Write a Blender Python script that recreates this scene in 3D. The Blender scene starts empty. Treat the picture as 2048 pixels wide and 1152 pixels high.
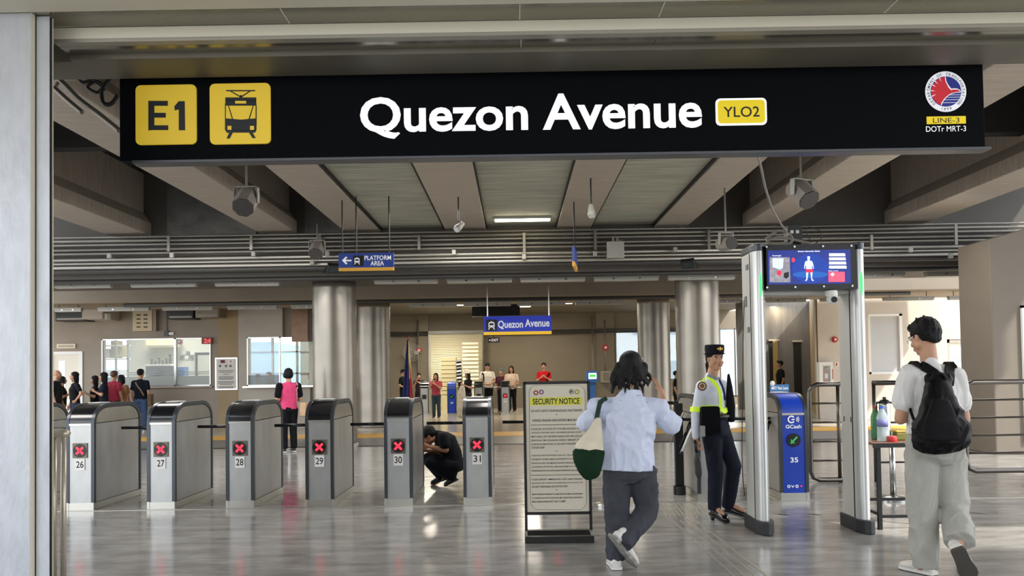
import bpy, math, random
import numpy as np
from mathutils import Vector, Matrix, noise
from mathutils.bvhtree import BVHTree
PI = math.pi
random.seed(7)
S = bpy.context.scene
COL = S.collection

# ------------------------------------------------------------------ camera, world, lights, exposure
F, CX, CY = 1550.0, 1024.0, 705.0
CAM_H = 1.41
cam_d = bpy.data.cameras.new('camera')
cam_d.sensor_width = 36.0
cam_d.lens = F / 2048 * 36.0
cam_d.shift_y = (CY - 576) / 2048
cam_d.clip_start = 0.05
cam_d.clip_end = 500
cam = bpy.data.objects.new('camera', cam_d)
COL.objects.link(cam)
M3 = Matrix.Rotation(0.0039, 3, 'Z') @ Matrix.Rotation(PI/2 + 0.026, 3, 'X') @ Matrix.Rotation(-0.0152, 3, 'Z')
cam.matrix_world = Matrix.Translation((0, 0, CAM_H)) @ M3.to_4x4()
S.camera = cam

def W(px, py, Y):
    """world point seen at photo pixel (px, py) on the plane y = Y"""
    d = M3 @ Vector(((px - CX)/F, -(py - CY)/F, -1))
    return Vector((0, 0, CAM_H)) + d * (Y / d.y)
def G(px, py, z=0.0):
    """point of the floor seen at photo pixel"""
    d = M3 @ Vector(((px - CX)/F, -(py - CY)/F, -1))
    return Vector((0, 0, CAM_H)) + d * ((z - CAM_H) / d.z)

S.view_settings.view_transform = 'Standard'
S.view_settings.look = 'None'
S.view_settings.gamma = 1
S.view_settings.use_curve_mapping = False
S.view_settings.exposure = 0.6

world = bpy.data.worlds.new('sky')
S.world = world
world.use_nodes = True
wn = world.node_tree.nodes; wl = world.node_tree.links
bg = wn['Background']
bg.inputs['Strength'].default_value = 2.5
wtc = wn.new('ShaderNodeTexCoord'); wsep = wn.new('ShaderNodeSeparateXYZ'); wr = wn.new('ShaderNodeValToRGB')
wl.new(wtc.outputs['Generated'], wsep.inputs[0]); wl.new(wsep.outputs['Z'], wr.inputs[0]); wl.new(wr.outputs[0], bg.inputs[0])
e = wr.color_ramp.elements
e[0].position = 0.0; e[0].color = (.86, .88, .90, 1)
e[1].position = 0.6; e[1].color = (.78, .86, 1.0, 1)

def area_light(name, loc, size, power, color, rot, size_y=None):
    l = bpy.data.lights.new(name, 'AREA'); l.energy = power; l.color = color
    l.shape = 'RECTANGLE'; l.size = size; l.size_y = size_y or size
    o = bpy.data.objects.new(name, l); o.location = loc; o.rotation_euler = rot; COL.objects.link(o); return o
sun_d = bpy.data.lights.new('sun', 'SUN'); sun_d.energy = 4.5; sun_d.angle = 0.03; sun_d.color = (1, .95, .86)
sun = bpy.data.objects.new('sun', sun_d); COL.objects.link(sun)
sun.rotation_euler = Vector((-.55, .42, -.8)).to_track_quat('-Z', 'Y').to_euler()   # from the right, a little behind the camera
sun.location = (20, -10, 20)

for x, y in ((-7, 6.5), (-5.7, 12.2), (5.6, 12.2), (7, 6.5), (.3, 9.0), (-.8, 12.5)):      # fill lights added to brighten the hall, with no fixtures of their own
    area_light('hall_lamp_and_fill', (x, y, 3.9), 1.6, 75, (1, .96, .9), (0, 0, 0))
for x, y, p in ((-3.2, 24, 50), (.5, 24.5, 60), (4.2, 24.5, 45), (-3.0, 28, 90), (.8, 28.5, 40), (-9, 19.5, 0), (-8.5, 23.4, 60), (-11, 23.4, 60), (-6.8, 23.2, 50)):
    if p: area_light('hall_lamp_and_fill', (x, y, 3.6), 1.0, p, (1, .9, .75) if x > -4 else (1, .98, .92), (0, 0, 0))
# ------------------------------------------------------------------ materials
def srgb(h):
    if isinstance(h, str):
        h = h.lstrip('#'); c = [int(h[i:i+2], 16)/255 for i in (0, 2, 4)]
    else: c = list(h)
    return tuple((x/12.92 if x <= .04045 else ((x+.055)/1.055)**2.4) for x in c) + (1,)
MATS = {}
def mat(name, col, rough=.5, metal=0.0, emit=0.0, noise_amt=0.0, nscale=6.0, bump=0.0, bscale=40.0, stretch=(1, 1, 1), alpha=None,
        trans=0.0, spec=None, coat=0.0, col2=None, aniso=0.0, rnoise=0.0, ecol=None):
    if name in MATS: return MATS[name]
    m = bpy.data.materials.new(name); m.use_nodes = True
    N = m.node_tree.nodes; L = m.node_tree.links; b = N['Principled BSDF']
    c = srgb(col)
    b.inputs['Base Color'].default_value = c
    b.inputs['Roughness'].default_value = rough
    b.inputs['Metallic'].default_value = metal
    if spec is not None: b.inputs['Specular IOR Level'].default_value = spec
    if coat: b.inputs['Coat Weight'].default_value = coat; b.inputs['Coat Roughness'].default_value = .08
    if trans: b.inputs['Transmission Weight'].default_value = trans; b.inputs['IOR'].default_value = 1.25
    if aniso: b.inputs['Anisotropic'].default_value = aniso
    if emit:
        b.inputs['Emission Color'].default_value = srgb(ecol) if ecol else c
        b.inputs['Emission Strength'].default_value = emit
    if alpha is not None: b.inputs['Alpha'].default_value = alpha
    tc = N.new('ShaderNodeTexCoord'); mp = N.new('ShaderNodeMapping'); mp.inputs['Scale'].default_value = stretch
    L.new(tc.outputs['Object'], mp.inputs[0])
    if noise_amt or rnoise or col2:
        nz = N.new('ShaderNodeTexNoise'); nz.inputs['Scale'].default_value = nscale; nz.inputs['Detail'].default_value = 6
        L.new(mp.outputs[0], nz.inputs['Vector'])
        rp = N.new('ShaderNodeValToRGB'); L.new(nz.outputs[0], rp.inputs[0])
        rp.color_ramp.elements[0].position = .3; rp.color_ramp.elements[1].position = .72
        d = srgb(col2) if col2 else tuple(x*(1-noise_amt) for x in c[:3]) + (1,)
        u = c if col2 else tuple(min(1, x*(1+noise_amt*.6)) for x in c[:3]) + (1,)
        rp.color_ramp.elements[0].color = d; rp.color_ramp.elements[1].color = u
        L.new(rp.outputs[0], b.inputs['Base Color'])
        if rnoise:
            mr = N.new('ShaderNodeMapRange'); mr.inputs[3].default_value = max(0, rough-rnoise); mr.inputs[4].default_value = rough+rnoise
            L.new(nz.outputs[0], mr.inputs[0]); L.new(mr.outputs[0], b.inputs['Roughness'])
    if bump:
        n2 = N.new('ShaderNodeTexNoise'); n2.inputs['Scale'].default_value = bscale; n2.inputs['Detail'].default_value = 4
        L.new(mp.outputs[0], n2.inputs['Vector'])
        bp = N.new('ShaderNodeBump'); bp.inputs['Strength'].default_value = bump; bp.inputs['Distance'].default_value = .02
        L.new(n2.outputs[0], bp.inputs['Height']); L.new(bp.outputs[0], b.inputs['Normal'])
    MATS[name] = m
    return m

# ------------------------------------------------------------------ mesh building
class MB:
    """collects shapes, builds ONE mesh object"""
    def __init__(s): s.v = []; s.f = []; s.m = []
    def add(s, vs, fs, mi=0):
        o = len(s.v); s.v += [tuple(v) for v in vs]; s.f += [tuple(i+o for i in f) for f in fs]; s.m += [mi]*len(fs); return s
    def box(s, x0, x1, y0, y1, z0, z1, mi=0):
        return s.add([(x0,y0,z0),(x1,y0,z0),(x1,y1,z0),(x0,y1,z0),(x0,y0,z1),(x1,y0,z1),(x1,y1,z1),(x0,y1,z1)],
                     [(0,3,2,1),(4,5,6,7),(0,1,5,4),(1,2,6,5),(2,3,7,6),(3,0,4,7)], mi)
    def obox(s, c, ax, ay, az, mi=0):
        c = Vector(c); ax = Vector(ax); ay = Vector(ay); az = Vector(az)
        vs = [c + i*ax + j*ay + k*az for k in (-1, 1) for (i, j) in ((-1,-1),(1,-1),(1,1),(-1,1))]
        return s.add(vs, [(0,3,2,1),(4,5,6,7),(0,1,5,4),(1,2,6,5),(2,3,7,6),(3,0,4,7)], mi)
    def rbox(s, x0, x1, y0, y1, z0, z1, r, mi=0, n=4, axis='y'):
        """box whose outline seen along an axis has rounded corners"""
        if axis == 'y': o = rrect(x0, x1, z0, z1, r, n); return s.prism([(a, b) for a, b in o], y0, y1, 'y', mi)
        if axis == 'z': o = rrect(x0, x1, y0, y1, r, n); return s.prism(o, z0, z1, 'z', mi)
        o = rrect(y0, y1, z0, z1, r, n); return s.prism(o, x0, x1, 'x', mi)
    def prism(s, outline, a0, a1, axis='y', mi=0):
        n = len(outline)
        def P(u, v, a): return (u, a, v) if axis == 'y' else ((u, v, a) if axis == 'z' else (a, u, v))
        vs = [P(u, v, a0) for u, v in outline] + [P(u, v, a1) for u, v in outline]
        fs = [tuple(range(n)), tuple(range(2*n-1, n-1, -1))] + [(i, i+n, (i+1) % n + n, (i+1) % n) for i in range(n)]
        return s.add(vs, fs, mi)
    def cyl(s, p0, p1, r0, r1=None, n=16, mi=0, caps=True):
        p0 = Vector(p0); p1 = Vector(p1); r1 = r0 if r1 is None else r1
        d = (p1-p0).normalized(); u = d.orthogonal().normalized(); w = d.cross(u)
        vs = [p0 + (u*math.cos(2*PI*i/n) + w*math.sin(2*PI*i/n))*r0 for i in range(n)] + [p1 + (u*math.cos(2*PI*i/n) + w*math.sin(2*PI*i/n))*r1 for i in range(n)]
        fs = [(i, (i+1) % n, (i+1) % n+n, i+n) for i in range(n)]
        if caps: fs += [tuple(range(n-1, -1, -1)), tuple(range(n, 2*n))]
        return s.add(vs, fs, mi)
    def tube(s, pts, r, n=10, mi=0):
        pts = [Vector(p) for p in pts]; m = len(pts); rs = r if isinstance(r, (list, tuple)) else [r]*m
        t0 = (pts[1]-pts[0]).normalized(); u = t0.orthogonal().normalized(); vs = []
        for k in range(m):
            t = (pts[min(k+1, m-1)] - pts[max(k-1, 0)]).normalized()
            u = (u - t*u.dot(t)).normalized(); w = t.cross(u)
            vs += [pts[k] + (u*math.cos(2*PI*i/n) + w*math.sin(2*PI*i/n))*rs[k] for i in range(n)]
        fs = [(k*n+i, k*n+(i+1) % n, (k+1)*n+(i+1) % n, (k+1)*n+i) for k in range(m-1) for i in range(n)]
        fs += [tuple(range(n-1, -1, -1)), tuple(range((m-1)*n, m*n))]
        return s.add(vs, fs, mi)
    def lathe(s, prof, c=(0, 0, 0), n=24, mi=0):
        vs = []; m = len(prof)
        for r, z in prof: vs += [(c[0]+r*math.cos(2*PI*i/n), c[1]+r*math.sin(2*PI*i/n), c[2]+z) for i in range(n)]
        fs = [(k*n+i, k*n+(i+1) % n, (k+1)*n+(i+1) % n, (k+1)*n+i) for k in range(m-1) for i in range(n)]
        fs += [tuple(range(n-1, -1, -1)), tuple(range((m-1)*n, m*n))]
        return s.add(vs, fs, mi)
    def ell(s, c, r, ax=None, n=14, m=9, mi=0):
        """ellipsoid; ax = three axis vectors"""
        c = Vector(c); ax = ax or (Vector((1,0,0)), Vector((0,1,0)), Vector((0,0,1)))
        vs = [c - ax[2]*r[2]]
        for k in range(1, m):
            a = -PI/2 + PI*k/m
            for i in range(n):
                b = 2*PI*i/n
                vs.append(c + ax[0]*(r[0]*math.cos(a)*math.cos(b)) + ax[1]*(r[1]*math.cos(a)*math.sin(b)) + ax[2]*(r[2]*math.sin(a)))
        vs.append(c + ax[2]*r[2]); t = len(vs)-1
        fs = [(0, 1+(i+1) % n, 1+i) for i in range(n)]
        for k in range(m-2): fs += [(1+k*n+i, 1+k*n+(i+1) % n, 1+(k+1)*n+(i+1) % n, 1+(k+1)*n+i) for i in range(n)]
        fs += [(t, 1+(m-2)*n+i, 1+(m-2)*n+(i+1) % n) for i in range(n)]
        return s.add(vs, fs, mi)
    def cap(s, p0, p1, r0, r1, n=14, mi=0):
        """tapered capsule"""
        p0 = Vector(p0); p1 = Vector(p1); d = p1-p0; L = d.length
        if L < 1e-5: return s.ell(p0, (r0, r0, r0), n=n, mi=mi)
        d /= L; u = d.orthogonal().normalized(); w = d.cross(u); rings = []
        for a in (-80, -50, -20): rings.append((r0*math.sin(math.radians(a)), r0*math.cos(math.radians(a))))
        rings.append((0, r0)); rings.append((L, r1))
        for a in (20, 50, 80): rings.append((L+r1*math.sin(math.radians(a)), r1*math.cos(math.radians(a))))
        vs = []
        for t, r in rings: vs += [p0 + d*t + (u*math.cos(2*PI*i/n)+w*math.sin(2*PI*i/n))*r for i in range(n)]
        m = len(rings)
        fs = [(k*n+i, k*n+(i+1) % n, (k+1)*n+(i+1) % n, (k+1)*n+i) for k in range(m-1) for i in range(n)]
        fs += [tuple(range(n-1, -1, -1)), tuple(range((m-1)*n, m*n))]
        return s.add(vs, fs, mi)
    def loft(s, pts, rs, side, n=24, mi=0, power=2.3, flat=''):
        """elliptic sections: pts centres, rs (a along side, b across), closed with domed ends"""
        pts = [Vector(p) for p in pts]; side = Vector(side).normalized(); m = len(pts); secs = []
        def fr(k):
            t = (pts[min(k+1, m-1)]-pts[max(k-1, 0)]).normalized(); u = (side - t*side.dot(t)).normalized(); return t, u, t.cross(u)
        t, u, w = fr(0); b = min(rs[0])
        if 'a' not in flat: secs += [(pts[0]-t*b*.35, rs[0][0]*.55, rs[0][1]*.55, u, w), (pts[0]-t*b*.2, rs[0][0]*.85, rs[0][1]*.85, u, w)]
        for k in range(m): t, u, w = fr(k); secs.append((pts[k], rs[k][0], rs[k][1], u, w))
        b = min(rs[-1])
        if 'b' not in flat: secs += [(pts[-1]+t*b*.2, rs[-1][0]*.85, rs[-1][1]*.85, u, w), (pts[-1]+t*b*.35, rs[-1][0]*.55, rs[-1][1]*.55, u, w)]
        vs = []
        for c, a, b, u, w in secs:
            for i in range(n):
                q = 2*PI*i/n; cc = math.cos(q); ss = math.sin(q)
                x = math.copysign(abs(cc)**(2/power), cc); y = math.copysign(abs(ss)**(2/power), ss)
                vs.append(c + u*(a*x) + w*(b*y))
        k_ = len(secs)
        fs = [(k*n+i, k*n+(i+1) % n, (k+1)*n+(i+1) % n, (k+1)*n+i) for k in range(k_-1) for i in range(n)]
        fs += [tuple(range(n-1, -1, -1)), tuple(range((k_-1)*n, k_*n))]
        return s.add(vs, fs, mi)
    def text(s, body, x0, x1, z0, z1, y, mi=0, bold=0.0, ax='y', keep=True, align='C', spacing=1.0, thick=.0015):
        """lettering fitted in the box x0..x1, z0..z1 on the plane y, read from -y"""
        vs, fs = glyphs(body, bold, spacing)
        if not vs: return s
        X = [v[0] for v in vs]; Z = [v[1] for v in vs]
        w = max(X)-min(X) or 1; h = max(Z)-min(Z) or 1
        sx = (x1-x0)/w; sz = (z1-z0)/h
        out = [(x0+(v[0]-min(X))*sx, y, z0+(v[1]-min(Z))*sz) for v in vs]
        return s.add(out, fs, mi)
    def build(s, name, mats, parent=None, smooth=False, bevel=0.0, world=False, fuse=False, auto=None):
        me = bpy.data.meshes.new(name)
        vs = s.v
        if world and parent is not None:
            inv = chain(parent).inverted(); vs = [tuple(inv @ Vector(v)) for v in vs]
        me.from_pydata(vs, [], s.f)
        if not isinstance(mats, (list, tuple)): mats = [mats]
        for m in mats: me.materials.append(m)
        me.polygons.foreach_set('material_index', s.m)
        if smooth: me.polygons.foreach_set('use_smooth', [True]*len(s.f))
        me.update()
        o = bpy.data.objects.new(name, me); COL.objects.link(o)
        if parent is not None: o.parent = parent
        if bevel:
            b = o.modifiers.new('bevel', 'BEVEL'); b.width = bevel; b.segments = 2; b.limit_method = 'ANGLE'; b.angle_limit = math.radians(40)
        if auto is not None: shade_auto(me, auto)
        return o

def shade_auto(me, ang):
    me.polygons.foreach_set('use_smooth', [True]*len(me.polygons))
    try: me.set_sharp_from_angle(angle=math.radians(ang))
    except Exception: pass

_G = {}
def glyphs(body, bold=0.0, spacing=1.0):
    key = (body, bold, spacing)
    if key in _G: return _G[key]
    cu = bpy.data.curves.new('t', 'FONT'); cu.body = body; cu.offset = bold; cu.space_character = spacing; cu.resolution_u = 4; cu.fill_mode = 'FRONT'
    o = bpy.data.objects.new('t', cu); COL.objects.link(o)
    dg = bpy.context.evaluated_depsgraph_get(); me = bpy.data.meshes.new_from_object(o.evaluated_get(dg))
    r = ([tuple(v.co) for v in me.vertices], [tuple(p.vertices) for p in me.polygons])
    bpy.data.objects.remove(o); bpy.data.curves.remove(cu); bpy.data.meshes.remove(me)
    _G[key] = r
    return r

def rrect(x0, x1, z0, z1, r, n=5):
    o = []
    for cx, cz, a in ((x1-r, z1-r, 0), (x0+r, z1-r, 90), (x0+r, z0+r, 180), (x1-r, z0+r, 270)):
        for k in range(n+1):
            t = math.radians(a + 90*k/n); o.append((cx+r*math.cos(t), cz+r*math.sin(t)))
    return o
def chain(o):
    m = Matrix.Identity(4)
    while o is not None: m = o.matrix_basis @ m; o = o.parent
    return m
def thing(name, label, cat, loc=(0,0,0), rz=0.0, group=None):
    o = bpy.data.objects.new(name, None); COL.objects.link(o); o.empty_display_size = .1
    o.location = loc; o.rotation_euler = (0, 0, rz); o['label'] = label; o['category'] = cat
    if group: o['group'] = group
    return o
def tag(o, label, cat, group=None, kind=None):
    o['label'] = label; o['category'] = cat
    if group: o['group'] = group
    if kind: o['kind'] = kind
    return o
def struct(name, mb, mats, **k):
    o = mb.build(name, mats, **k); o['kind'] = 'structure'; return o
def copy_tree(o, parent=None):
    c = o.copy(); COL.objects.link(c); c.parent = parent
    for ch in o.children: copy_tree(ch, c)
    return c
def curve_pts(P, n=8):
    """smooth (Catmull-Rom) points through P"""
    P = [Vector(p) for p in P]; out = []
    for i in range(len(P)-1):
        a, b, c, d = P[max(i-1, 0)], P[i], P[i+1], P[min(i+2, len(P)-1)]
        for k in range(n):
            t = k/n; out.append(.5*((2*b)+(c-a)*t+(2*a-5*b+4*c-d)*t*t+(3*b-a-3*c+d)*t**3))
    out.append(P[-1]); return out
# ------------------------------------------------------------------ palette
m_silver = mat('brushed_silver_cladding', '#b9bcc2', .38, .35, noise_amt=.12, nscale=14, bump=.12, bscale=60, stretch=(1,1,.35))
m_cream = mat('cream_trim', '#d6d0bd', .45)
m_softit = mat('soffit_metal', '#8b8779', .22, .6, noise_amt=.12, nscale=2, bump=.06, bscale=3, stretch=(.4,1,1))
m_softrough = mat('soffit_painted', '#6d685c', .5, .2, noise_amt=.15, nscale=2.5, bump=.1, bscale=5)
m_dark = mat('dark_gap', '#14130f', .6)
m_conc = mat('beam_concrete', '#b0a597', .4, noise_amt=.18, nscale=3, stretch=(1,6,1), bump=.05, bscale=20, rnoise=.08)
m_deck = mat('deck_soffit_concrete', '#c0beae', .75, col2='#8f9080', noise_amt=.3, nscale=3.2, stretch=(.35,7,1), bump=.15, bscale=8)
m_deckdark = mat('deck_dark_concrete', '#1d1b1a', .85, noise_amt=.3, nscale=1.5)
m_xbeam = mat('cross_beam_paint', '#524d47', .6, noise_amt=.1, nscale=2)
m_xbeam2 = mat('cross_beam_beige_paint', '#8c8171', .7, noise_amt=.08, nscale=2)
m_wall = mat('taupe_wall_paint', '#94897a', .6, noise_amt=.1, nscale=1.6, bump=.25, bscale=3)
m_walll = mat('light_wall_paint', '#b2a99c', .5, noise_amt=.08, nscale=1.6, bump=.2, bscale=3)
m_walltan = mat('tan_wall_paint', '#a08a66', .6, noise_amt=.1, nscale=2)
m_wallfar = mat('far_brown_wall_paint', '#857a67', .6, noise_amt=.07, nscale=1.2)
m_wallgloss = mat('glossy_grey_wall_paint', '#6d6a66', .28, noise_amt=.2, nscale=2, stretch=(3,3,.4), bump=.5, bscale=5)
m_wallsun = mat('pale_concrete_wall', '#cbc1b3', .7, noise_amt=.1, nscale=1.4, bump=.3, bscale=3)
m_pier = mat('pier_wall_paint', '#72695d', .7, noise_amt=.06, nscale=2)
m_black = mat('black_plastic', '#121316', .35)
m_blackm = mat('black_metal', '#17181a', .4, .3)
m_white = mat('white_paint', '#e8e8e4', .4)
m_steel = mat('stainless_steel', '#b4b4b0', .24, 1.0, noise_amt=.08, nscale=3)
m_column = mat('silver_column_paint', '#958f85', .34, .75, noise_amt=.14, nscale=1.3, bump=.10, bscale=2.0, stretch=(1,1,.5))
m_pipe = mat('galvanised_pipe', '#817d74', .4, .5, noise_amt=.15, nscale=2)
m_pipedark = mat('dark_cable_trunk', '#34322f', .6)
m_glass = mat('clear_glass', '#dfe9ea', .02, alpha=.22, spec=.7)
m_frost = mat('frosted_film', '#b9bfba', .5, alpha=.75)
m_yellow = mat('yellow_tactile', '#e0a520', .45)
m_red = mat('red_paint', '#b5232a', .4)
m_reddot = mat('red_led', '#ff3348', .4, emit=.8)
m_green = mat('green_led', '#3be06a', .4, emit=1.0)
m_tube = mat('lamp_tube_cover', '#a5a197', .3, spec=.6)
m_lampon = mat('lit_lamp', '#fff3cf', .5, emit=9.0)
m_paper = mat('white_label', '#eceae6', .6)
m_ink = mat('printed_black', '#15161a', .6)
m_inkw = mat('printed_white', '#f2f3f5', .5, emit=.12)
m_wire = mat('grey_cable', '#8a867e', .5)
m_wireblk = mat('black_cable', '#191919', .5)
m_beigebox = mat('beige_box', '#cdbb98', .5)
m_greybox = mat('grey_junction_box', '#9a9a92', .45)

def floor_material():
    m = bpy.data.materials.new('polished_grey_floor'); m.use_nodes = True
    N = m.node_tree.nodes; L = m.node_tree.links; b = N['Principled BSDF']
    tc = N.new('ShaderNodeTexCoord'); mp = N.new('ShaderNodeMapping'); mp.inputs['Scale'].default_value = (.7, 2.2, 1)
    L.new(tc.outputs['Object'], mp.inputs[0])
    n1 = N.new('ShaderNodeTexNoise'); n1.inputs['Scale'].default_value = 3.0; n1.inputs['Detail'].default_value = 10; n1.inputs['Roughness'].default_value = .65
    L.new(mp.outputs[0], n1.inputs['Vector'])
    r = N.new('ShaderNodeValToRGB'); L.new(n1.outputs[0], r.inputs[0])
    r.color_ramp.elements[0].position = .32; r.color_ramp.elements[0].color = srgb('#75736f')
    r.color_ramp.elements[1].position = .7; r.color_ramp.elements[1].color = srgb('#a3a09c')
    n2 = N.new('ShaderNodeTexNoise'); n2.inputs['Scale'].default_value = 120; L.new(tc.outputs['Object'], n2.inputs['Vector'])
    mx = N.new('ShaderNodeMixRGB'); mx.blend_type = 'OVERLAY'; mx.inputs[0].default_value = .25
    L.new(r.outputs[0], mx.inputs[1]); L.new(n2.outputs[0], mx.inputs[2]); L.new(mx.outputs[0], b.inputs['Base Color'])
    mr = N.new('ShaderNodeMapRange'); mr.inputs[3].default_value = .09; mr.inputs[4].default_value = .24
    L.new(n1.outputs[0], mr.inputs[0]); L.new(mr.outputs[0], b.inputs['Roughness'])
    b.inputs['Specular IOR Level'].default_value = .6
    n3 = N.new('ShaderNodeTexNoise'); n3.inputs['Scale'].default_value = 1.6; n3.inputs['Detail'].default_value = 3; L.new(mp.outputs[0], n3.inputs['Vector'])
    bp = N.new('ShaderNodeBump'); bp.inputs['Strength'].default_value = .06; bp.inputs['Distance'].default_value = .03
    L.new(n3.outputs[0], bp.inputs['Height']); L.new(bp.outputs[0], b.inputs['Normal'])
    return m
m_floor = floor_material()
# ------------------------------------------------------------------ floor
struct('floor', MB().box(-22, 26, -8, 60, -.3, 0), m_floor)
struct('ground', MB().box(-70, 70, -60, 90, -.5, -.3), mat('pale_street_concrete', '#b8b2a6', .8))
GX = .08
# far floor strip lines (dark drain slot, dark band, yellow safety band)
struct('trim_1', MB().box(-20, 20, 15.25, 15.45, 0, .004), mat('black_slot', '#0b0c10', .5))
struct('trim_2', MB().box(-20, 20, 15.45, 17.35, 0, .005), mat('grey_granite_band', '#6a6660', .35, noise_amt=.1, nscale=6))
struct('trim_3', MB().box(-20, 20, 17.35, 18.5, 0, .010), m_yellow)
mpl = mat('cream_platform_tiles', '#b7ae9b', .2, noise_amt=.1, nscale=2, spec=.7)
struct('trim_4', MB().box(-20, 20, 18.5, 31, 0, .006), mpl)
# gate line threshold strip
struct('trim_5', MB().box(-7, 14, 8.30, 8.36, 0, .004), mat('brass_threshold', '#b0aca2', .3, .7))

# ------------------------------------------------------------------ ceiling: decks and beams
ZB = 4.05; YF = 14.27
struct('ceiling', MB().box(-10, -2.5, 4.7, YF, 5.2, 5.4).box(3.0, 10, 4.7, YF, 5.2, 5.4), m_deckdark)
mb = MB().box(-2.6, 3.1, 4.7, YF, ZB+.07, ZB+.5)
struct('ceiling_deck', mb, m_deck)
beams = [(-7.45, -6.7, .95), (-4.68, -4.0, .95), (-3.1, -2.45, .95), (-1.25, -.5, .06), (.8, 1.43, .06), (2.6, 3.2, .95), (4.24, 4.86, .95), (6.85, 7.6, .95)]
ti = 6
for a, b, h in beams:
    mb = MB()
    if h > .5:
        # girder with a bottom flange that leans out to a thinner web
        o = [(a, ZB), (b, ZB), (b, ZB+.22), (b-.14, ZB+.42), (b-.14, 5.25), (a+.14, 5.25), (a+.14, ZB+.42), (a, ZB+.22)]
    else: o = [(a, ZB), (b, ZB), (b, ZB+.1), (a, ZB+.1)]
    mb.prism(o, 4.7, YF, 'y')
    struct('trim_%d' % ti, mb, m_conc, bevel=.012); ti += 1
# dark joint lines along the centre strips
for x in (-1.27, -.49, .79, 1.44, -2.43, 2.58):
    struct('trim_%d' % ti, MB().box(x-.012, x+.012, 4.7, YF, ZB+.02, ZB+.075), m_dark); ti += 1
# diaphragm between the side girders
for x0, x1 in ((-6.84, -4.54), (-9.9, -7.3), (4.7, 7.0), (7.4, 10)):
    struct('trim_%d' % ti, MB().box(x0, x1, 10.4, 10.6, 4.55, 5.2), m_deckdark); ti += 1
# cross beam one above the near columns
struct('trim_%d' % ti, MB().box(-11, 11, YF, 16.1, 3.25, 5.4), m_xbeam, bevel=.03); ti += 1
# cross beam two above the far columns
struct('trim_%d' % ti, MB().box(-14, 11.8, 18.7, 20.7, 3.24, 4.6), m_xbeam2, bevel=.03); ti += 1
# deck between the two cross beams and over the far hall
struct('ceiling_far', MB().box(-12, 7, 16.1, 18.7, 4.4, 4.6).box(-16, 8.6, 20.7, 33, 3.75, 3.95), mat('far_ceiling_paint', '#6b6355', .6, noise_amt=.2, nscale=1.5))

# ------------------------------------------------------------------ portal frame the camera looks through
D0, D1 = 4.0, 4.174
def zc(y, d): return CAM_H + (745 - y)/F*d
z1 = zc(0, D0)
xl = W(105, 600, 4.17).x
t = MB().box(-4.5, 5.5, D0-.25, D0+.0, z1, z1+1.2); struct('trim_%d' % ti, t, m_cream, bevel=.004); ti += 1           # front fascia
t = MB().box(-4.5, 5.5, D0, D1, z1, z1+.08); struct('trim_%d' % ti, t, m_softit); ti += 1                       # soffit one
z2 = zc(63, D1)
t = MB().box(xl+.0, 5.5, D1, D1+.05, z2+.02, z1-.004); struct('trim_%d' % ti, t, m_cream, bevel=.003); ti += 1             # cream shutter bar
t = MB().box(xl+.0, 5.5, D1-.004, D1+.055, z2, z2+.02); struct('trim_%d' % ti, t, mat('grey_lip', '#a39e92', .4, .3), bevel=.003); ti += 1
t = MB().box(xl+.0, 5.5, D1+.055, 4.33, z2, z2+.06); struct('trim_%d' % ti, t, mat('polished_soffit', '#9a968b', .2, .8, noise_amt=.08, nscale=1.5)); ti += 1
z3 = zc(98, 4.33)
t = MB().box(xl+.0, 5.5, 4.33, 4.36, z3, z2+.06); struct('trim_%d' % ti, t, m_softrough); ti += 1
t = MB().box(xl-.4, 5.5, 4.36, 4.62, z3, z3+.1); struct('trim_%d' % ti, t, m_softrough); ti += 1
t = MB().box(-4.5, 5.5, 4.5, 4.7, z3+.1, 5.4); struct('trim_%d' % ti, t, m_softrough); ti += 1
# seams of the soffit panels
for px in (1040, 1330, 560, 1800):
    x0 = W(px, 20, D0).x
    struct('trim_%d' % ti, MB().box(x0-.002, x0+.002, D0, D1-.002, z1-.001, z1+.01), m_white); ti += 1
for px in (1042, 1312):
    x0 = W(px, 75, 4.25).x
    struct('trim_%d' % ti, MB().box(x0-.0015, x0+.0015, D1+.056, 4.329, z2-.001, z2+.01), m_dark if px > 1100 else m_white); ti += 1
# left jamb: silver cladding panel, cream edge, guide rail
xa = W(-60, 600, D0).x; xb = W(61, 600, D0).x; xb2 = W(69, 600, D0+.03).x
struct('trim_%d' % ti, MB().box(xa-2.2, xb, D0, D0+.03, 0, z1), m_silver, bevel=.003); ti += 1
struct('trim_%d' % ti, MB().prism([(xb, D0), (xb2, D0+.035), (xb-.05, D0+.035)], 0, z1, 'z'), m_cream); ti += 1
struct('trim_%d' % ti, MB().box(xb-.3, W(76, 600, D0+.036).x, D0+.036, D0+.04, 0, z1), m_dark); ti += 1
xc = W(73, 600, 4.035).x; xd = W(99, 600, 4.035).x
struct('trim_%d' % ti, MB().box(xc, xd, 4.034, 4.038, 0, z1-.005), m_silver); ti += 1
struct('trim_%d' % ti, MB().box(xd-.1, W(103, 600, 4.042).x, 4.042, 4.045, 0, z1-.01), m_dark); ti += 1
struct('trim_%d' % ti, MB().box(xd-.1, W(106, 600, 4.05).x, 4.05, 4.054, 0, z1-.01), m_cream); ti += 1
struct('wall_left', MB().box(-4.4, W(98, 600, 4.5).x, 4.3, 4.5, 0, 5.4), m_softrough)

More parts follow.
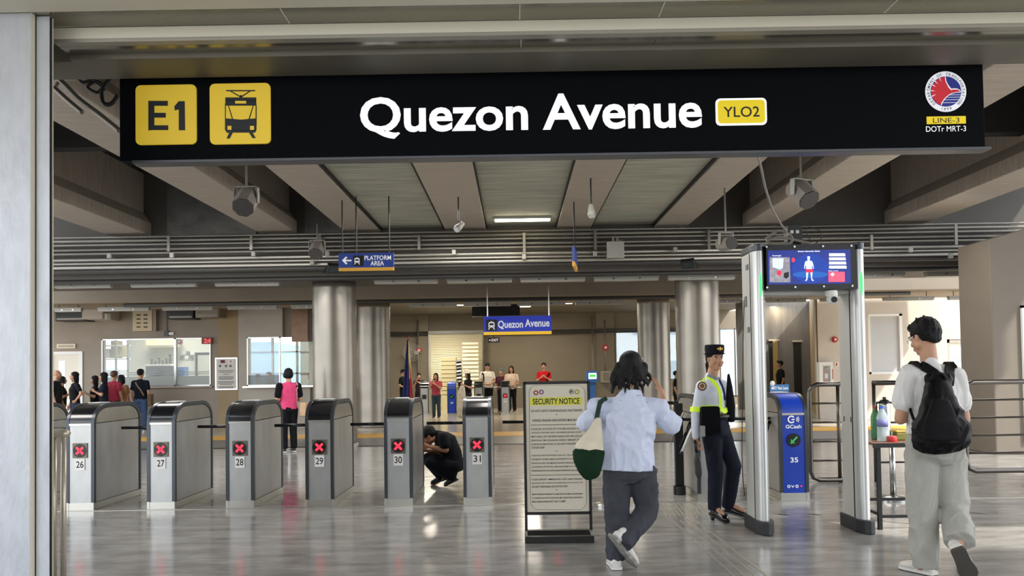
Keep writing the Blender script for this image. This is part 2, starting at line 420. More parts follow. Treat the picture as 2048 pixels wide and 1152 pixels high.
# ------------------------------------------------------------------ far left wall with ticket office windows
YW = 21.2
def wx(px, Y=YW, py=720): return W(px, py, Y).x
def wz(py, Y=YW, px=400): return W(px, py, Y).z
ZT = 3.75
w1 = (wx(204), wx(422), wz(773, px=310), wz(677, px=310))
w2 = (wx(497), wx(622), wz(771, px=560), wz(674, px=560))
xL = -19; xR = wx(628)
d0 = (wx(96), wx(166), 0.0, wz(703, px=140))
mb = MB()
mb.box(xL, d0[0], YW, YW+.2, 0, ZT); mb.box(d0[0], d0[1], YW, YW+.2, d0[3], ZT)
mb.box(d0[1], w1[0], YW, YW+.2, 0, ZT)
mb.box(w1[0], w1[1], YW, YW+.2, 0, w1[2]); mb.box(w1[0], w1[1], YW, YW+.2, w1[3], ZT)
mb.box(w1[1], wx(437), YW, YW+.2, 0, ZT)
struct('wall_back_left', mb, m_wall)
struct('wall_back_tan', MB().box(wx(437), wx(480), YW-.02, YW+.2, 0, ZT), m_walltan)
mb = MB().box(wx(480), w2[0], YW-.12, YW+.2, 0, ZT)
mb.box(w2[0], w2[1], YW-.12, YW+.2, 0, w2[2]); mb.box(w2[0], wx(568), YW-.12, YW+.2, w2[3], ZT)
struct('wall_back_booth', mb, m_walll)
mb = MB().box(wx(568), wx(700), YW-.02, YW+.2, w2[3], ZT); mb.box(w2[1], wx(700), YW-.02, YW+.1, 0, w2[2])
struct('wall_back_booth_side', mb, m_wall)
# office room behind
m_off = mat('office_white_wall', '#d9dccf', .6)
RB = 25.2
mb = MB()
o1, o2, oz0, oz1 = wx(560)*1.0, 0, 1.15, 2.6
mb.box(xL, -14.3, RB, RB+.1, 0, ZT)
mb.box(-14.3, -12.6, RB, RB+.1, 0, .9); mb.box(-14.3, -12.6, RB, RB+.1, 2.75, ZT)
mb.box(-12.6, -9.6, RB, RB+.1, 0, ZT)
mb.box(-9.6, -6.3, RB, RB+.1, 0, .9); mb.box(-9.6, -6.3, RB, RB+.1, 2.75, ZT)
mb.box(-6.3, -5.6, RB, RB+.1, 0, ZT)
mb.box(-5.7, -5.6, YW+.2, RB, 0, ZT)
struct('wall_office', mb, m_off)
# ------------------------------------------------------------------ far hall
YH = 31.0
xh0 = -5.6; 
hwl = (W(1232, 720, YH).x, W(1372, 720, YH).x); hwr = (W(1440, 720, YH).x, W(1500, 720, YH).x)
wz0 = W(1300, 760, YH).z; wz1 = W(1300, 660, YH).z
wz0b = W(1460, 792, YH).z
mb = MB().box(xh0-3, hwl[0], YH, YH+.2, 0, ZT)
mb.box(hwl[0], hwr[1], YH, YH+.2, wz1, ZT); mb.box(hwl[0], hwl[1], YH, YH+.2, 0, wz0); mb.box(hwl[1], hwr[0], YH, YH+.2, 0, wz1); mb.box(hwr[0], hwr[1], YH, YH+.2, 0, wz0b)
mb.box(hwr[1], 12, YH, YH+.2, 0, ZT)
struct('wall_back', mb, m_wallfar)
# darker pilaster and wall strip by the window
struct('trim_%d' % ti, MB().box(W(1192, 700, YH).x, W(1228, 700, YH).x, YH-.15, YH, 0, ZT), m_wallfar, bevel=.01); ti += 1
struct('trim_%d' % ti, MB().box(W(836, 700, YH).x, W(858, 700, YH).x, YH-.15, YH, 0, ZT), m_wallfar, bevel=.01); ti += 1
# ------------------------------------------------------------------ right part: corridor recess, pale concrete wall, near pier
YR = 21.4; YC = 27.0
cx0 = W(1540, 720, YC).x; cx1 = W(1626, 720, YC).x
mb = MB().box(cx0-1.1, cx1+.4, YC, YC+.2, 0, ZT)
struct('wall_corridor', mb, m_wallgloss)
rx0 = W(1637, 720, YR).x; rx1 = W(1972, 720, YR).x
xk = W(1621, 720, YC).x
struct('wall_corridor_side', MB().prism([(rx0-.03, YR+.03), (rx0+.2, YR+.26), (xk+.25, YC), (xk, YC)], 0, ZT, 'z'), m_walltan)
dr = (W(1895, 720, YR).x, W(1961, 720, YR).x, W(1930, 678, YR).z)
pn = (W(1738, 720, YR).x, W(1806, 720, YR).x, W(1770, 748, YR).z, W(1770, 628, YR).z)
mb = MB().box(rx0, pn[0], YR, YR+.25, 0, ZT); mb.box(pn[0], pn[1], YR, YR+.25, 0, pn[2]); mb.box(pn[0], pn[1], YR, YR+.25, pn[3], ZT)
mb.box(pn[1], dr[0], YR, YR+.25, 0, ZT); mb.box(dr[0], dr[1], YR, YR+.25, dr[2], ZT); mb.box(dr[1], rx1, YR, YR+.25, 0, ZT)
struct('wall_back_right', mb, m_wallsun)
px0 = W(1986, 700, 12.3).x
struct('wall_right', MB().prism([(px0, 0), (16, 0), (16, 3.95), (px0+1.0, 3.62), (px0+.5, 3.56), (px0, 3.42)], 12.3, 13.2, 'y'), m_pier, bevel=.02)
struct('baseboard_right', MB().box(px0+.45, px0+.49, 12.25, 12.3, 0.2, 2.35).box(px0+.45, 16, 12.25, 12.3, 2.31, 2.35), m_white)

# unseen canopy added above the camera so less light reaches the portal
struct('ceiling_shade_canopy', MB().box(-9, 9, -3, 3.7, 4.2, 4.4), m_cream)
struct('wall_unseen_dark', MB().box(-6, 12, -9.4, -9.2, -.3, 3.4), mat('dark_unseen_wall', '#4c4a48', .8))  # unseen wall added behind the camera, darkens what the gate fronts reflect
m_foam = mat('bumpy_insulation', '#6d6a66', .5, .3, noise_amt=.3, nscale=3, bump=1.0, bscale=5)
for x0, x1 in ((-6.55, -4.75), (-4.0, -3.15)): struct('trim_%d' % ti, MB().box(x0+.15, x1, YF-.03, YF, 4.0, 5.1), m_foam); ti += 1
# outdoor buildings seen through the openings
mw = mat('pale_facade', '#dfe6ea', .8); mbl = mat('blue_facade', '#6c9fce', .7)
def block(x0, x1, y, h, m, nm='office_building', lab='', win=True):
    t = thing(nm, lab, 'building', ((x0+x1)/2, y, -.3))
    w = (x1-x0)/2
    MB().box(-w, w, 0, 8, 0, h).build('wall', m, t)
    if win:
        nx = max(2, int((x1-x0)/2.2)); 
        for k in range(nx):
            for z in range(int(h/3)):
                cxx = -w + (k+.5)*2*w/nx; MB().box(cxx-.6, cxx+.6, -.05, .02, z*3+1, z*3+2.3).build('window', mat('far_window_glass', '#9fb4c4', .2), t)
    return t
block(-34, -17, 44, 9, mw, lab='pale building seen through the left ticket office window')
block(-14.2, -12.0, 38, 3.4, mbl, nm='blue_building', lab='blue building outside the right booth window', win=False)
block(4.5, 16, 48, 6.4, mw, lab='pale building outside the window behind the round columns')
block(17, 30, 40, 5.5, mw, lab='pale building outside beyond the right doorway wall')
# ------------------------------------------------------------------ big hanging station sign
def place(root, Y, px0, px1, py_c=None):
    pass
def TB(mb, body, px0, px1, py0, py1, Y, mi=0, bold=0.0, spacing=1.0):
    """lettering whose box is seen at these photo pixels on the plane y = Y"""
    a = W(px0, (py0+py1)/2, Y); b = W(px1, (py0+py1)/2, Y); t = W((px0+px1)/2, py0, Y); u = W((px0+px1)/2, py1, Y)
    return mb.text(body, a.x, b.x, u.z, t.z, Y, mi, bold, spacing=spacing)
def rect_px(px0, py0, px1, py1, Y):
    a = W(px0, (py0+py1)/2, Y); b = W(px1, (py0+py1)/2, Y); t = W((px0+px1)/2, py0, Y); u = W((px0+px1)/2, py1, Y)
    return a.x, b.x, u.z, t.z
SY = 4.66
xs0 = W(239, 230, SY).x; xs1 = W(1968, 205, SY).x
zt = W(1030, 128, SY).z; zb = W(1030, 309, SY).z
sg = thing('station_name_sign', 'wide black hanging sign reading Quezon Avenue under the entrance beam', 'sign', ((xs0+xs1)/2, SY, zb))
m_navyblk = mat('sign_black_face', '#04060b', .7, spec=.1)
MB().box(xs0, xs1, SY, SY+.10, zb, zt).build('board', m_navyblk, sg, world=True, bevel=.004)
MB().box(xs0+.08, xs1+.03, SY-.012, SY+.085, zb-.018, zb).build('bottom_rail', mat('sign_rail_grey', '#55575c', .35, .5), sg, world=True, bevel=.003)
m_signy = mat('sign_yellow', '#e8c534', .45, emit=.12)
for px0, px1, py0, py1 in ((273, 394, 171, 290), (421, 542, 168, 289)):
    x0, x1, z0, z1_ = rect_px(px0, py0, px1, py1, SY)
    MB().rbox(x0, x1, SY-.012, SY, z0, z1_, .03).build('yellow_plaque', m_signy, sg, world=True)
m_signblk = mat('sign_dark_print', '#14171f', .5)
TS = SY-.0125
b_ = MB()
# E and 1 as drawn strokes
def strokes(mb, quads, Y, mi=0, th=.0015):
    for q in quads:
        pts = [W(x, y, Y) for x, y in q]; mb.prism([(p.x, p.z) for p in pts], Y-th, Y, 'y', mi)
def scaleq(qs, ox, oy, s): return [[(ox+x*s, oy+y*s) for x, y in q] for q in qs]
k = 1/2.924
E = [[(868,590),(903,590),(903,760),(868,763)], [(903,590),(982,590),(982,619),(903,619)], [(903,660),(970,660),(970,688),(903,688)], [(903,733),(984,733),(984,761),(903,761)]]
one = [[(1046,592),(1081,592),(1083,762),(1046,762)], [(1046,592),(1046,640),(1022,646),(1020,622)]]
strokes(b_, scaleq(E, 0, 0, k) + scaleq(one, 0, 0, k), TS)
b_.build('lettering', m_signblk, sg, world=True)
# tram icon
t = MB()
tram = [[(1322,527),(1492,527),(1492,534),(1322,534)], [(1345,534),(1356,534),(1412,566),(1404,569)], [(1466,534),(1456,534),(1406,566),(1414,569)], [(1404,556),(1414,556),(1414,572),(1404,572)],
        [(1318,570),(1499,570),(1499,590),(1318,590)], [(1318,588),(1375,588),(1375,606),(1318,606)], [(1440,588),(1499,588),(1499,606),(1440,606)], [(1316,606),(1500,606),(1500,618),(1316,618)],
        [(1316,618),(1321,618),(1321,695),(1316,695)], [(1495,618),(1501,618),(1501,695),(1495,695)], [(1334,618),(1339,618),(1363,696),(1357,697)], [(1479,618),(1484,618),(1460,697),(1454,696)],
        [(1316,692),(1410,700),(1501,692),(1501,736),(1316,736)], [(1318,760),(1500,760),(1492,776),(1326,776)], [(1316,736),(1330,736),(1330,762),(1316,762)], [(1354,736),(1462,736),(1462,762),(1354,762)], [(1486,736),(1500,736),(1500,762),(1486,762)],
        [(1340,776),(1362,776),(1344,810),(1325,811)], [(1456,776),(1478,776),(1496,808),(1477,808)]]
strokes(t, scaleq(tram, 0, 0, k), TS)
t.build('tram_pictogram', m_signblk, sg, world=True)
# big white name
t = MB()
TB(t, 'Quezon', 720, 1056, 192, 276, SY-.002, bold=.022); TB(t, 'Avenue', 1085, 1404, 185, 258, SY-.002, bold=.022)
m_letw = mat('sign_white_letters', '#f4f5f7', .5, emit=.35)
t.build('lettering', m_letw, sg, world=True)
x0, x1, z0, z1_ = rect_px(1431, 197, 1533, 251, SY)
pl = MB().rbox(x0, x1, SY-.006, SY, z0, z1_, .028).build('station_code_plaque', m_letw, sg, world=True)
x0, x1, z0, z1_ = rect_px(1435, 201, 1529, 247, SY)
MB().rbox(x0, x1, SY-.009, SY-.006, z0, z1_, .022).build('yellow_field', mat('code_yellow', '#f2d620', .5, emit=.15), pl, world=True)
t = MB(); TB(t, 'YLO2', 1447, 1519, 213, 234, SY-.010, bold=.008); t.build('lettering', m_signblk, pl, world=True)
# seal
c0 = W(1891, 183.5, SY); R = (W(1932, 183, SY).x - W(1850, 183, SY).x)/2
def disc(mb, cx, cz, r, Y, mi=0, n=48, th=.002): mb.prism([(cx+r*math.cos(2*PI*i/n), cz+r*math.sin(2*PI*i/n)) for i in range(n)], Y-th, Y, 'y', mi)
seal = MB(); disc(seal, c0.x, c0.z, R, SY-.001, 0)
disc(seal, c0.x, c0.z, R*.745, SY-.0035, 1)
def spx(x, y):       # crop pixels of the seal -> metres
    return (c0.x + (x-459)/261*R, c0.z - (y-344)/258*R)
eagle = [(270,345),(268,320),(278,290),(300,250),(330,210),(370,178),(410,162),(448,157),(452,200),(470,250),(495,295),(525,325),(545,316),(585,322),(605,318),(625,332),(640,345),(580,358),(520,372),(470,402),(430,440),(400,480),(386,515),(340,490),(300,450),(278,400)]
seal.prism([spx(*p) for p in eagle], SY-.0075, SY-.006, 'y', 2)
for a, b, c in (((372,175),(384,172),(400,222)), ((312,215),(324,207),(356,250)), ((276,262),(290,252),(326,285)), ((266,328),(267,340),(320,335)), ((274,398),(280,412),(330,378))):
    seal.prism([spx(*a), spx(*b), spx(*c)], SY-.0085, SY-.0075, 'y', 0)
edge = [(448,157),(456,157),(462,205),(480,250),(505,290),(528,315),(548,308),(600,312),(640,335),(644,345),(625,338),(605,325),(545,322),(525,332),(495,302),(468,252),(450,205)]
seal.prism([spx(*p) for p in edge], SY-.0085, SY-.0075, 'y', 0)
arc = [(386,515),(400,480),(430,440),(470,402),(520,372),(580,358),(642,350),(644,362),(585,364),(524,379),(476,408),(438,446),(410,484),(396,520)]
seal.prism([spx(*p) for p in arc], SY-.0085, SY-.0075, 'y', 0)
for y, xa_ in ((388,490),(418,455),(450,430),(486,408)): 
    seal.prism([spx(xa_, y), spx(640 - (y-388)*.35, y), spx(640-(y-388)*.35, y+5), spx(xa_, y+5)], SY-.0085, SY-.0075, 'y', 0)
def ring_text(mb, body, cx, cz, r, a0, a1, h, Y, mi, flip=False):
    n = len(body)
    for i, ch in enumerate(body):
        if ch == ' ': continue
        a = math.radians(a0 + (a1-a0)*i/(n-1)); vs, fs = glyphs(ch, .01)
        X = [v[0] for v in vs]; Z = [v[1] for v in vs]; mx = (max(X)+min(X))/2; sc = h/.72
        th = a - PI/2 if not flip else a + PI/2
        rr = r
        out = []
        for v in vs:
            u = (v[0]-mx)*sc; w = (v[1]-.36)*sc
            out.append((cx + rr*math.cos(a) + u*math.cos(th) - w*math.sin(th), Y, cz + rr*math.sin(a) + u*math.sin(th) + w*math.cos(th)))
        mb.add(out, fs, mi)
ring_text(seal, 'DEPARTMENT OF TRANSPORTATION', c0.x, c0.z, R*.86, 224, -44, R*.13, SY-.0045, 3)
ring_text(seal, '1899', c0.x, c0.z, R*.86, 256, 284, R*.13, SY-.0045, 3, True)
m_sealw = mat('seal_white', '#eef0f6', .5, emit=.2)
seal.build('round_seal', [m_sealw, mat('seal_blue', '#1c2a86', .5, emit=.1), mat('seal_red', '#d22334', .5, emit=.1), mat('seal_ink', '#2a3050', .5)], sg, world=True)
x0, x1, z0, z1_ = rect_px(1853, 233, 1931, 248, SY)
lp = MB().box(x0, x1, SY-.004, SY, z0, z1_).build('line_plaque', mat('code_yellow', '#f2d620'), sg, world=True)
t = MB(); TB(t, 'LINE-3', 1866, 1919, 235.5, 245.5, SY-.005); t.build('lettering', m_signblk, lp, world=True)
t = MB(); TB(t, 'DOTr MRT-3', 1852, 1932, 252, 263, SY-.003); t.build('lettering', m_letw, sg, world=True)

# ------------------------------------------------------------------ turnstiles
TW, TL, TH, TSEAM = .305, 1.05, 1.14, .93
def tside(n=8, inset=0.0, z0=0.0):
    """side outline (y, z)"""
    o = [(inset, z0), ]
    ry, rz_ = .30, TH-TSEAM
    for k in range(n+1):
        a = PI - PI/2*k/n; o.append((ry + inset*0 + (ry-inset)*math.cos(a), TSEAM + (rz_-inset)*math.sin(a)))
    for k in range(n+1):
        a = PI/2 - PI/2*k/n; o.append((TL-ry + (ry-inset)*math.cos(a), TSEAM + (rz_-inset)*math.sin(a)))
    o.append((TL-inset, z0)); return o
m_tbody = mat('turnstile_brushed_steel', '#b9bab8', .36, .7, noise_amt=.16, nscale=5, stretch=(1,1,.4), bump=.03, bscale=9, rnoise=.05)
m_tedge = mat('turnstile_dark_edge', '#44494e', .3, .5)
m_thood = mat('turnstile_black_hood', '#17191c', .18, coat=.5)
m_tfoot = mat('turnstile_foot_steel', '#c4c3bb', .3, .9)
m_tside = mat('turnstile_side_cover', '#a3a29b', .16, .6, noise_amt=.1, nscale=6, bump=.05, bscale=5)
m_bezel = mat('indicator_bezel', '#6f6a5e', .4, .6)
m_bar = mat('black_chrome_bar', '#26272a', .18, .8)
def turnstile(label, x, y, number, w=TW, gcash=False, arms=True, group='fare gates in the near row', arm_dir=0, lit=True, scale=1, near=True):
    t = thing('fare_gate', label, 'fare gate', (x, y, 0), 0, group)
    h = w/2
    # foot
    MB().box(-h, h, 0, TL, 0, .075).build('plinth', m_tfoot, t, bevel=.003)
    # core: steel front and sides below the seam
    MB().box(-h+.03, h-.03, .008, TL-.008, .075, TSEAM).build('front_panel', m_tbody if not gcash else m_gblue, t)
    for s_ in (-1, 1):
        a, b = (h-.028, h-.006) if s_ > 0 else (-h+.006, -h+.028)
        MB().box(a, b, .05, TL-.05, .08, TSEAM-.004).build('side_panel', m_tbody, t)
        # glossy upper side cover
        o = [(yy, zz) for yy, zz in tside(8, .05, TSEAM+.004)]
        MB().prism(o, a, b, 'x').build('side_cover', m_tside, t)
        # dark edge band following the outline
        oo = tside(8, 0.0, .075); oi = tside(8, .042, .075); n = len(oo)
        a2, b2 = (h-.034, h) if s_ > 0 else (-h, -h+.034)
        vs = [(a2, p[0], p[1]) for p in oo] + [(a2, p[0], p[1]) for p in oi] + [(b2, p[0], p[1]) for p in oo] + [(b2, p[0], p[1]) for p in oi]
        fs = []
        for i in range(n-1):
            fs += [(i, i+1, n+i+1, n+i), (2*n+i, 3*n+i, 3*n+i+1, 2*n+i+1), (i, 2*n+i, 2*n+i+1, i+1), (n+i, n+i+1, 3*n+i+1, 3*n+i)]
        MB().add(vs, fs).build('edge_band', m_tedge, t, auto=35)
    # hood
    o = tside(10, .006, TSEAM+.0)
    MB().prism(o, -h+.03, h-.03, 'x').build('hood', m_thood if not gcash else m_gblue, t, auto=35)
    MB().box(-h+.034, h-.034, -.002, .012, TSEAM-.022, TSEAM).build('seam_strip', m_tfoot, t)
    for s_ in (-1, 1):
        MB().box(s_*(h-.017)-.012, s_*(h-.017)+.012, -.004, .02, 0, .08).build('corner_foot', m_tfoot, t)
    MB().box(-.08, .06, .3, .5, TH-.002, TH+.008).build('card_reader', mat('reader_white', '#d7d8d4', .3), t, bevel=.003)
    zi = .64
    if not gcash:
        bz = MB().box(-.079, .079, -.003, .01, zi-.08, zi+.08).build('indicator_bezel', m_bezel, t)
    mbd = MB(); disc(mbd, 0, zi, .072, -.0035, 0, 32, .003)
    dk = mbd.build('indicator', mat('indicator_black', '#120c0e', .3), t)
    if lit == 'green':
        m = MB(); m.obox((0, -.0075, zi), (.035, 0, .035), (0, .001, 0), (-.006, 0, .006)); m.obox((-.028, -.0075, zi-.012), (.005, 0, 0), (0, .001, 0), (0, 0, .02)); m.obox((-.012, -.0075, zi-.028), (.02, 0, 0), (0, .001, 0), (0, 0, .005))
        m.build('green_arrow', m_green if not gcash else mat('dim_green_led', '#2f9a4c', .4, emit=.5), dk)
    elif lit:
        m = MB()
        for s_ in (1, -1): m.obox((0, -.0075, zi), (.038, 0, .038*s_), (0, .001, 0), (-.0085*s_, 0, .0085))
        m.build('red_cross', m_reddot, dk)
    if number:
        if gcash:
            m = MB().text(number, -.042, .042, .40, .455, -.0005, 0, .02); m.build('number', m_inkw, t)
        else:
            lb = MB().box(-.05, .05, -.002, .009, .43, .552).build('number_label', m_paper, t)
            MB().text(number, -.04, .04, .455, .528, -.0026, 0, .012).build('number', m_ink, lb)
    if arms:
        zar = .86
        if arm_dir != 0:
            a = MB(); a.tube([(-h+.0, .3, zar-.0), (-h-.06, .3, zar), (-h-.42*1.0, .3, zar)], .0175, 12); 
            a.build('tripod_arm', m_bar, t, smooth=True)
            if gcash or not number: a = MB(); a.tube([(-h-.0, .3, zar-.03), (-h-.13, .22, zar-.3)], .0175, 12); a.build('tripod_arm', m_bar, t, smooth=True)
    return t
m_gblue = mat('gate_blue_wrap', '#1440b4', .35)
YG = 8.36
nx_ = {25: -0.5, 26: 160, 27: 322, 28: 480, 29: 639.5, 30: 797.5, 31: 955.5, 32: 1113, 34: 1425}
for n in (25, 26, 27, 28, 29, 30, 31, 32, 34):
    px = nx_[n]
    p = W(px, 1000, YG) if n > 25 else W(0, 1000, YG)
    x = W(px, 1000, YG).x if n > 25 else W(160, 1000, YG).x - (W(322, 1000, YG).x - W(160, 1000, YG).x)
    lab = {25: 'fare gate partly hidden by the left entrance jamb', 32: 'fare gate behind the security notice board', 34: 'fare gate without a visible number behind the uniformed guard'}.get(n, 'steel fare gate numbered %d with lit red cross' % n)
    turnstile(lab, x, YG, str(n) if n not in (25, 32, 34) else '', arm_dir=1)
x35 = W(1590, 980, YG).x
g35 = turnstile('blue wrapped fare gate numbered 35 with an e-wallet advert', x35, YG, '35', gcash=True, arm_dir=1, lit='green')
t = MB().text('GCash', -.085, .085, .765, .805, -.0005, 0, .02); t.build('lettering', m_inkw, g35)
t = MB()
for r, a0, a1 in ((.034, 40, 330),):
    pts = [(-.02+r*math.cos(math.radians(a)), .862+r*math.sin(math.radians(a))) for a in range(a0, a1, 10)]
    for p, q in zip(pts, pts[1:]):
        d = Vector((q[0]-p[0], 0, q[1]-p[1])); n_ = Vector((-d.z, 0, d.x)).normalized()*.007
        t.obox(((p[0]+q[0])/2, -.001, (p[1]+q[1])/2), d*.55, (0, .001, 0), n_)
t.box(-.02, .014, -.002, 0, .854, .867)
for r in (.036, .048, .06):
    pts = [(-.0+r*math.cos(math.radians(a)), .862+r*math.sin(math.radians(a))) for a in range(-30, 31, 10)]
    for p, q in zip(pts, pts[1:]):
        d = Vector((q[0]-p[0], 0, q[1]-p[1])); n_ = Vector((-d.z, 0, d.x)).normalized()*.0028
        t.obox(((p[0]+q[0])/2, -.001, (p[1]+q[1])/2), d*.55, (0, .001, 0), n_)
t.build('wallet_emblem', m_inkw, g35)
t = MB()
for i, kx in enumerate((-.065, -.022, .022)):
    if i == 1: 
        t.obox((kx-.008, -.001, .145), (.007, 0, -.012), (0, .001, 0), (.003, 0, .002)); t.obox((kx+.006, -.001, .145), (.007, 0, .012), (0, .001, 0), (.003, 0, -.002))
    else:
        for a in range(0, 360, 30):
            t.obox((kx+.013*math.cos(math.radians(a)), -.001, .145+.013*math.sin(math.radians(a))), (.004, 0, 0), (0, .001, 0), (0, 0, .004))
t.build('payment_icons', m_inkw, g35)
MB().prism([(.055, .152), (.08, .152), (.068, .135)], -.002, 0, 'y').build('red_payment_icon', m_reddot, g35)
t = MB().text('Tap here', -.06, .03, .973, .99, .02, 0, .01)
# put the words on the sloping hood
sl = MB()
for (x, y, z) in t.v:
    z2_ = z - .02; yy = .006 + .30 - .294*math.sqrt(max(0, 1-((z2_-TSEAM)/(TH-TSEAM-.006))**2)) - .003
    sl.v.append((x, yy, z2_))
sl.f = t.f; sl.m = t.m; sl.build('lettering', m_inkw, g35)
MB().obox((0, .115, 1.055), (.065, 0, 0), (0, .03, .035), (0, -.003, .003)).build('card_screen', m_black, g35)

# ------------------------------------------------------------------ walk-through detector
m_alu = mat('detector_aluminium', '#c9cac8', .32, .55)
m_det = mat('detector_panel', '#bcbcb6', .45, .1)
m_rub = mat('detector_rubber_foot', '#26272a', .5, noise_amt=.4, nscale=8)
YD = 6.62
xl0, xl1 = W(1520, 1060, YD).x, W(1546, 1060, YD).x
xr0, xr1 = W(1723, 1060, YD).x, W(1749, 1060, YD).x
dt = thing('walk_through_detector', 'walk-through metal detector arch with a lit screen', 'metal detector', ((xl0+xr1)/2, YD, 0))
ZD = W(1715, 484, YD).z
DL = .36
for i, (a, b) in enumerate(((xl0, xl1), (xr0, xr1))):
    py = thing('pylon', '', ''); del py['label']; del py['category']
    py.parent = dt; py.location = Vector((a, YD, 0)) - dt.location
    w = b-a; s_ = 1
    # body behind the rounded front column
    MB().box(.0, w-.0, .1, DL, .1, ZD-.06).build('side_panel', m_det, py, bevel=.01)
    fr = [(0, .13)] + [(w/2 - (w/2)*math.cos(PI*q/10), .11 - .11*math.sin(PI*q/10)) for q in range(11)] + [(w, .13)]
    MB().prism(fr, .11, ZD-.06, 'z').build('front_column', m_alu, py, auto=40)
    fo = [(-.02, DL+.03), (-.02, .06), (w*.15, -.03), (w*.5, -.06), (w*.9, -.04), (w+.03, .06), (w+.03, DL+.03)]
    MB().prism(fo, 0, .115, 'z').build('rubber_foot', m_rub, py, bevel=.008)
    co = [(-.005, DL+.005)] + [(w/2 - (w/2+.005)*math.cos(PI*q/8), .11 - .115*math.sin(PI*q/8)) for q in range(9)] + [(w+.005, DL+.005)]
    MB().prism(co, ZD-.06, ZD, 'z').build('top_cap', m_tedge, py, bevel=.006)
    zg0, zg1 = W(1660, 592, YD).z, W(1660, 544, YD).z
    gl = MB(); gl.prism([(w/2+.009*math.cos(2*PI*q/20), (zg0+zg1)/2 + (zg1-zg0)/2*math.sin(2*PI*q/20)) for q in range(20)], -.008, .01, 'y'); gl.build('green_light', m_green, py)
    if i == 0:
        for zz, yy, hh in ((ZD-.2, .16, .045), (ZD-.52, .22, .09), (ZD-.75, .15, .045)):
            MB().box(-.006, .012, yy, yy+.06, zz, zz+hh).build('hinge_block', mat('hinge_grey', '#6b6d6b', .5), py)
    else:
        for yy in (.14, .28): MB().box(-.0, .012, yy, yy+.02, W(1700, 842, YD+.3).z, W(1700, 832, YD+.3).z).build('sensor_slot', m_black, py)
# cross member and screen housing
xi0, xi1 = W(1531, 530, YD+.02).x, W(1708, 530, YD+.02).x
zs0, zs1 = W(1620, 579, YD).z, W(1620, 489, YD).z
MB().box(xl1-.02, xr0+.02, YD+.12, YD+.32, zs0-.03, zs1+.02).build('cross_member', m_det, dt, world=True, bevel=.01)
hs = MB().rbox(xi0, xi1, YD-.01, YD+.12, zs0, zs1, .012).build('screen_housing', m_black, dt, world=True)
sx0, sx1, sz0, sz1 = rect_px(1536, 500, 1701, 568, YD-.012)
m_scr = mat('screen_blue', '#0c1c72', .3, emit=.55, ecol='#0c2a86', noise_amt=.5, nscale=4)
scr = MB().box(sx0, sx1, YD-.014, YD-.01, sz0, sz1).build('screen', m_scr, hs, world=True)
def ui(l, h=None): return W(l, h, YD-.015)
kx = 300/2033
def u2(x, y): p = W(1480+x*kx, 440+y*kx, YD-.0155); return (p.x, p.z)
def poly(name, pts, m, par=scr, y=YD-.0155):
    return MB().prism([u2(*p) for p in pts], y-.0008, y, 'y').build(name, m, par, world=True)
m_scrw = mat('screen_white', '#e6ebf5', .4, emit=.8); m_scrr = mat('screen_red', '#f2506a', .4, emit=.7); m_scrred = mat('screen_pure_red', '#d8203c', .4, emit=.8)
m_scrb = mat('screen_pale_blue', '#b7cbf2', .4, emit=.8); m_scrlb = mat('screen_glow_blue', '#1556a8', .4, emit=.6)
glow = [(950+250*math.cos(2*PI*i/40), 660+200*math.sin(2*PI*i/40)) for i in range(40)]
poly('glow_ring', glow, mat('screen_glow', '#10399a', .4, emit=.5))
glow = [(950+240*math.cos(2*PI*i/40), 740+45*math.sin(2*PI*i/40)) for i in range(40)]
poly('glow_band', glow, m_scrlb, y=YD-.0165)
fig = MB()
for pg in ([(912,492),(945,492),(948,530),(935,548),(920,548),(910,530)], [(890,560),(920,545),(938,545),(975,560),(985,600),(972,640),(975,665),(892,665),(897,640),(882,600)],
           [(882,562),(897,575),(885,620),(880,660),(868,662),(870,615)], [(978,562),(965,575),(982,620),(988,660),(1000,660),(994,612)],
           [(895,712),(925,712),(915,790),(908,818),(885,830),(880,822),(897,800)], [(952,712),(982,712),(975,780),(980,800),(1000,822),(993,830),(968,818),(962,780)]):
    fig.prism([u2(*p) for p in pg], YD-.0185, YD-.0178, 'y')
fig.build('body_figure', m_scrb, scr, world=True)
poly('red_zone', [(890,668),(988,668),(984,712),(948,712),(940,690),(930,712),(893,712)], m_scrred, y=YD-.0175)
for k_, y_ in enumerate((470, 525, 582, 638)): poly('text_field', [(1206,y_-18),(1422+k_*6,y_-18),(1428+k_*6,y_+20),(1208,y_+20)], m_scrw)
poly('alert_panel', [(1198,702),(1418,702),(1420,838),(1200,838)], m_scrr)
poly('alert_icon', [(1252,712),(1280,738),(1252,764),(1226,738)], m_scrw, y=YD-.0165)
poly('camera_view', [(400,505),(672,505),(684,845),(402,845)], mat('screen_feed', '#a8a5ae', .4, emit=.4, col2='#3b3640', nscale=30))
poly('face_view', [(500,690),(560,690),(556,740),(520,760),(500,730)], m_scrred, y=YD-.0165)
poly('face_view', [(595,720),(660,700),(662,770),(620,800),(590,770)], m_black, y=YD-.0165)
poly('camera_image', [(440,520),(590,520),(580,650),(540,670),(440,640)], m_scrb, y=YD-.0165)
poly('alert_mark', [(700,525),(722,508),(750,540),(735,572),(705,570)], m_reddot)
tt = MB()
def ut(body, x0, x1, y0, y1, bold=.01):
    a = u2(x0, y1); b = u2(x1, y0); tt.text(body, a[0], b[0], a[1], b[1], YD-.016, 0, bold)
ut('Smart Security Gate', 785, 1082, 412, 440, .02); ut('Passenger', 440, 560, 474, 496); ut('Face count', 1200, 1330, 680, 696)
tt.build('lettering', m_scrw, scr, world=True)
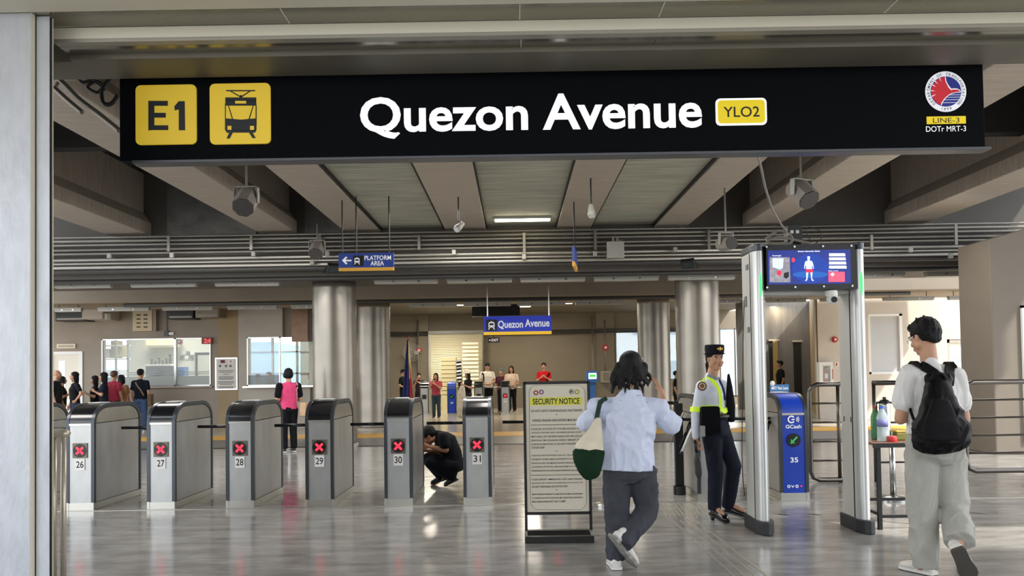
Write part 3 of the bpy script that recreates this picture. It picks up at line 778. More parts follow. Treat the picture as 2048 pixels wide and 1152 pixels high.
for x, y in ((360,365),(738,362),(1124,356),(1508,350),(368,915),(748,910),(1136,900),(1522,893)):
    p = u2(x, y); MB().cyl((p[0], YD-.02, p[1]), (p[0], YD-.008, p[1]), .009, n=12).build('screw', m_steel, hs, world=True)
# camera dome under the screen
dc = W(1663, 593, YD+.03)
dm = thing('dome_camera', 'white dome camera under the detector screen', 'camera', dc)
MB().lathe([(.045, .05), (.05, .045), (.052, .01), (.048, 0)], n=20).build('mount', m_white, dm, smooth=False)
MB().ell((0, -.01, -.02), (.048, .048, .048)).build('ball', m_white, dm, smooth=True)
MB().cyl((0, -.05, -.03), (0, -.062, -.032), .026, n=20).build('lens', m_black, dm)
# socket box and cables on the arch
sb = W(1590, 468, YD+.3)
bx = thing('socket_box', 'black power socket box standing on the detector arch', 'power box', (sb.x, YD+.3, W(1590, 489, YD+.3).z))
MB().rbox(-.065, .065, 0, .1, 0, .175, .03).build('casing', m_black, bx)
for s_ in (-.028, .022): MB().box(s_-.014, s_+.014, -.003, 0, .1, .128).build('socket', m_paper, bx)
def cable(label, pts, Y, r=.006, m=None, name='cable', group=None):
    P = [W(x, y, Y + (dy[0] if dy else 0)) for x, y, *dy in pts]
    c = Vector(P[0]); o = MB().tube([p - c for p in curve_pts(P, 8)], r, 8).build(name, m or m_wire, smooth=True)
    o.location = c; tag(o, label, 'cable', group); return o
cable('grey cable dropping from the big sign to the detector arch', [(1515,310,-1.6),(1522,335,-1.2),(1532,380,-.8),(1548,425,-.3),(1572,463,.1),(1579,470,-.1)], YD+.1, .009)
cable('loop of grey cable coiled on the left of the detector arch', [(1532,478),(1556,462),(1580,470),(1583,484),(1565,489),(1540,486),(1536,480),(1560,474),(1590,480),(1625,488)], YD+.25, .012)
cable('thin black cable looping beside the socket box', [(1624,486),(1615,470),(1612,458),(1622,455),(1640,462),(1643,476),(1632,486)], YD+.28, .004, m_wireblk)
cable('thin black cable hanging beside the left detector pylon', [(1488,600),(1486,700),(1485,800),(1484,900),(1486,960),(1490,992)], YD+.3, .004, m_wireblk)

# ------------------------------------------------------------------ security notice board
YB = 6.56
bx0, bx1 = W(1048, 900, YB).x, W(1181, 900, YB).x
nb = thing('notice_board', 'framed SECURITY NOTICE board on a black stand', 'notice board', ((bx0+bx1)/2, YB, 0))
zb0, zb1 = W(1115, 1026, YB).z, W(1115, 765, YB).z
fw = .014
xcen = (bx0+bx1)/2
xx0, xx1 = W(1050, 900, YB).x+.004, W(1180, 900, YB).x-.006
m_fr = mat('board_black_frame', '#15140f', .4)
MB().box(xx0-fw, xx0+fw*.6, YB-.012, YB+.02, .06, zb1+.01).build('upright', m_fr, nb, world=True)
MB().box(xx1-fw*.6, xx1+fw, YB-.012, YB+.02, .06, zb1+.01).build('upright', m_fr, nb, world=True)
MB().box(xx0, xx1, YB-.012, YB+.02, zb1-.012, zb1+.012).build('top_rail', m_fr, nb, world=True)
MB().box(xx0, xx1, YB-.012, YB+.02, zb0-.012, zb0+.012).build('bottom_rail', m_fr, nb, world=True)
MB().box(xx0-fw-.002, xx1+fw+.002, YB-.14, YB-.09, 0, .055).build('foot_bar', m_fr, nb, world=True, bevel=.002)
MB().box(xx0-fw-.002, xx1+fw+.002, YB+.12, YB+.17, 0, .055).build('foot_bar', m_fr, nb, world=True, bevel=.002)
for q in (xx0-.004, xx1+.004): MB().box(q-.01, q+.01, YB-.12, YB+.15, .055, .08).build('foot_brace', mat('board_brace_grey', '#8f8f88', .4), nb, world=True)
m_sheet = mat('notice_sheet', '#d9d1be', .5)
sh = MB().box(xx0+.004, xx1-.004, YB-.004, YB+.006, zb0, zb1).build('notice_sheet', m_sheet, nb, world=True)
def n2(x, y): p = W(1030+x*170/593, 750+y*170/593, YB-.005); return p.x, p.z
def ntext(mb, body, x0, x1, y0, y1, bold=.012):
    a = n2(x0, y1); b = n2(x1, y0); mb.text(body, a[0], b[0], a[1], b[1], YB-.0062, 0, bold)
a = n2(103, 213); b = n2(469, 152)
MB().box(a[0], b[0], YB-.0055, YB-.004, a[1], b[1]).build('yellow_band', mat('notice_yellow', '#ddd84a', .5), sh, world=True)
tx = MB()
ntext(tx, 'SECURITY NOTICE', 124, 450, 160, 206, .022)
ntext(tx, 'DO NOT LEAVE YOUR BAGGAGE UNATTENDED', 112, 470, 238, 259)
ntext(tx, 'HUWAG IWANAN ANG INYONG MGA BAGAHE', 122, 466, 304, 326)
lines = [('PLEASE BE CAUTIOUS OF YOUR BELONGINGS. KEEP', 114, 467, 368), ('WALLETS, PHONES AND VALUABLES SECURE. DOTR-', 114, 467, 394), ('MRT3 SHALL NOT BE RESPONSIBLE FOR THE LOSS OF', 114, 468, 421), ('PERSONAL BELONGINGS. KINDLY REPORT ANY', 114, 468, 447), ('SUSPICIOUS BEHAVIOR TO SECURITY PERSONNEL OR', 114, 468, 474), ('STATION STAFF.', 115, 208, 500),
         ('INGATAN ANG INYONG WALLET, CELLPHONE AT', 115, 470, 553), ('IPAGBIGAY ALAM SA MGA GUWARDIYA O TAUHAN NG', 116, 470, 579), ('ISTASYON ANG ANUMANG KAHINA-HINALANG BAGAY', 116, 471, 606), ('SA LOOB NG ISTASYON. ANG DOTR-MRT3 AY WALANG', 117, 471, 632), ('PANANAGUTAN SA NAWALANG PERSONAL NA GAMIT.', 117, 460, 659),
         ('PLEASE REPORT IMMEDIATELY ANY UNATTENDED', 118, 471, 720), ('BAGGAGE OR SUSPICIOUS PERSON(S) OR ACTIVITY TO', 118, 472, 746), ('SECURITY PERSONNEL OR STATION STAFF.', 119, 370, 771),
         ('MANGYARING IPAGBIGAY ALAM AGAD SA MGA GUWARDIYA', 119, 474, 823), ('O TAUHAN NG ISTASYON KUNG MAY MAKITANG NAIWAN O', 119, 474, 849), ('MGA KAHINA-HINALANG TAO O GAMIT.', 120, 356, 875)]
for s_, x0, x1, y in lines: ntext(tx, s_, x0, x1, y-1, y+15.5, .010)
for y in (275, 531, 800): 
    a = n2(280, y+2); b = n2(298, y-1); tx.box(a[0], b[0], YB-.0062, YB-.0052, a[1], b[1])
for y in (345, 696):
    a = n2(112, y+2.5); b = n2(466, y+.5); tx.box(a[0], b[0], YB-.0062, YB-.0052, a[1], b[1])
tx.build('lettering', m_ink, sh, world=True)
ol = MB(); cpts = []
for cx_, cy_, a0 in ((437, 130, 0), (150, 130, 90), (160, 880, 180), (447, 880, 270)):
    for q in range(7):
        an = math.radians(a0+15*q); cpts.append(n2(cx_+52*math.cos(an), cy_-60*math.sin(an)))
for p, q in zip(cpts, cpts[1:]+cpts[:1]):
    d = Vector((q[0]-p[0], 0, q[1]-p[1])); n_ = Vector((-d.z, 0, d.x)).normalized()*.0011
    ol.obox(((p[0]+q[0])/2, YB-.0055, (p[1]+q[1])/2), d*.5, (0, .0006, 0), n_)
ol.build('outline', m_ink, sh, world=True)
for (x, y, r, cc) in ((146,124,17,'#8a2c2c'),(184,119,17,'#7a4a72'),(432,118,18,'#a8a236')):
    p = n2(x, y); mb = MB(); disc(mb, p[0], p[1], r*170/593/236, YB-.0045, 0, 24, .001); e1 = mb.build('emblem', mat('emblem'+cc, cc, .5), sh, world=True)
    mb = MB(); disc(mb, p[0], p[1], r*.5*170/593/236, YB-.0058, 0, 20, .0008); mb.build('emblem_centre', mat('emblem_pale', '#d9d4b8', .5), e1, world=True)
mb = MB(); a = n2(378, 134); b = n2(408, 98); mb.text('4PH', a[0], b[0], a[1], b[1], YB-.0062, 0, .02); mb.build('emblem_letters', mat('emblem_ink', '#4b5a50', .5), sh, world=True)

# ------------------------------------------------------------------ left stainless handrail with close posts
YH_ = 5.3
m_palerail = mat('pale_rail_metal', '#c9bfae', .3, .4)
hr = thing('handrail', 'stainless handrail with close upright bars beside the left jamb', 'railing', (W(120, 1100, YH_).x, YH_, 0))
zr = W(120, 866, YH_).z; xr_ = W(134, 866, YH_).x
MB().tube([(xr_-1.3, YH_, zr), (xr_-.05, YH_, zr), (xr_-.02, YH_+.0, zr-.005), (xr_, YH_, zr-.02)], .034, 14).build('top_tube', m_palerail, hr, world=True, smooth=True)
for i in range(9):
    xx = xr_-.025 - i*.065
    MB().cyl((xx, YH_, 0), (xx, YH_, zr-.02), .019, n=12).build('upright_bar', m_palerail, hr, world=True, smooth=True)
# ------------------------------------------------------------------ round columns
def column(label, x, y, r, h, z0=0):
    c = thing('round_column', label, 'column', (x, y, z0), 0, 'silver painted round columns')
    prof = []
    for k in range(25): prof.append((r*(1+.006*math.sin(k*1.9)), h*k/24))
    MB().lathe(prof, n=56).build('shaft', m_column, c, smooth=True)
    MB().lathe([(r+.02, 0), (r+.02, .06), (r+.003, .07)], n=56).build('base_ring', m_conc, c, smooth=False)
    return c
c1 = column('silver round column left of the pair, nearest the pink-shirted woman', W(670, 880, 15.3).x, 15.35, .425, 3.26)
c2 = column('silver round column right of the left pair, standing farther back', W(749, 860, 19.9).x, 19.9, .425, 3.25)
c3 = column('silver round column behind the dark-haired woman in white, farther of the right pair', W(1311, 850, 19.9).x, 19.9, .41, 3.25)
c4 = column('silver round column behind the uniformed guard, nearer of the right pair', W(1401, 880, 15.3).x, 15.35, .425, 3.26)

# ------------------------------------------------------------------ pipes along the cross beam
def pipe_row(ys, Yp, r, m, g, lab, nm='conduit_pipe'):
    for i, y in enumerate(ys):
        a = W(1030, y, Yp)
        o = MB().cyl((-9.5, 0, 0), (9.6, 0, 0), r[i % len(r)], n=10).build(nm, m, smooth=True)
        o.location = (0, Yp - .02*(i % 3), a.z); tag(o, lab, 'pipe', g)
pipe_row((462, 470, 478, 487, 495), 14.02, (.022, .03, .022, .026), m_pipe, 'conduits along the top of the cross beam', 'grey conduit in the bundle along the top of the cross beam')
pipe_row((507, 515, 523), 14.05, (.03, .022), mat('bright_conduit', '#a5a198', .35, .6), 'bright conduits across the middle of the cross beam', 'bright grey conduit across the middle of the cross beam')
pipe_row((482, 530), 14.1, (.05,), m_pipedark, 'dark pipes on the cross beam', 'dark thick pipe on the cross beam')
pipe_row((551,), 14.38, (.045,), m_pipedark, None, 'dark cable trunk running above the front row of tube lights', 'cable_pipe')
pipe_row((599,), 18.80, (.045,), m_pipedark, None, 'dark cable trunk running above the rear row of tube lights', 'cable_pipe')
# vertical hangers and pipe clamps
for px, y0, y1 in ((338, 472, 503), (503, 470, 500), (640, 470, 500), (838, 470, 500), (1048, 466, 512), (1190, 462, 500), (1417, 460, 500), (1742, 470, 500), (1910, 448, 490)):
    p = W(px, y0, 13.95); q = W(px, y1, 13.95)
    o = MB().box(-.025, .025, -.01, .01, 0, p.z-q.z).build('pipe_bracket', m_pipe); o.location = (p.x, 13.93, q.z); tag(o, 'upright clamp bracket holding the pipes on the cross beam', 'bracket', 'pipe brackets on the cross beam')
for px, y in ((220, 512), (345, 511), (508, 508), (625, 525), (655, 508), (908, 505), (1048, 514), (1190, 508), (1820, 500), (1900, 512), (1350, 500)):
    p = W(px, y, 13.96); o = MB().box(-.035, .035, -.03, .03, -.045, .045).build('pipe_clamp', m_greybox, bevel=.006); o.location = (p.x, 13.94, p.z); tag(o, 'small grey conduit clamp box on the bright pipes', 'clamp', 'conduit boxes on the pipes')
# ------------------------------------------------------------------ tube lights
def tube_light(p, L, lab, g, on=False, ztop=3.25):
    t = thing('tube_light', lab, 'ceiling light', p, 0, g)
    MB().rbox(-L/2, L/2, -.06, .06, 0, .05, .02).build('housing', m_greybox, t)
    MB().rbox(-L/2+.01, L/2-.01, -.05, .05, -.045, .002, .02).build('diffuser', m_lampon if on else m_tube, t)
    for s_ in (-.2, .2): MB().box(s_*L-.02, s_*L+.02, -.062, .062, -.015, .012).build('clip', m_steel, t)
    for s_ in (-.36, .36): MB().cyl((s_*L, 0, .05), (s_*L, 0, ztop-p.z+.005), .008, n=6).build('hanger', m_blackm, t)
Y1 = 14.62
for a, b in ((110, 225), (262, 395), (430, 560), (748, 877), (893, 1025), (1040, 1171), (1187, 1318), (1335, 1470), (1720, 1808), (1850, 1982)):
    p = W((a+b)/2, 565, Y1-.0); p = W((a+b)/2, 572 - (a+b-300)*.0135*.5, Y1)
    tube_light(p, (b-a)*Y1/F, 'unlit tube light in the front row on the cross beam', 'front row of unlit tube lights')
Y2 = 19.0
for a, b in ((110, 165), (197, 300), (325, 427), (455, 555), (582, 628), (817, 915), (926, 1023), (1034, 1132), (1150, 1247), (1440, 1482), (1530, 1612), (1640, 1720), (1766, 1867), (1896, 1975)):
    p = W((a+b)/2, 620 - (a+b-300)*.0135*.5, Y2)
    tube_light(p, (b-a)*Y2/F, 'unlit tube light in the rear row on the second cross beam', 'rear row of unlit tube lights')
# lit slot lamp under the centre deck
p = W(1045, 457, 13.4)
t = thing('lit_tube_light', 'lit yellowish tube light under the middle deck bay', 'ceiling light', (p.x, 13.4, ZB+.02))
MB().rbox(-.5, .5, -.06, .06, 0, .05, .02).build('housing', m_greybox, t); MB().rbox(-.48, .48, -.05, .05, -.03, .002, .015).build('diffuser', m_lampon, t)
# ------------------------------------------------------------------ hanging speakers
def speaker(px, py, Y, ztop, label, yaw=0.0, tilt=.75, r=.125):
    p = W(px, py, Y)
    t = thing('horn_speaker', label, 'speaker', (p.x, Y, p.z), yaw, 'octagonal speakers hanging from the ceiling')
    d = Vector((0, -math.cos(tilt), -math.sin(tilt)))
    MB().cyl(-d*.15, d*.13, r, r, n=8).build('casing', mat('speaker_grey', '#8d8780', .5, noise_amt=.1, nscale=8), t)
    MB().cyl(d*.131, d*.15, r*.93, r*.93, n=8).build('grille', mat('speaker_grille', '#4b4846', .7), t)
    MB().cyl((0, .02, .0), (0, .02, ztop-p.z), .012, n=8).build('drop_rod', m_pipe, t)
    MB().box(-r-.012, -r, -.02, .04, -.02, .16).box(r, r+.012, -.02, .04, -.02, .16).box(-r-.012, r+.012, -.02, .04, .15, .162).build('yoke', m_greybox, t)
speaker(492, 402, 8.6, 4.9, 'octagonal speaker hanging below the tram pictogram of the big sign')
speaker(634, 499, 13.4, 4.06, 'octagonal speaker hanging by the pipes left of the PLATFORM AREA sign', r=.13)
speaker(1605, 387, 8.6, 4.9, 'octagonal speaker hanging above the detector screen', .4)
speaker(1453, 487, 11.2, 4.08, 'dark octagonal speaker hanging left of the detector arch', .3, .1, .1)
# spot lamps
m_glassw = mat('lamp_lens', '#d6d8da', .15)
def spot(px, py, Y, label, ztop, aim, r=.055):
    p = W(px, py, Y); t = thing('spot_lamp', label, 'spot lamp', (p.x, Y, p.z), 0, 'small spot lamps under the deck')
    a = Vector(aim).normalized(); O = Vector((0, 0, 0))
    MB().cyl(-a*.12, a*.02, .035, r, n=14).cyl(a*.02, a*.06, r, r, n=14).build('lamp_head', m_greybox, t, auto=35)
    MB().cyl(a*.06, a*.062, r*.85, n=14).build('lens', m_glassw, t)
    MB().tube([O-a*.1, (0, .03, .12), (0, .03, ztop-p.z)], .01, 8).build('stem', m_blackm, t)
spot(917, 455, 11.5, 'spot lamp on a stem pointing down-left under the middle deck', 4.06, (-.5, -.6, -.6))
spot(1183, 425, 10.5, 'spot lamp on a stem pointing down beside the right deck strip', 4.05, (0, -.4, -.9))
def flood(px, py, Y, label, ry):
    p = W(px, py, Y); t = thing('flood_lamp', label, 'flood lamp', (p.x, Y, p.z), ry, 'black flood lamps on the cross beam')
    MB().obox((0, 0, 0), (.12, 0, 0), (0, .03, .03), (0, -.06, .06)).build('housing', m_black, t, bevel=.01)
    MB().obox((0, -.032, -.032), (.1, 0, 0), (0, .002, .002), (0, -.045, .045)).build('lens', mat('flood_glass', '#2b3436', .1), t)
    MB().cyl((0, .19, 0), (0, .66, 0), .015).box(-.13, -.12, -.02, .2, -.02, .02).box(.12, .13, -.02, .2, -.02, .02).box(-.13, .13, .19, .2, -.02, .02).build('bracket', m_blackm, t)
flood(668, 536, 13.62, 'black flood lamp at the left end below the PLATFORM AREA sign', .5)
flood(1376, 527, 13.62, 'black flood lamp above the column behind the guard', -.5)
# grey junction box
p = W(1232, 516, 13.72)
t = thing('junction_box', 'grey junction box hanging from the cross beam right of centre', 'junction box', (p.x, 13.72, p.z))
MB().box(-.15, .15, 0, .12, 0, .3).build('casing', m_greybox, t, bevel=.01)
MB().cyl((-.03, .1, .3), (-.03, .1, .40), .02).build('conduit', m_pipe, t); MB().cyl((.04, .1, .3), (.04, .1, .40), .02).build('conduit', m_pipe, t)
MB().box(.06, .13, .10, .55, .3, .34).build('support', m_pipe, t)
MB().cyl((-.02, .06, -.04), (-.02, .06, 0), .02).build('gland', m_pipe, t)
# small camera on the right beam
p = W(1470, 345, 9.0)
t = thing('sensor_box', 'small white sensor box under the right deck edge', 'sensor', (p.x, 9.0, 3.93))
MB().box(-.07, .07, -.05, .05, 0, .05).build('casing', m_white, t, bevel=.008); MB().cyl((-.0, 0, .05), (0, 0, .12), .02).build('mount', m_steel, t)
MB().tube(curve_pts([(-.02, 0, .09), (-.1, 0, .11), (-.18, 0, .07), (-.2, .02, .12)]), .008).build('cable', m_wireblk, t)
# ------------------------------------------------------------------ PLATFORM AREA sign
def sign_board(name, label, px0, py0, px1, py1, Y, face, depth=.05, tilt=0):
    x0, x1, z0, z1_ = rect_px(px0, py0, px1, py1, Y)
    t = thing(name, label, 'sign', ((x0+x1)/2, Y, z0))
    return t, (x0, x1, z0, z1_)
m_blue = mat('sign_blue', '#27408f', .45, emit=.05); m_blue2 = mat('sign_bright_blue', '#2234a8', .45, emit=.25); m_syel = mat('sign_strip_yellow', '#d9a53c', .5, emit=.05)
Yp = 11.6
t, (x0, x1, z0, z1_) = sign_board('direction_sign', 'blue PLATFORM AREA sign with arrow hanging at the left', 677, 506, 787, 541, Yp, None)
MB().box(x0, x1, Yp, Yp+.06, z0+.045, z1_).build('board', m_blue, t, world=True); MB().box(x0, x1, Yp, Yp+.06, z0, z0+.045).build('yellow_strip', m_syel, t, world=True)
tx = MB(); TB(tx, 'PLATFORM', 729, 782, 511, 520, Yp-.003, bold=.012); TB(tx, 'AREA', 741, 768, 522, 531, Yp-.003, bold=.012)
tx.build('lettering', m_inkw, t, world=True)
ar = MB(); strokes(ar, [[(684,521),(692,513),(695,515),(689,521),(695,527),(692,529)], [(687,519.5),(703,519.5),(703,522.5),(687,522.5)]], Yp-.001); ar.build('arrow', m_inkw, t, world=True)
pa = MB(); strokes(pa, [[(706,511),(727,511),(727,532),(706,532)]], Yp-.001); pp = pa.build('train_panel', m_black, t, world=True)
def train_icon(par, px, py, s, Y):
    m = MB()
    strokes(m, [[(px-.28*s,py-.38*s),(px+.28*s,py-.38*s),(px+.34*s,py-.2*s),(px+.34*s,py+.22*s),(px-.34*s,py+.22*s),(px-.34*s,py-.2*s)], [(px-.12*s,py-.46*s),(px+.12*s,py-.46*s),(px+.12*s,py-.4*s),(px-.12*s,py-.4*s)],
                [(px-.26*s,py+.25*s),(px-.14*s,py+.25*s),(px-.28*s,py+.46*s),(px-.4*s,py+.46*s)], [(px+.26*s,py+.25*s),(px+.14*s,py+.25*s),(px+.28*s,py+.46*s),(px+.4*s,py+.46*s)]], Y)
    o = m.build('train_pictogram', m_inkw, par, world=True)
    m = MB(); strokes(m, [[(px-.22*s,py-.25*s),(px+.22*s,py-.25*s),(px+.24*s,py-.02*s),(px-.24*s,py-.02*s)], [(px-.24*s,py+.08*s),(px-.14*s,py+.08*s),(px-.14*s,py+.16*s),(px-.24*s,py+.16*s)], [(px+.24*s,py+.08*s),(px+.14*s,py+.08*s),(px+.14*s,py+.16*s),(px+.24*s,py+.16*s)]], Y-.002)
    m.build('window_marks', m_black, o, world=True)
train_icon(pp, 714, 522, 15, Yp-.003)
for q in (684, 712, 778): MB().cyl((W(q, 506, Yp).x, Yp+.03, z1_), (W(q, 506, Yp).x, Yp+.03, 4.1), .01, n=8).build('hanger_rod', m_blackm, t, world=True)
# far blue Quezon Avenue sign
Yq = 16.6
t, (x0, x1, z0, z1_) = sign_board('station_sign', 'blue hanging sign reading Quezon Avenue with yellow strip', 967, 632, 1103, 669, Yq, None)
zy = W(1035, 663, Yq).z
MB().box(x0, x1, Yq, Yq+.06, zy, z1_).build('board', m_blue2, t, world=True); MB().box(x0, x1, Yq, Yq+.06, z0, zy).build('yellow_strip', mat('lit_strip_yellow', '#e8b92c', .5, emit=.25), t, world=True)
tx = MB(); TB(tx, 'Quezon', 996, 1046, 641, 658.5, Yq-.003, bold=.02); TB(tx, 'Avenue', 1050, 1099, 638, 653.5, Yq-.003, bold=.02); tx.build('lettering', m_inkw, t, world=True)
pa = MB(); strokes(pa, [[(972,639),(994,639),(994,662),(972,662)]], Yq-.001); pp = pa.build('train_panel', m_black, t, world=True); train_icon(pp, 983, 651, 18, Yq-.003)
MB().cyl((W(1098, 632, Yq).x, Yq+.03, z1_), (W(1098, 632, Yq).x, Yq+.03, 4.4), .015, n=8).build('hanger_rod', m_steel, t, world=True)
MB().cyl((W(975, 632, Yq).x, Yq+.03, z1_), (W(975, 632, Yq).x, Yq+.03, 4.4), .015, n=8).build('hanger_rod', m_steel, t, world=True)
# exit sign
Ye = 28.0
t, (x0, x1, z0, z1_) = sign_board('exit_sign', 'small dark EXIT sign with arrow below the far blue sign', 976, 675, 999, 685, Ye, None)
MB().box(x0, x1, Ye, Ye+.05, z0, z1_).build('board', m_black, t, world=True); tx = MB(); TB(tx, 'EXIT', 983, 997, 677.5, 683, Ye-.003, bold=.02); tx.build('lettering', m_inkw, t, world=True)
ar = MB(); strokes(ar, [[(977.5,680.5),(980,678.3),(980,682.7)], [(979.5,680),(982,680),(982,681),(979.5,681)]], Ye-.001); ar.build('arrow', m_inkw, t, world=True)
MB().cyl(((x0+x1)/2, Ye+.02, z1_), ((x0+x1)/2, Ye+.02, 3.76), .012, n=6).build('hanger_rod', m_blackm, t, world=True)
# sign seen edge-on
Yn = 12.0; p = W(1150, 538, Yn); q = W(1150, 500, Yn)
t = thing('edge_on_sign', 'narrow sign seen edge-on hanging right of centre', 'sign', (p.x, Yn, p.z), math.radians(82))
hh = q.z-p.z
MB().box(-.35, .35, -.02, .02, .07, hh).build('board', m_blue, t); MB().box(-.35, .35, -.02, .02, 0, .07).build('yellow_strip', m_syel, t)
MB().cyl((0, 0, hh), (0, 0, 4.05-p.z), .01, n=8).build('hanger_rod', m_blackm, t)
# blue AREA sign partly hidden behind the second beam
Ya = 23.5; x0, x1, z0, z1_ = rect_px(1196, 588, 1266, 598, Ya)
t = thing('area_sign', 'blue AREA sign hidden up behind the second cross beam', 'sign', ((x0+x1)/2, Ya, z0))
MB().box(x0, x1, Ya, Ya+.05, z0, 3.7).build('board', m_blue, t, world=True); tx = MB(); TB(tx, 'AREA', 1228, 1248, 590, 598, Ya-.003, bold=.02); tx.build('lettering', m_inkw, t, world=True)
# black display box hanging in the far hall
Yb_ = 22.5; x0, x1, z0, z1_ = rect_px(943, 600, 1040, 632, Yb_)
t = thing('display_board', 'black display box hanging above the far blue sign', 'display', ((x0+x1)/2, Yb_, z0)); MB().box(x0, x1, Yb_, Yb_+.3, z0, z1_).build('casing', m_black, t, world=True, bevel=.01)
MB().cyl((x0+.1, Yb_+.1, z1_), (x0+.1, Yb_+.1, 3.76), .02).build('hanger_rod', m_blackm, t, world=True); MB().cyl((x1-.1, Yb_+.1, z1_), (x1-.1, Yb_+.1, 3.76), .02).build('hanger_rod', m_blackm, t, world=True)
# downlights in far ceiling
for px, Yl, on in ((928, 26, 1), (1128, 26, 1), (1045, 27, 1), (1135, 22.2, 1), (905, 22.2, 1), (1100, 23.4, 0)):
    x = W(px, 600, Yl).x; t = thing('panel_light', 'lit panel light in the far hall ceiling', 'ceiling light', (x, Yl, 3.74), 0, 'panel lights in the far hall ceiling')
    MB().box(-.3, .3, -.15, .15, -.03, .0).build('frame', m_white, t); MB().box(-.27, .27, -.12, .12, -.036, -.03).build('diffuser', m_lampon, t)
# ------------------------------------------------------------------ far wall: services
p = W(1190, 640, 30.8)
def vpipe(px, Y, y0, y1, lab, r=.03, m=None, g=None):
    a = W(px, y0, Y); b = W(px, y1, Y); o = MB().cyl((0, 0, 0), (0, 0, a.z-b.z), r, n=10).build('riser_pipe', m or m_pipe, smooth=True); o.location = (b.x, Y, b.z); tag(o, lab, 'pipe', g)
vpipe(1187, 30.6, 632, 818, 'grey riser pipe at the left edge of the far window pilaster')
vpipe(1211, 30.6, 640, 755, 'grey riser pipe with a red alarm on the far pilaster')
vpipe(838, 30.6, 640, 818, 'grey riser pipe behind the flag and fan')
for i, y in enumerate((662, 667)):
    a = W(1030, y, 30.7); o = MB().cyl((-5.5, 0, 0), (6.5, 0, 0), .035, n=8).build('wall_conduit', m_pipedark, smooth=True); o.location = (0, 30.8, a.z); tag(o, 'dark conduit along the top of the far brown wall', 'pipe', 'conduits along the far wall')
def alarm(px, py, Y, lab, r=.08):
    p = W(px, py, Y); t = thing('alarm_bell', lab, 'fire alarm', (p.x, Y, p.z)); 
    MB().cyl((0, 0, 0), (0, -.06, 0), r, r*.85, n=24).build('dome', m_red, t, auto=40); MB().cyl((0, -.06, 0), (0, -.075, 0), r*.4, n=16).build('centre', m_white, t)
alarm(1211, 695, 30.57, 'red alarm bell on the riser pipe by the far window', .13)
alarm(1669, 679, YR, 'red alarm bell on the tan wall above the extinguisher cabinet', .085)
alarm(360, 683, YW+.28, 'red alarm bell seen inside the left ticket office window', .085)
alarm(838, 701, 30.55, 'red alarm bell by the wall fan', .12)
# wall fan
p = W(824, 705, 30.3)
t = thing('wall_fan', 'round wall fan behind the flag', 'fan', (p.x, 30.3, p.z))
ring = MB()
for r in (.34, .26, .18, .1):
    pts = [(r*math.cos(2*PI*i/24), 0, r*math.sin(2*PI*i/24)) for i in range(25)]; ring.tube(pts, .008, 6)
for i in range(16): ring.tube([(0, -.03, 0), (.34*math.cos(2*PI*i/16), 0, .34*math.sin(2*PI*i/16))], .005, 5)
ring.build('guard_cage', m_greybox, t)
for i in range(3):
    a = 2*PI*i/3; MB().obox((.14*math.cos(a), .05, .14*math.sin(a)), (.12*math.cos(a), 0, .12*math.sin(a)), (-.06*math.sin(a), .02, .06*math.cos(a)), (0, .004, 0)).build('blade', m_greybox, t)
MB().cyl((0, .02, 0), (0, .3, 0), .07).build('motor', m_blackm, t); MB().cyl((0, .25, 0), (0, .7, 0), .02).build('bracket', m_blackm, t)
# roller shutters with lit shop behind (bright slats)
Ysh = 30.7
x0, x1, z0, z1_ = rect_px(860, 668, 966, 822, Ysh)
t = thing('roller_shutter', 'bright slatted roller shutter at the far wall left of centre', 'shutter', ((x0+x1)/2, Ysh, 0))
m_sh = mat('shutter_metal', '#d8cfae', .4, .2); 
mb = MB(); n = 44
for i in range(n):
    z = .05 + (z1_-.05)*i/n; mb.obox(((x0+x1)/2, Ysh+.03, z+.03), ((x1-x0)/2-.04, 0, 0), (0, .006, .02), (0, -.003, .0015))
mb.box(x0, x1, Ysh+.04, Ysh+.06, .0, z1_)
mb.build('slats', m_sh, t, world=True)['kind'] = 'stuff'
MB().box(x0-.05, x0, Ysh-.02, Ysh+.1, 0, z1_+.05).build('guide_rail', m_steel, t, world=True); MB().box(x1, x1+.05, Ysh-.02, Ysh+.1, 0, z1_+.05).build('guide_rail', m_steel, t, world=True)
MB().box(x0-.05, x1+.05, Ysh-.05, Ysh+.1, z1_, z1_+.14).build('shutter_box', m_greybox, t, world=True, bevel=.01)
# stacked cream panels / papers in front of it
x0, x1, z0, z1_ = rect_px(882, 714, 912, 764, 29.8)
t = thing('cream_cabinet', 'cream slatted cabinet against the far shutter', 'cabinet', ((x0+x1)/2, 29.8, 0)); MB().box(x0, x1, 29.8, 30.2, 0, z1_).build('body', mat('cream_cabinet', '#d8cca0', .5), t, world=True)
for i in range(9): MB().box(x0+.02, x1-.02, 29.79, 29.8, .6+i*.16, .6+i*.16+.015).build('slat_gap', m_pipedark, t, world=True)
x0, x1, z0, z1_ = rect_px(925, 700, 957, 770, 29.6)
t = thing('louvred_shutter', 'white louvred panel leaning at the right of the far shutter', 'shutter', ((x0+x1)/2, 29.6, 0)); mb = MB().box(x0, x1, 29.66, 29.7, 0, z1_).build('panel', mat('white_louvre', '#efe8cf', .5), t, world=True)
for i in range(12): MB().obox(((x0+x1)/2, 29.63, .9+i*.15), ((x1-x0)/2, 0, 0), (0, .03, .04), (0, -.004, .003)).build('louvre', mat('white_louvre', '#efe8cf'), t, world=True)
x0, x1, z0, z1_ = rect_px(913, 720, 922.5, 765, 29.7)
t = thing('newspaper_rack', 'rack of striped papers beside the louvred panel', 'rack', ((x0+x1)/2, 29.7, 0)); MB().box(x0, x1, 29.75, 29.8, 0, z1_).build('frame', m_blackm, t, world=True)
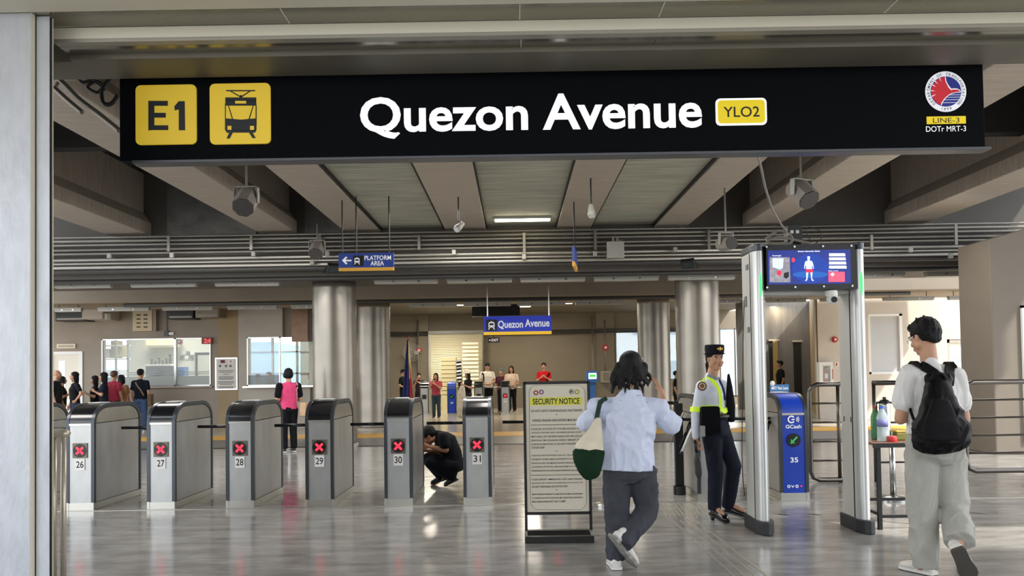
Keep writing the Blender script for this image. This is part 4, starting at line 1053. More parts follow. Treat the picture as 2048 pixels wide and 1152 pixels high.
for i in range(7):
    MB().obox(((x0+x1)/2, 29.7, z0+.05+i*.13), ((x1-x0)/2, 0, .01), (0, .02, .03), (0, -.003, .002)).build('paper_row', m_paper if i % 2 else mat('paper_grey', '#8a8a88', .6), t, world=True)
# kiosk with blue screen
Yk = 25.5; x0, x1, z0, z1_ = rect_px(1173, 742, 1196, 772, Yk)
t = thing('ticket_kiosk', 'blue kiosk with green lit screen right of the notice board', 'kiosk', ((x0+x1)/2, Yk, 0))
m_kb = mat('kiosk_blue', '#2c63a8', .35)
MB().box(x0, x1, Yk, Yk+.3, 1.05, z1_).build('head', m_kb, t, world=True, bevel=.01); MB().box(x0+.08, x1-.08, Yk+.05, Yk+.3, 0, 1.05).build('stand', m_kb, t, world=True)
a0, a1, b0, b1 = rect_px(1177, 746, 1193, 758, Yk-.004); sc = MB().box(a0, a1, Yk-.01, Yk, b0, b1).build('screen', mat('kiosk_screen', '#dff4ea', .3, emit=.8), t, world=True)
a0, a1, b0, b1 = rect_px(1179, 749, 1191, 754, Yk-.006); MB().box(a0, a1, Yk-.014, Yk-.01, b0, b1).build('green_field', mat('kiosk_green', '#45c24f', .4, emit=.5), sc, world=True)
# panel box behind the woman
Yx = 30.2; x0, x1, z0, z1_ = rect_px(1203, 742, 1222, 765, Yx)
t = thing('wall_cabinet', 'grey wall cabinet with pale frame by the far window', 'cabinet', ((x0+x1)/2, Yx, z0)); MB().box(x0, x1, Yx, 31, z0, z1_).build('casing', m_greybox, t, world=True); MB().box(x0+.06, x1-.06, Yx-.01, Yx, z0+.06, z1_-.06).build('door', m_wallfar, t, world=True)
# far window frames
def glass_window(n, x0, x1, z0, z1_, Y, bars=(), m=None):
    t = bpy.data.objects.new('window_%d' % n, None); COL.objects.link(t); t['kind'] = 'structure'; t.location = ((x0+x1)/2, Y, z0)
    w = .03
    MB().box(x0, x1, Y-.03, Y+.06, z0, z0+w).box(x0, x1, Y-.03, Y+.06, z1_-w, z1_).box(x0, x0+w, Y-.03, Y+.06, z0, z1_).box(x1-w, x1, Y-.03, Y+.06, z0, z1_).build('window_frame', m_steel, t, world=True)
    for b in bars: MB().box(b-.03, b+.03, Y-.03, Y+.06, z0, z1_).build('mullion', m_steel, t, world=True)
    MB().box(x0, x1, Y+.01, Y+.02, z0, z1_).build('pane', m or m_glass, t, world=True)
    return t
m_hazy = mat('hazy_glass', '#bcd4dc', .25, alpha=.45)
glass_window(1, hwl[0], hwl[1], wz0, wz1, YH, (), m_hazy)
glass_window(2, hwr[0], hwr[1], wz0b, wz1, YH, ((hwr[0]+hwr[1])/2,), m_glass)
t = glass_window(3, w1[0], w1[1], w1[2], w1[3], YW, (wx(351),))
zf = wz(753, px=310)
MB().box(w1[0], w1[1], YW+.0, YW+.008, w1[2], zf).build('frosted_band', m_frost, t, world=True)
for q in (745, 749): z = wz(q, px=310); MB().box(w1[0], w1[1], YW, YW+.008, z-.012, z+.012).build('frosted_line', m_frost, t, world=True)
MB().box(w1[0]-.03, w1[1]+.05, YW-.08, YW, w1[2]-.04, w1[2]).build('window_sill', m_walll, t, world=True)
t = glass_window(4, w2[0], wx(563), w2[2], w2[3], YW-.1, ())
zf = wz(750, px=540)
MB().box(w2[0], wx(563), YW-.09, YW-.085, w2[2], zf).build('frosted_band', m_frost, t, world=True)
MB().box(w2[0]-.05, wx(700), YW-.35, YW-.12, w2[2]-.05, w2[2]-.0).build('window_sill', m_steel, t, world=True)
glass_window(6, -9.6, -6.3, .9, 2.75, 25.2, (-8.7, -7.9, -7.1)); glass_window(7, -14.3, -12.6, .9, 2.75, 25.2, (-13.5,))
for q in (1.5, 2.2): MB().box(-9.6, -6.3, 25.17, 25.22, q-.02, q+.02).build('glazing_bar', m_steel, bpy.data.objects['window_6'], world=True)
# left door
t = bpy.data.objects.new('door_1', None); COL.objects.link(t); t['kind'] = 'structure'; t.location = ((d0[0]+d0[1])/2, YW, 0)
MB().box(d0[0], d0[1], YW+.0, YW+.06, d0[3]-.08, d0[3]).box(d0[1]-.1, d0[1], YW-.03, YW+.06, 0, d0[3]).box(d0[0], d0[0]+.1, YW-.03, YW+.06, 0, d0[3]).build('door_frame', m_white, t, world=True)
MB().box(d0[0]+.1, d0[1]-.1, YW+.03, YW+.07, 0, d0[3]-.08).build('door_leaf', mat('pale_door', '#e2dccd', .45), t, world=True)
MB().box(wx(117), wx(129), YW+.02, YW+.03, 1.0, wz(722, px=120)).build('door_glass', mat('door_glass_bright', '#f0f6f8', .3, emit=.35), t, world=True)
# office things
def obj_thing(name, lab, cat, loc, parts, group=None, rz=0):
    t = thing(name, lab, cat, loc, rz, group)
    for nm, mb, m in parts: mb.build(nm, m, t, bevel=.006)
    return t
YO = 23.6
x0, x1, z0, z1_ = rect_px(291, 732, 341, 752, YO)
obj_thing('dark_appliance', 'black appliance with cream lid behind the ticket office glass', 'appliance', ((x0+x1)/2, YO, 0), [('body', MB().box(-(x1-x0)/2, (x1-x0)/2, 0, .5, 0, z1_), m_black), ('top', MB().box(-(x1-x0)/2, (x1-x0)/2, -.02, .5, z1_, z1_+.05), m_paper)])
for i in range(6):
    xx = x0+.1+i*(x1-x0-.2)/5; h = (.16, .1, .2, .12, .18, .3)[i]
    o = MB().lathe([(.04, 0), (.045, h*.5), (.02, h*.7), (.05, h)], n=10).build('potted_plant', mat('plant_dark', '#2f4030', .7)); o.location = (xx, YO+.2, z1_+.05); tag(o, 'small dark plant on the black appliance in the ticket office', 'plant', 'plants on the office appliance')
x0, x1, z0, z1_ = rect_px(291, 678, 348, 694, 24.6)
obj_thing('air_conditioner', 'cream air conditioner high on the ticket office back wall', 'air conditioner', ((x0+x1)/2, 24.6, z0), [('casing', MB().box(-(x1-x0)/2, (x1-x0)/2, 0, .5, 0, z1_-z0), mat('cream_ac', '#e6e2b4', .5)), ('air_slot', MB().box(-(x1-x0)/2+.03, (x1-x0)/2-.03, -.01, 0, .02, .06), m_greybox)])
for k_, (a, b, c, d, m) in enumerate(((227, 682, 238, 716, '#b09a6c'), (239, 690, 248, 714, '#c9bd98'), (212, 698, 224, 716, '#d9d6cc'))):
    x0, x1, z0, z1_ = rect_px(a, b, c, d, 24.55)
    o = MB().box(-(x1-x0)/2, (x1-x0)/2, 0, .4, 0, z1_-z0).build('storage_box', mat('box'+m, m, .7), bevel=.01); o.location = ((x0+x1)/2, 24.38, z0); tag(o, ('tall tan box on the office shelf', 'narrow cream box right of the tan box on the office shelf', 'white box at the left end of the office shelf')[k_], 'box')
x0, x1, z0, z1_ = rect_px(206, 717, 260, 719, 24.3)
t = thing('office_shelf', 'white shelf rack behind the left part of the ticket office window', 'shelf', ((x0+x1)/2, 24.3, 0))
for zz in (z1_, rect_px(206, 690, 260, 692, 24.3)[3]-.0, rect_px(206, 741, 260, 743, 24.3)[3]): MB().box(x0, x1, 24.2, 24.35, zz-.04, zz).build('shelf_board', m_white, t, world=True)
for xx in (x0, x1-.05, (x0+x1)/2): MB().box(xx, xx+.05, 24.2, 24.25, 0, 3.0).build('post', mat('shelf_post', '#8d9a9c', .4), t, world=True)
YO2 = 25.1; x0, x1, z0, z1_ = rect_px(391, 705, 421, 750, YO2)
t = thing('office_doorway', 'dark framed doorway at the right of the ticket office', 'doorway', ((x0+x1)/2, YO2, 0)); MB().box(x0, x0+.08, YO2-.03, YO2, 0, z1_).box(x0, x1, YO2-.03, YO2, z1_-.08, z1_).build('frame', m_blackm, t, world=True)
MB().box(x0+.08, x1, YO2-.02, YO2, 0, z1_-.08).build('leaf', mat('office_door', '#b9bdb0', .5), t, world=True)
for k_, (a, b) in enumerate(((366, 706), (375, 706), (383, 706), (362, 715), (372, 715), (381, 715))):
    x0, x1, z0, z1_ = rect_px(a-3.5, b-3.5, a+3.5, b+3.5, 25.1); o = MB().box(-(x1-x0)/2, (x1-x0)/2, 0, .01, 0, z1_-z0).build('pinned_paper', mat('pinned_grey', '#6c7670', .6) if k_ % 2 else m_white); o.location = ((x0+x1)/2, 25.15, z0); tag(o, 'small paper pinned on the office back wall', 'paper', 'papers on the office wall')
x0, x1, z0, z1_ = rect_px(355, 734, 369, 752, 24.0)
obj_thing('water_container', 'blue container behind the right pane of the ticket office', 'container', ((x0+x1)/2, 24, 0), [('body', MB().box(-(x1-x0)/2, (x1-x0)/2, 0, .3, 0, z1_), m_kb)])
# red digital display on the window corner
Yz = YW-.05; x0, x1, z0, z1_ = rect_px(404, 675, 424, 688, Yz)
t = thing('digital_display', 'small red digital display at the top right of the office window', 'display', ((x0+x1)/2, Yz, z0)); MB().box(x0, x1, Yz-.03, Yz+.02, z0, z1_).build('casing', mat('display_dark_red', '#5c0d12', .4, emit=.2), t, world=True); 
tx = MB(); TB(tx, '2:4', 408, 421, 677, 686, Yz-.033, bold=.02); tx.build('digits', mat('red_digits', '#ff4030', .4, emit=1.2), t, world=True)
# plaque between windows
Yq2 = YW-.06; x0, x1, z0, z1_ = rect_px(430, 715, 475, 780, Yq2)
t = thing('notice_plaque', 'framed printed notice with two small flags between the office windows', 'notice', ((x0+x1)/2, Yq2, z0)); MB().box(x0, x1, Yq2, YW-.02, z0, z1_).build('frame', m_steel, t, world=True)
pg = MB().box(x0+.04, x1-.04, Yq2-.006, Yq2, z0+.04, z1_-.04).build('sheet', mat('plaque_sheet', '#d9d5cc', .5), t, world=True)
for i, (y, w) in enumerate(((741, 16), (744, 13), (748, 6), (753, 15), (755.5, 15), (758, 14), (763, 16), (765.5, 16), (768, 12), (773, 15), (775.5, 14))):
    a0, a1, b0, b1 = rect_px(452-w, y, 452+w, y+1.1, Yq2-.008); MB().box(a0, a1, Yq2-.0085, Yq2-.006, b0, b1).build('text_line', mat('plaque_ink', '#55524c', .6), pg, world=True)
for a, m in ((441, '#6b2a34'), (457, '#e9e6e2')):
    a0, a1, b0, b1 = rect_px(a, 720, a+9, 726, Yq2-.008); MB().box(a0, a1, Yq2-.0085, Yq2-.006, b0, b1).build('flag_print', mat('fp'+m, m, .6), pg, world=True)
p = W(461.5, 723, Yq2-.009); mb = MB(); disc(mb, p.x, p.z, .022, Yq2-.0086); mb.build('red_dot', m_red, pg, world=True)
for a in (440, 452, 461): p = W(a, 732, Yq2-.009); mb = MB(); disc(mb, p.x, p.z, .035, Yq2-.006); mb.build('emblem', mat('plaque_emblem', '#6d6f78', .6), pg, world=True)
# louvre box, AC units, outlet on the wall
Yl = YW-.16; x0, x1, z0, z1_ = rect_px(265, 616, 304, 662, Yl)
t = thing('louvred_panel_box', 'beige electrical box with two columns of slots above the office window', 'electrical box', ((x0+x1)/2, Yl, z0)); MB().box(x0, x1, Yl, YW-.001, z0, z1_+.25).build('casing', m_beigebox, t, world=True, bevel=.01); MB().box(x1, x1+.1, Yl+.02, YW-.001, z0, z1_+.25).build('side_trunk', m_wall, t, world=True)
for r_ in range(4):
    for c_ in range(2):
        a0, a1, b0, b1 = rect_px(273+c_*14, 628.5+r_*8, 281+c_*14, 631.5+r_*8, Yl-.004); MB().box(a0, a1, Yl-.004, Yl+.002, b0, b1).build('slot', m_black, t, world=True)
for lab, a, b, c, d, m in (('black air unit up at the left end of the office wall', 110, 622, 170, 642, m_black), ('dark air unit high above the ticket office window', 335, 622, 387, 638, m_black), ('taupe air unit right of the dark one above the office window', 390, 622, 437, 635, m_wall)):
    x0, x1, z0, z1_ = rect_px(a, b, c, d, YW-.5); t = thing('air_unit', lab, 'air conditioner', ((x0+x1)/2, YW-.5, z0)); MB().box(x0, x1, YW-.5, YW, z0, z1_+.1).build('casing', m, t, world=True, bevel=.02); MB().box(x0+.05, x1-.05, YW-.51, YW-.5, z0+.03, z0+.08).build('air_slot', m_greybox, t, world=True)
x0, x1, z0, z1_ = rect_px(164, 622, 205, 638, 20.3); t = thing('beige_duct', 'short beige duct hanging above the crowd at the left', 'duct', ((x0+x1)/2, 20.3, z0)); MB().box(x0, x1, 20.3, 21.2, z0, 3.3).build('casing', m_walll, t, world=True, bevel=.01); MB().box(x1, x1+.06, 20.4, 20.6, z0, z0+.15).build('end_cap', m_white, t, world=True)
p = W(333, 672, YW-.03); t = thing('wall_outlet', 'small black and white outlet with conduit above the office window', 'outlet', (p.x, YW-.03, p.z)); MB().box(-.06, .06, -.02, .03, 0, .14).build('box', m_black, t); MB().cyl((0, 0, .14), (0, 0, .8), .012).build('conduit', m_pipe, t); MB().box(.07, .2, -.02, .03, .03, .1).build('switch', m_white, t)
x0, x1, z0, z1_ = rect_px(115, 688, 152, 697, YW); t = thing('door_sign', 'cream lettered sign above the left door', 'sign', ((x0+x1)/2, YW, z0)); MB().box(x0, x1, YW-.04, YW, z0, z1_).build('board', mat('door_sign_cream', '#d9cfb8', .5), t, world=True)
for k_ in range(8): MB().box(x0+.06+k_*.052, x0+.09+k_*.052, YW-.043, YW-.04, z0+.035, z1_-.035).build('worn_letter', m_wall, t, world=True)
# wall cabinet boxes right of window 4 (booth hoods)
x0, x1, z0, z1_ = rect_px(584, 612, 617, 683, 20.9); t = thing('copper_box', 'brown metal box hanging above the booth counter', 'box', ((x0+x1)/2, 20.85, z0)); MB().box(x0, x1, 20.85, 21.1, z0, 3.4).build('casing', mat('copper_metal', '#7d624e', .35, .5, noise_amt=.2), t, world=True, bevel=.01)
MB().box(x1, x1+.18, 20.87, 21.1, z0, 3.4).build('side', mat('copper_side', '#57453a', .5), t, world=True)

# ------------------------------------------------------------------ flag
Yf = 17.2; p = G(806, 868); base = Vector((W(808, 780, Yf).x, Yf, 0))
t = thing('flag', 'blue, red and white flag with gold on a pole behind gate 30', 'flag', base)
zt_ = W(819, 672, Yf).z
MB().cyl((.06, 0, 0), (.12, 0, zt_), .012, n=8).build('pole', mat('pole_red', '#a8483a', .5), t); MB().lathe([(.14, 0), (.14, .03), (.03, .06)], n=20, c=(.06, 0, 0)).build('base', m_greybox, t)
def fl(name, x0, x1, m, ph, top, bot, xt0, xt1):
    mb = MB(); n = 10; mm = 12; vs = []
    for j in range(mm+1):
        z = top + (bot-top)*j/mm; f = j/mm
        a = xt0 + (x0-xt0)*f; b = xt1 + (x1-xt1)*f
        for i in range(n+1):
            g = i/n; vs.append((a+(b-a)*g, -.03*math.sin(g*9+ph+f*2)-.02, z))
    fs = [(j*(n+1)+i, j*(n+1)+i+1, (j+1)*(n+1)+i+1, (j+1)*(n+1)+i) for j in range(mm) for i in range(n)]
    o = mb.add(vs, fs).build(name, m, t, smooth=True); s_ = o.modifiers.new('thick', 'SOLIDIFY'); s_.thickness = .006; return o
fl('blue_field', -.05, .12, mat('flag_blue', '#1c2a62', .7), 0, zt_-.08, .75, .09, .115)
fl('white_field', .10, .17, mat('flag_white', '#e4cf8e', .7), 1, zt_-.1, zt_-.95, .115, .12)
fl('red_field', .11, .21, mat('flag_red', '#a52430', .7), 2, zt_-.6, .8, .12, .14)

# ------------------------------------------------------------------ far fare gates
for px, num, lit, lab, gc in ((849, '', False, 'far fare gate with a dark round indicator, left of the blue one', False), (904, '10', 'green', 'far blue wrapped fare gate with a green arrow', True), (958, '', False, 'far fare gate in front of the man in white', False), (1011, '09', True, 'far fare gate with a lit red cross, rightmost of the far ones', False)):
    Yg = 26.0; x = W(px, 828, Yg).x
    g = turnstile(lab, x, Yg, num, gcash=gc, group='fare gates in the far row', lit=lit, arms=False)
    if num == '': 
        pass
for px in (930, 985, 1036): 
    a = W(px, 775, 26.4); o = MB().cyl((-.31, 0, 0), (.31, 0, 0), .02, n=10).build('gate_arm', m_steel, smooth=True); o.location = (a.x, 26.5, a.z); tag(o, 'steel barrier bar between the far fare gates', 'barrier bar', 'bars between the far gates')

# ------------------------------------------------------------------ right side: doors, panel, cabinet
t = bpy.data.objects.new('door_2', None); COL.objects.link(t); t['kind'] = 'structure'; t.location = ((dr[0]+dr[1])/2, YR, 0)
MB().box(dr[0], dr[1], YR+.02, YR+.12, dr[2]-.1, dr[2]).box(dr[1]-.12, dr[1], YR+.02, YR+.12, 0, dr[2]).box(dr[0], dr[0]+.08, YR+.02, YR+.12, 0, dr[2]).build('door_frame', mat('door_frame_grey', '#a8a196', .5), t, world=True)
MB().box(dr[0]+.08, dr[1]-.12, YR+.08, YR+.12, 0, dr[2]-.1).build('door_leaf', mat('white_door', '#e4e2dc', .5), t, world=True)
p = W(1922, 722, YR+.08); MB().box(p.x-.2, p.x+.1, YR+.075, YR+.08, p.z-.05, p.z+.12).build('door_notice', mat('door_notice_grey', '#a4b4bc', .5), t, world=True)
t = bpy.data.objects.new('window_5', None); COL.objects.link(t); t['kind'] = 'structure'; t.location = ((pn[0]+pn[1])/2, YR, pn[2])
MB().box(pn[0], pn[1], YR+.0, YR+.08, pn[2], pn[2]+.06).box(pn[0], pn[1], YR-.02, YR+.08, pn[3]-.06, pn[3]).box(pn[0], pn[0]+.06, YR, YR+.08, pn[2], pn[3]).box(pn[1]-.08, pn[1], YR-.02, YR+.08, pn[2], pn[3]).build('window_frame', m_white, t, world=True)
MB().box(pn[0]+.06, pn[1]-.08, YR+.04, YR+.06, pn[2]+.06, pn[3]-.06).build('pale_panel', mat('pale_panel', '#c3c5c7', .5, noise_amt=.06, nscale=1.5), t, world=True)
# corridor doors
for px0, px1, py in ((1540, 1557, 682), (1588, 1603, 684)):
    x0, x1, z0, z1_ = rect_px(px0, py, px1, 790, YC-.02)
    t = bpy.data.objects.new('door_%d' % (3 if px0 < 1560 else 4), None); COL.objects.link(t); t['kind'] = 'structure'; t.location = ((x0+x1)/2, YC, 0)
    MB().box(x0, x1, YC-.03, YC, 0, z1_).build('dark_opening', m_dark, t, world=True); MB().box(x0-.04, x1+.04, YC-.06, YC, z1_, z1_+.06).build('door_head', m_walll, t, world=True)
x0, x1, z0, z1_ = rect_px(1548, 682, 1558, 790, YC-.5)
o = MB().box(-(x1-x0)/2, (x1-x0)/2, 0, .04, 0, z1_).build('open_door_leaf', mat('yellow_wood_door', '#a88c4a', .5), bevel=.01); o.location = ((x0+x1)/2, YC-.45, 0); o['kind'] = 'structure'; o.name = 'door_5'
area_light('corridor_spot', (W(1562, 640, 26.6).x, 26.65, 3.6), .1, 14, (1, .8, .5), (0, 0, 0))
# extinguisher cabinet
Yc_ = YR-.2; x0, x1, z0, z1_ = rect_px(1639, 724, 1667, 768, Yc_)
t = thing('extinguisher_cabinet', 'white fire extinguisher cabinet on the tan wall', 'cabinet', ((x0+x1)/2, Yc_, z0))
mb = MB(); a0, a1, b0, b1 = rect_px(1646, 731, 1661, 766, Yc_)
mb.box(x0, a0, Yc_, YR, z0, z1_).box(a1, x1, Yc_, YR, z0, z1_).box(a0, a1, Yc_, YR, b1, z1_).box(a0, a1, Yc_, YR, z0, b0).box(a0, a1, YR-.02, YR, z0, z1_)
mb.build('casing', m_white, t, world=True)
MB().box(a0, a1, Yc_+.004, Yc_+.008, b0, b1).build('glass_door', m_glass, t, world=True)
xm = (a0+a1)/2
ex = thing('fire_extinguisher', 'red fire extinguisher inside the white wall cabinet', 'fire extinguisher', (xm, Yc_+.1, b0))
MB().lathe([(.07, 0), (.075, .03), (.075, .3), (.05, .36), (.02, .38)], n=18).build('cylinder', m_red, ex, smooth=True); MB().lathe([(.02, .38), (.022, .42)], n=10).obox((.03, 0, .43), (.05, 0, 0), (0, .01, 0), (0, 0, .008)).build('valve', m_black, ex)
MB().box(-.045, .045, -.077, -.07, .12, .26).build('label', m_paper, ex)
MB().box(x1-.03, x1-.01, Yc_-.004, Yc_, b0+.1, b1-.1).build('red_lettering', m_red, t, world=True)
p = W(1672, 729, YR); t = thing('call_point', 'small red and white call point beside the extinguisher cabinet', 'call point', (p.x, YR, p.z)); MB().box(-.05, .05, -.04, 0, -.06, .06).build('box', m_white, t); MB().box(-.02, .02, -.045, -.04, -.04, .04).build('button', m_red, t)
# MRT fast lane sign and counter behind gate 35
Ym = 11.5; x0, x1, z0, z1_ = rect_px(1541, 769, 1578, 783, Ym)
t = thing('lane_sign', 'small blue MRT Fast Lane sign behind the blue gate', 'sign', ((x0+x1)/2, Ym, 0)); MB().box(x0, x1, Ym, Ym+.03, z0, z1_).build('board', mat('lane_blue', '#3b78ad', .5), t, world=True); tx = MB(); TB(tx, 'MRT Fast Lane', 1543, 1576, 773, 779, Ym-.003, bold=.02); tx.build('lettering', m_inkw, t, world=True)
MB().cyl(((x0+x1)/2, Ym+.015, 0), ((x0+x1)/2, Ym+.015, z0), .02).build('post', m_steel, t, world=True); MB().lathe([(.15, 0), (.15, .02), (.03, .04)], c=(0, .015, 0)).build('base', m_steel, t)
MB().ell(W(1545, 767, Ym), (.035, .02, .04)).build('white_figure', m_white, t, world=True, smooth=True)
# ------------------------------------------------------------------ railings
def railing(label, Y, pxa, pxb, ytop, ybot, nrail, left_round=True, right_round=False, group='pipe railings on the right', extra=()):
    a = W(pxa, ytop, Y); b = W(pxb, ytop, Y); zt_ = a.z; zb_ = W(pxa, ybot, Y).z; r = .03; R = .1
    t = thing('pipe_railing', label, 'railing', (a.x, Y, 0), 0, group)
    x0, x1 = a.x, b.x; P = []
    if right_round: P += [(x1, Y, (zt_+zb_)/2), (x1, Y, zt_-R), (x1-.03, Y, zt_-.03), (x1-R, Y, zt_)]
    else: P += [(x1, Y, zt_)]
    if left_round: P += [(x0+R, Y, zt_), (x0+.03, Y, zt_-.03), (x0, Y, zt_-R), (x0, Y, zb_+R), (x0+.03, Y, zb_+.03), (x0+R, Y, zb_)]
    else: P += [(x0, Y, zt_)]; 
    if left_round:
        P += [(x1-R, Y, zb_)] if right_round else [(x1, Y, zb_)]
        if right_round: P += [(x1-.03, Y, zb_+.03), (x1, Y, zb_+R), (x1, Y, (zt_+zb_)/2)]
    MB().tube(P, r, 12).build('outer_pipe', m_steel if 0 else m_rail, t, world=True, smooth=True)
    for k_ in range(1, nrail+1):
        z = zt_ + (zb_-zt_)*k_/(nrail+1); MB().cyl((x0, Y, z), (x1, Y, z), .012, n=8).build('rail', m_rail, t, world=True, smooth=True)
    for e_ in extra:
        xx = W(e_, 800, Y).x; MB().cyl((xx, Y, 0), (xx, Y, zt_), .022, n=12).build('post', m_rail, t, world=True, smooth=True)
    return t
m_rail = mat('railing_steel', '#5b5650', .25, .9)
railing('pipe railing left of the right detector pylon', 9.6, 1618, 1720, 769, 960, 4, extra=(1676,))
railing('pipe railing behind the table between the pylon and the man', 9.6, 1745, 1925, 766, 965, 4, left_round=False, extra=(1748,))
railing('long pipe railing at the right edge behind the backpack man', 9.0, 1928, 2300, 765, 942, 4, extra=(2100, 2290))
# ------------------------------------------------------------------ table with bottles
YT = 6.75
tx0, tx1 = W(1745, 890, YT).x, W(1925, 890, YT).x; zt_ = W(1760, 885, YT).z
tb = thing('folding_table', 'brown topped table with black metal frame behind the backpack man', 'table', ((tx0+tx1)/2, YT+.3, 0))
MB().box(tx0, tx1, YT, YT+.55, zt_-.025, zt_).build('table_top', mat('brown_table_top', '#6b4a38', .4, noise_amt=.15, stretch=(1,8,1)), tb, world=True, bevel=.004)
MB().box(tx0, tx1, YT-.006, YT, zt_-.045, zt_-.008).build('edge_strip', m_blackm, tb, world=True)
for i, (xx, yy) in enumerate(((tx0+.06, YT+.03), (tx1-.06, YT+.03), (tx0+.06, YT+.5), (tx1-.06, YT+.5))): MB().box(xx-.016, xx+.016, yy-.016, yy+.016, 0, zt_-.025).build('leg', m_blackm, tb, world=True)
MB().box(tx0+.05, tx1-.05, YT+.02, YT+.045, .1, .125).build('stretcher', m_blackm, tb, world=True)
MB().box(tx0+.05, tx1-.05, YT+.49, YT+.515, .17, .195).build('stretcher', m_blackm, tb, world=True)
MB().box(tx0+.05, tx0+.075, YT+.03, YT+.5, .12, .145).build('side_stretcher', m_blackm, tb, world=True); MB().box(tx1-.075, tx1-.05, YT+.03, YT+.5, .12, .145).build('side_stretcher', m_blackm, tb, world=True)
m_pet = mat('clear_bottle_plastic', '#c9dde2', .05, alpha=.4); m_petg = mat('green_bottle_plastic', '#3f8a58', .08, alpha=.75)
def bottle(px, Y, r, h, m, cap_m, label, lab_m):
    x = W(px, 860, Y).x; t = thing('water_bottle', label, 'bottle', (x, Y, zt_))
    MB().lathe([(r*.9, 0), (r, .01), (r, h*.28), (r*.93, h*.32), (r, h*.36), (r, h*.68), (r*.75, h*.8), (r*.36, h*.9), (r*.36, h*.95)], n=20).build('bottle_body', m, t, smooth=True)
    MB().lathe([(r*.42, h*.93), (r*.42, h), (r*.38, h)], n=16).build('bottle_cap', cap_m, t)
    if lab_m: MB().lathe([(r*1.012, h*.42), (r*1.012, h*.62)], n=20).build('paper_label', lab_m, t, smooth=True)
bottle(1752, YT+.3, .043, .30, m_petg, m_red, 'green plastic bottle with red cap beside the detector pylon', None)
bottle(1765, YT+.1, .046, .31, m_pet, mat('blue_cap', '#3b6fd0', .4), 'clear water bottle with blue cap on the table', mat('bottle_label_purple', '#6d6fa8', .5))
x = W(1779, 860, YT+.14).x
th = thing('steel_thermos', 'tall steel thermos with black lid on the table', 'thermos', (x, YT+.22, zt_))
MB().lathe([(.045, 0), (.047, .02), (.047, .31), (.044, .33)], n=24).build('flask', m_steel, th, smooth=True); MB().lathe([(.045, .33), (.046, .345), (.03, .36), (.015, .365), (.015, .385)], n=20).build('lid', m_black, th)
MB().tube(curve_pts([(-.045, 0, .34), (-.07, 0, .33), (-.072, 0, .25)]), .006).build('handle', m_black, th)
x = W(1784, 880, YT+.05).x; o = MB().lathe([(.04, 0), (.042, .005), (.042, .045), (.038, .05)], n=20).build('red_lid', m_red, auto=40); o.location = (x, YT+.05, zt_); tag(o, 'round red lid standing at the foot of the thermos', 'lid')
x = W(1800, 872, YT+.22).x; o = thing('snack_tub', 'yellow and green tub beside the thermos', 'tub', (x, YT+.2, zt_)); MB().box(-.06, .06, -.04, .04, 0, .07).build('tub_body', mat('tub_olive', '#6d6a2a', .5), o, bevel=.01); MB().box(-.062, .062, -.042, .042, .07, .085).build('tub_lid', mat('tub_yellow', '#b99a2a', .5), o, bevel=.005)
# stanchions
def stanchion(px, py, label, h):
    g = G(px, py); t = thing('stanchion_post', label, 'stanchion', (g.x, g.y, 0), 0)
    MB().lathe([(.17, 0), (.17, .02), (.14, .04), (.04, .055)], n=32).build('base', m_steel, t, auto=40); MB().cyl((0, 0, .05), (0, 0, h), .03, n=18).build('pole', m_steel, t, smooth=True); MB().lathe([(.04, h), (.04, h+.03), (.02, h+.05)], n=16).build('top', m_steel, t)
stanchion(1787, 1000, 'stainless stanchion with round base behind the table', .62)
stanchion(1205, 1045, 'stainless stanchion base between the notice board and the woman', .3) if 0 else None
g = G(1205, 1012); t = thing('stanchion_post', 'stainless round stanchion base behind the walking woman', 'stanchion', (g.x+.06, g.y, 0)); MB().lathe([(.15, 0), (.15, .02), (.12, .035), (.03, .05)], n=32).build('base', m_steel, t, auto=40); MB().cyl((0, 0, .045), (0, 0, .9), .025, n=16).build('pole', m_steel, t, smooth=True)
# ------------------------------------------------------------------ tactile guide path and floor marks
m_tact = mat('tactile_steel', '#a7a296', .35, .4)
pa = G(1330, 1040); pb = G(1460, 1152)
d = (pb-pa).normalized()
i = 0
for off in (0, .07, .14, .21):
    a = G(1345, 1040) + Vector((off*1.05, 0, 0)); b = G(1468, 1152) + Vector((off*1.05, 0, 0)); 
    b = b + (b-a)*.5
    d = (b-a).normalized(); n_ = Vector((-d.y, d.x, 0))*.009
    o = MB().obox(((b-a)/2)*1.0, (b-a)/2, n_, (0, 0, .002)).build('tactile_strip', m_tact); o.location = (a.x, a.y, .002); tag(o, 'raised metal guide strip running towards the camera on the floor', 'tactile strip', 'long tactile guide strips')
for i in range(15):
    px = 1316 + i*8.5
    for j, (y0, y1, dx) in enumerate(((1008, 1032, 20),)):
        a = G(px, y0); b = G(px+dx, y1); d = b-a; n_ = Vector((-d.y, d.x, 0)).normalized()*.009
        o = MB().obox(d/2, d/2, n_, (0, 0, .002)).build('tactile_bar', m_tact); o.location = (a.x, a.y, .002); tag(o, 'short raised bar of the tactile warning patch by the gate line', 'tactile bar', 'short tactile bars at the gates')
for px, py in ((1556, 1028), (1620, 1028), (1680, 1027), (1945, 1026)):
    g = G(px, py); t = thing('floor_vent', 'small row of slots set in the floor near the detector', 'floor vent', (g.x, g.y, 0), 0, 'floor slots')
    for k_ in range(4): MB().obox((k_*.022, -.02*k_, .001), (.03, -.0, 0), (0, .004, 0), (0, 0, .001)).build('slot', m_pipedark, t)
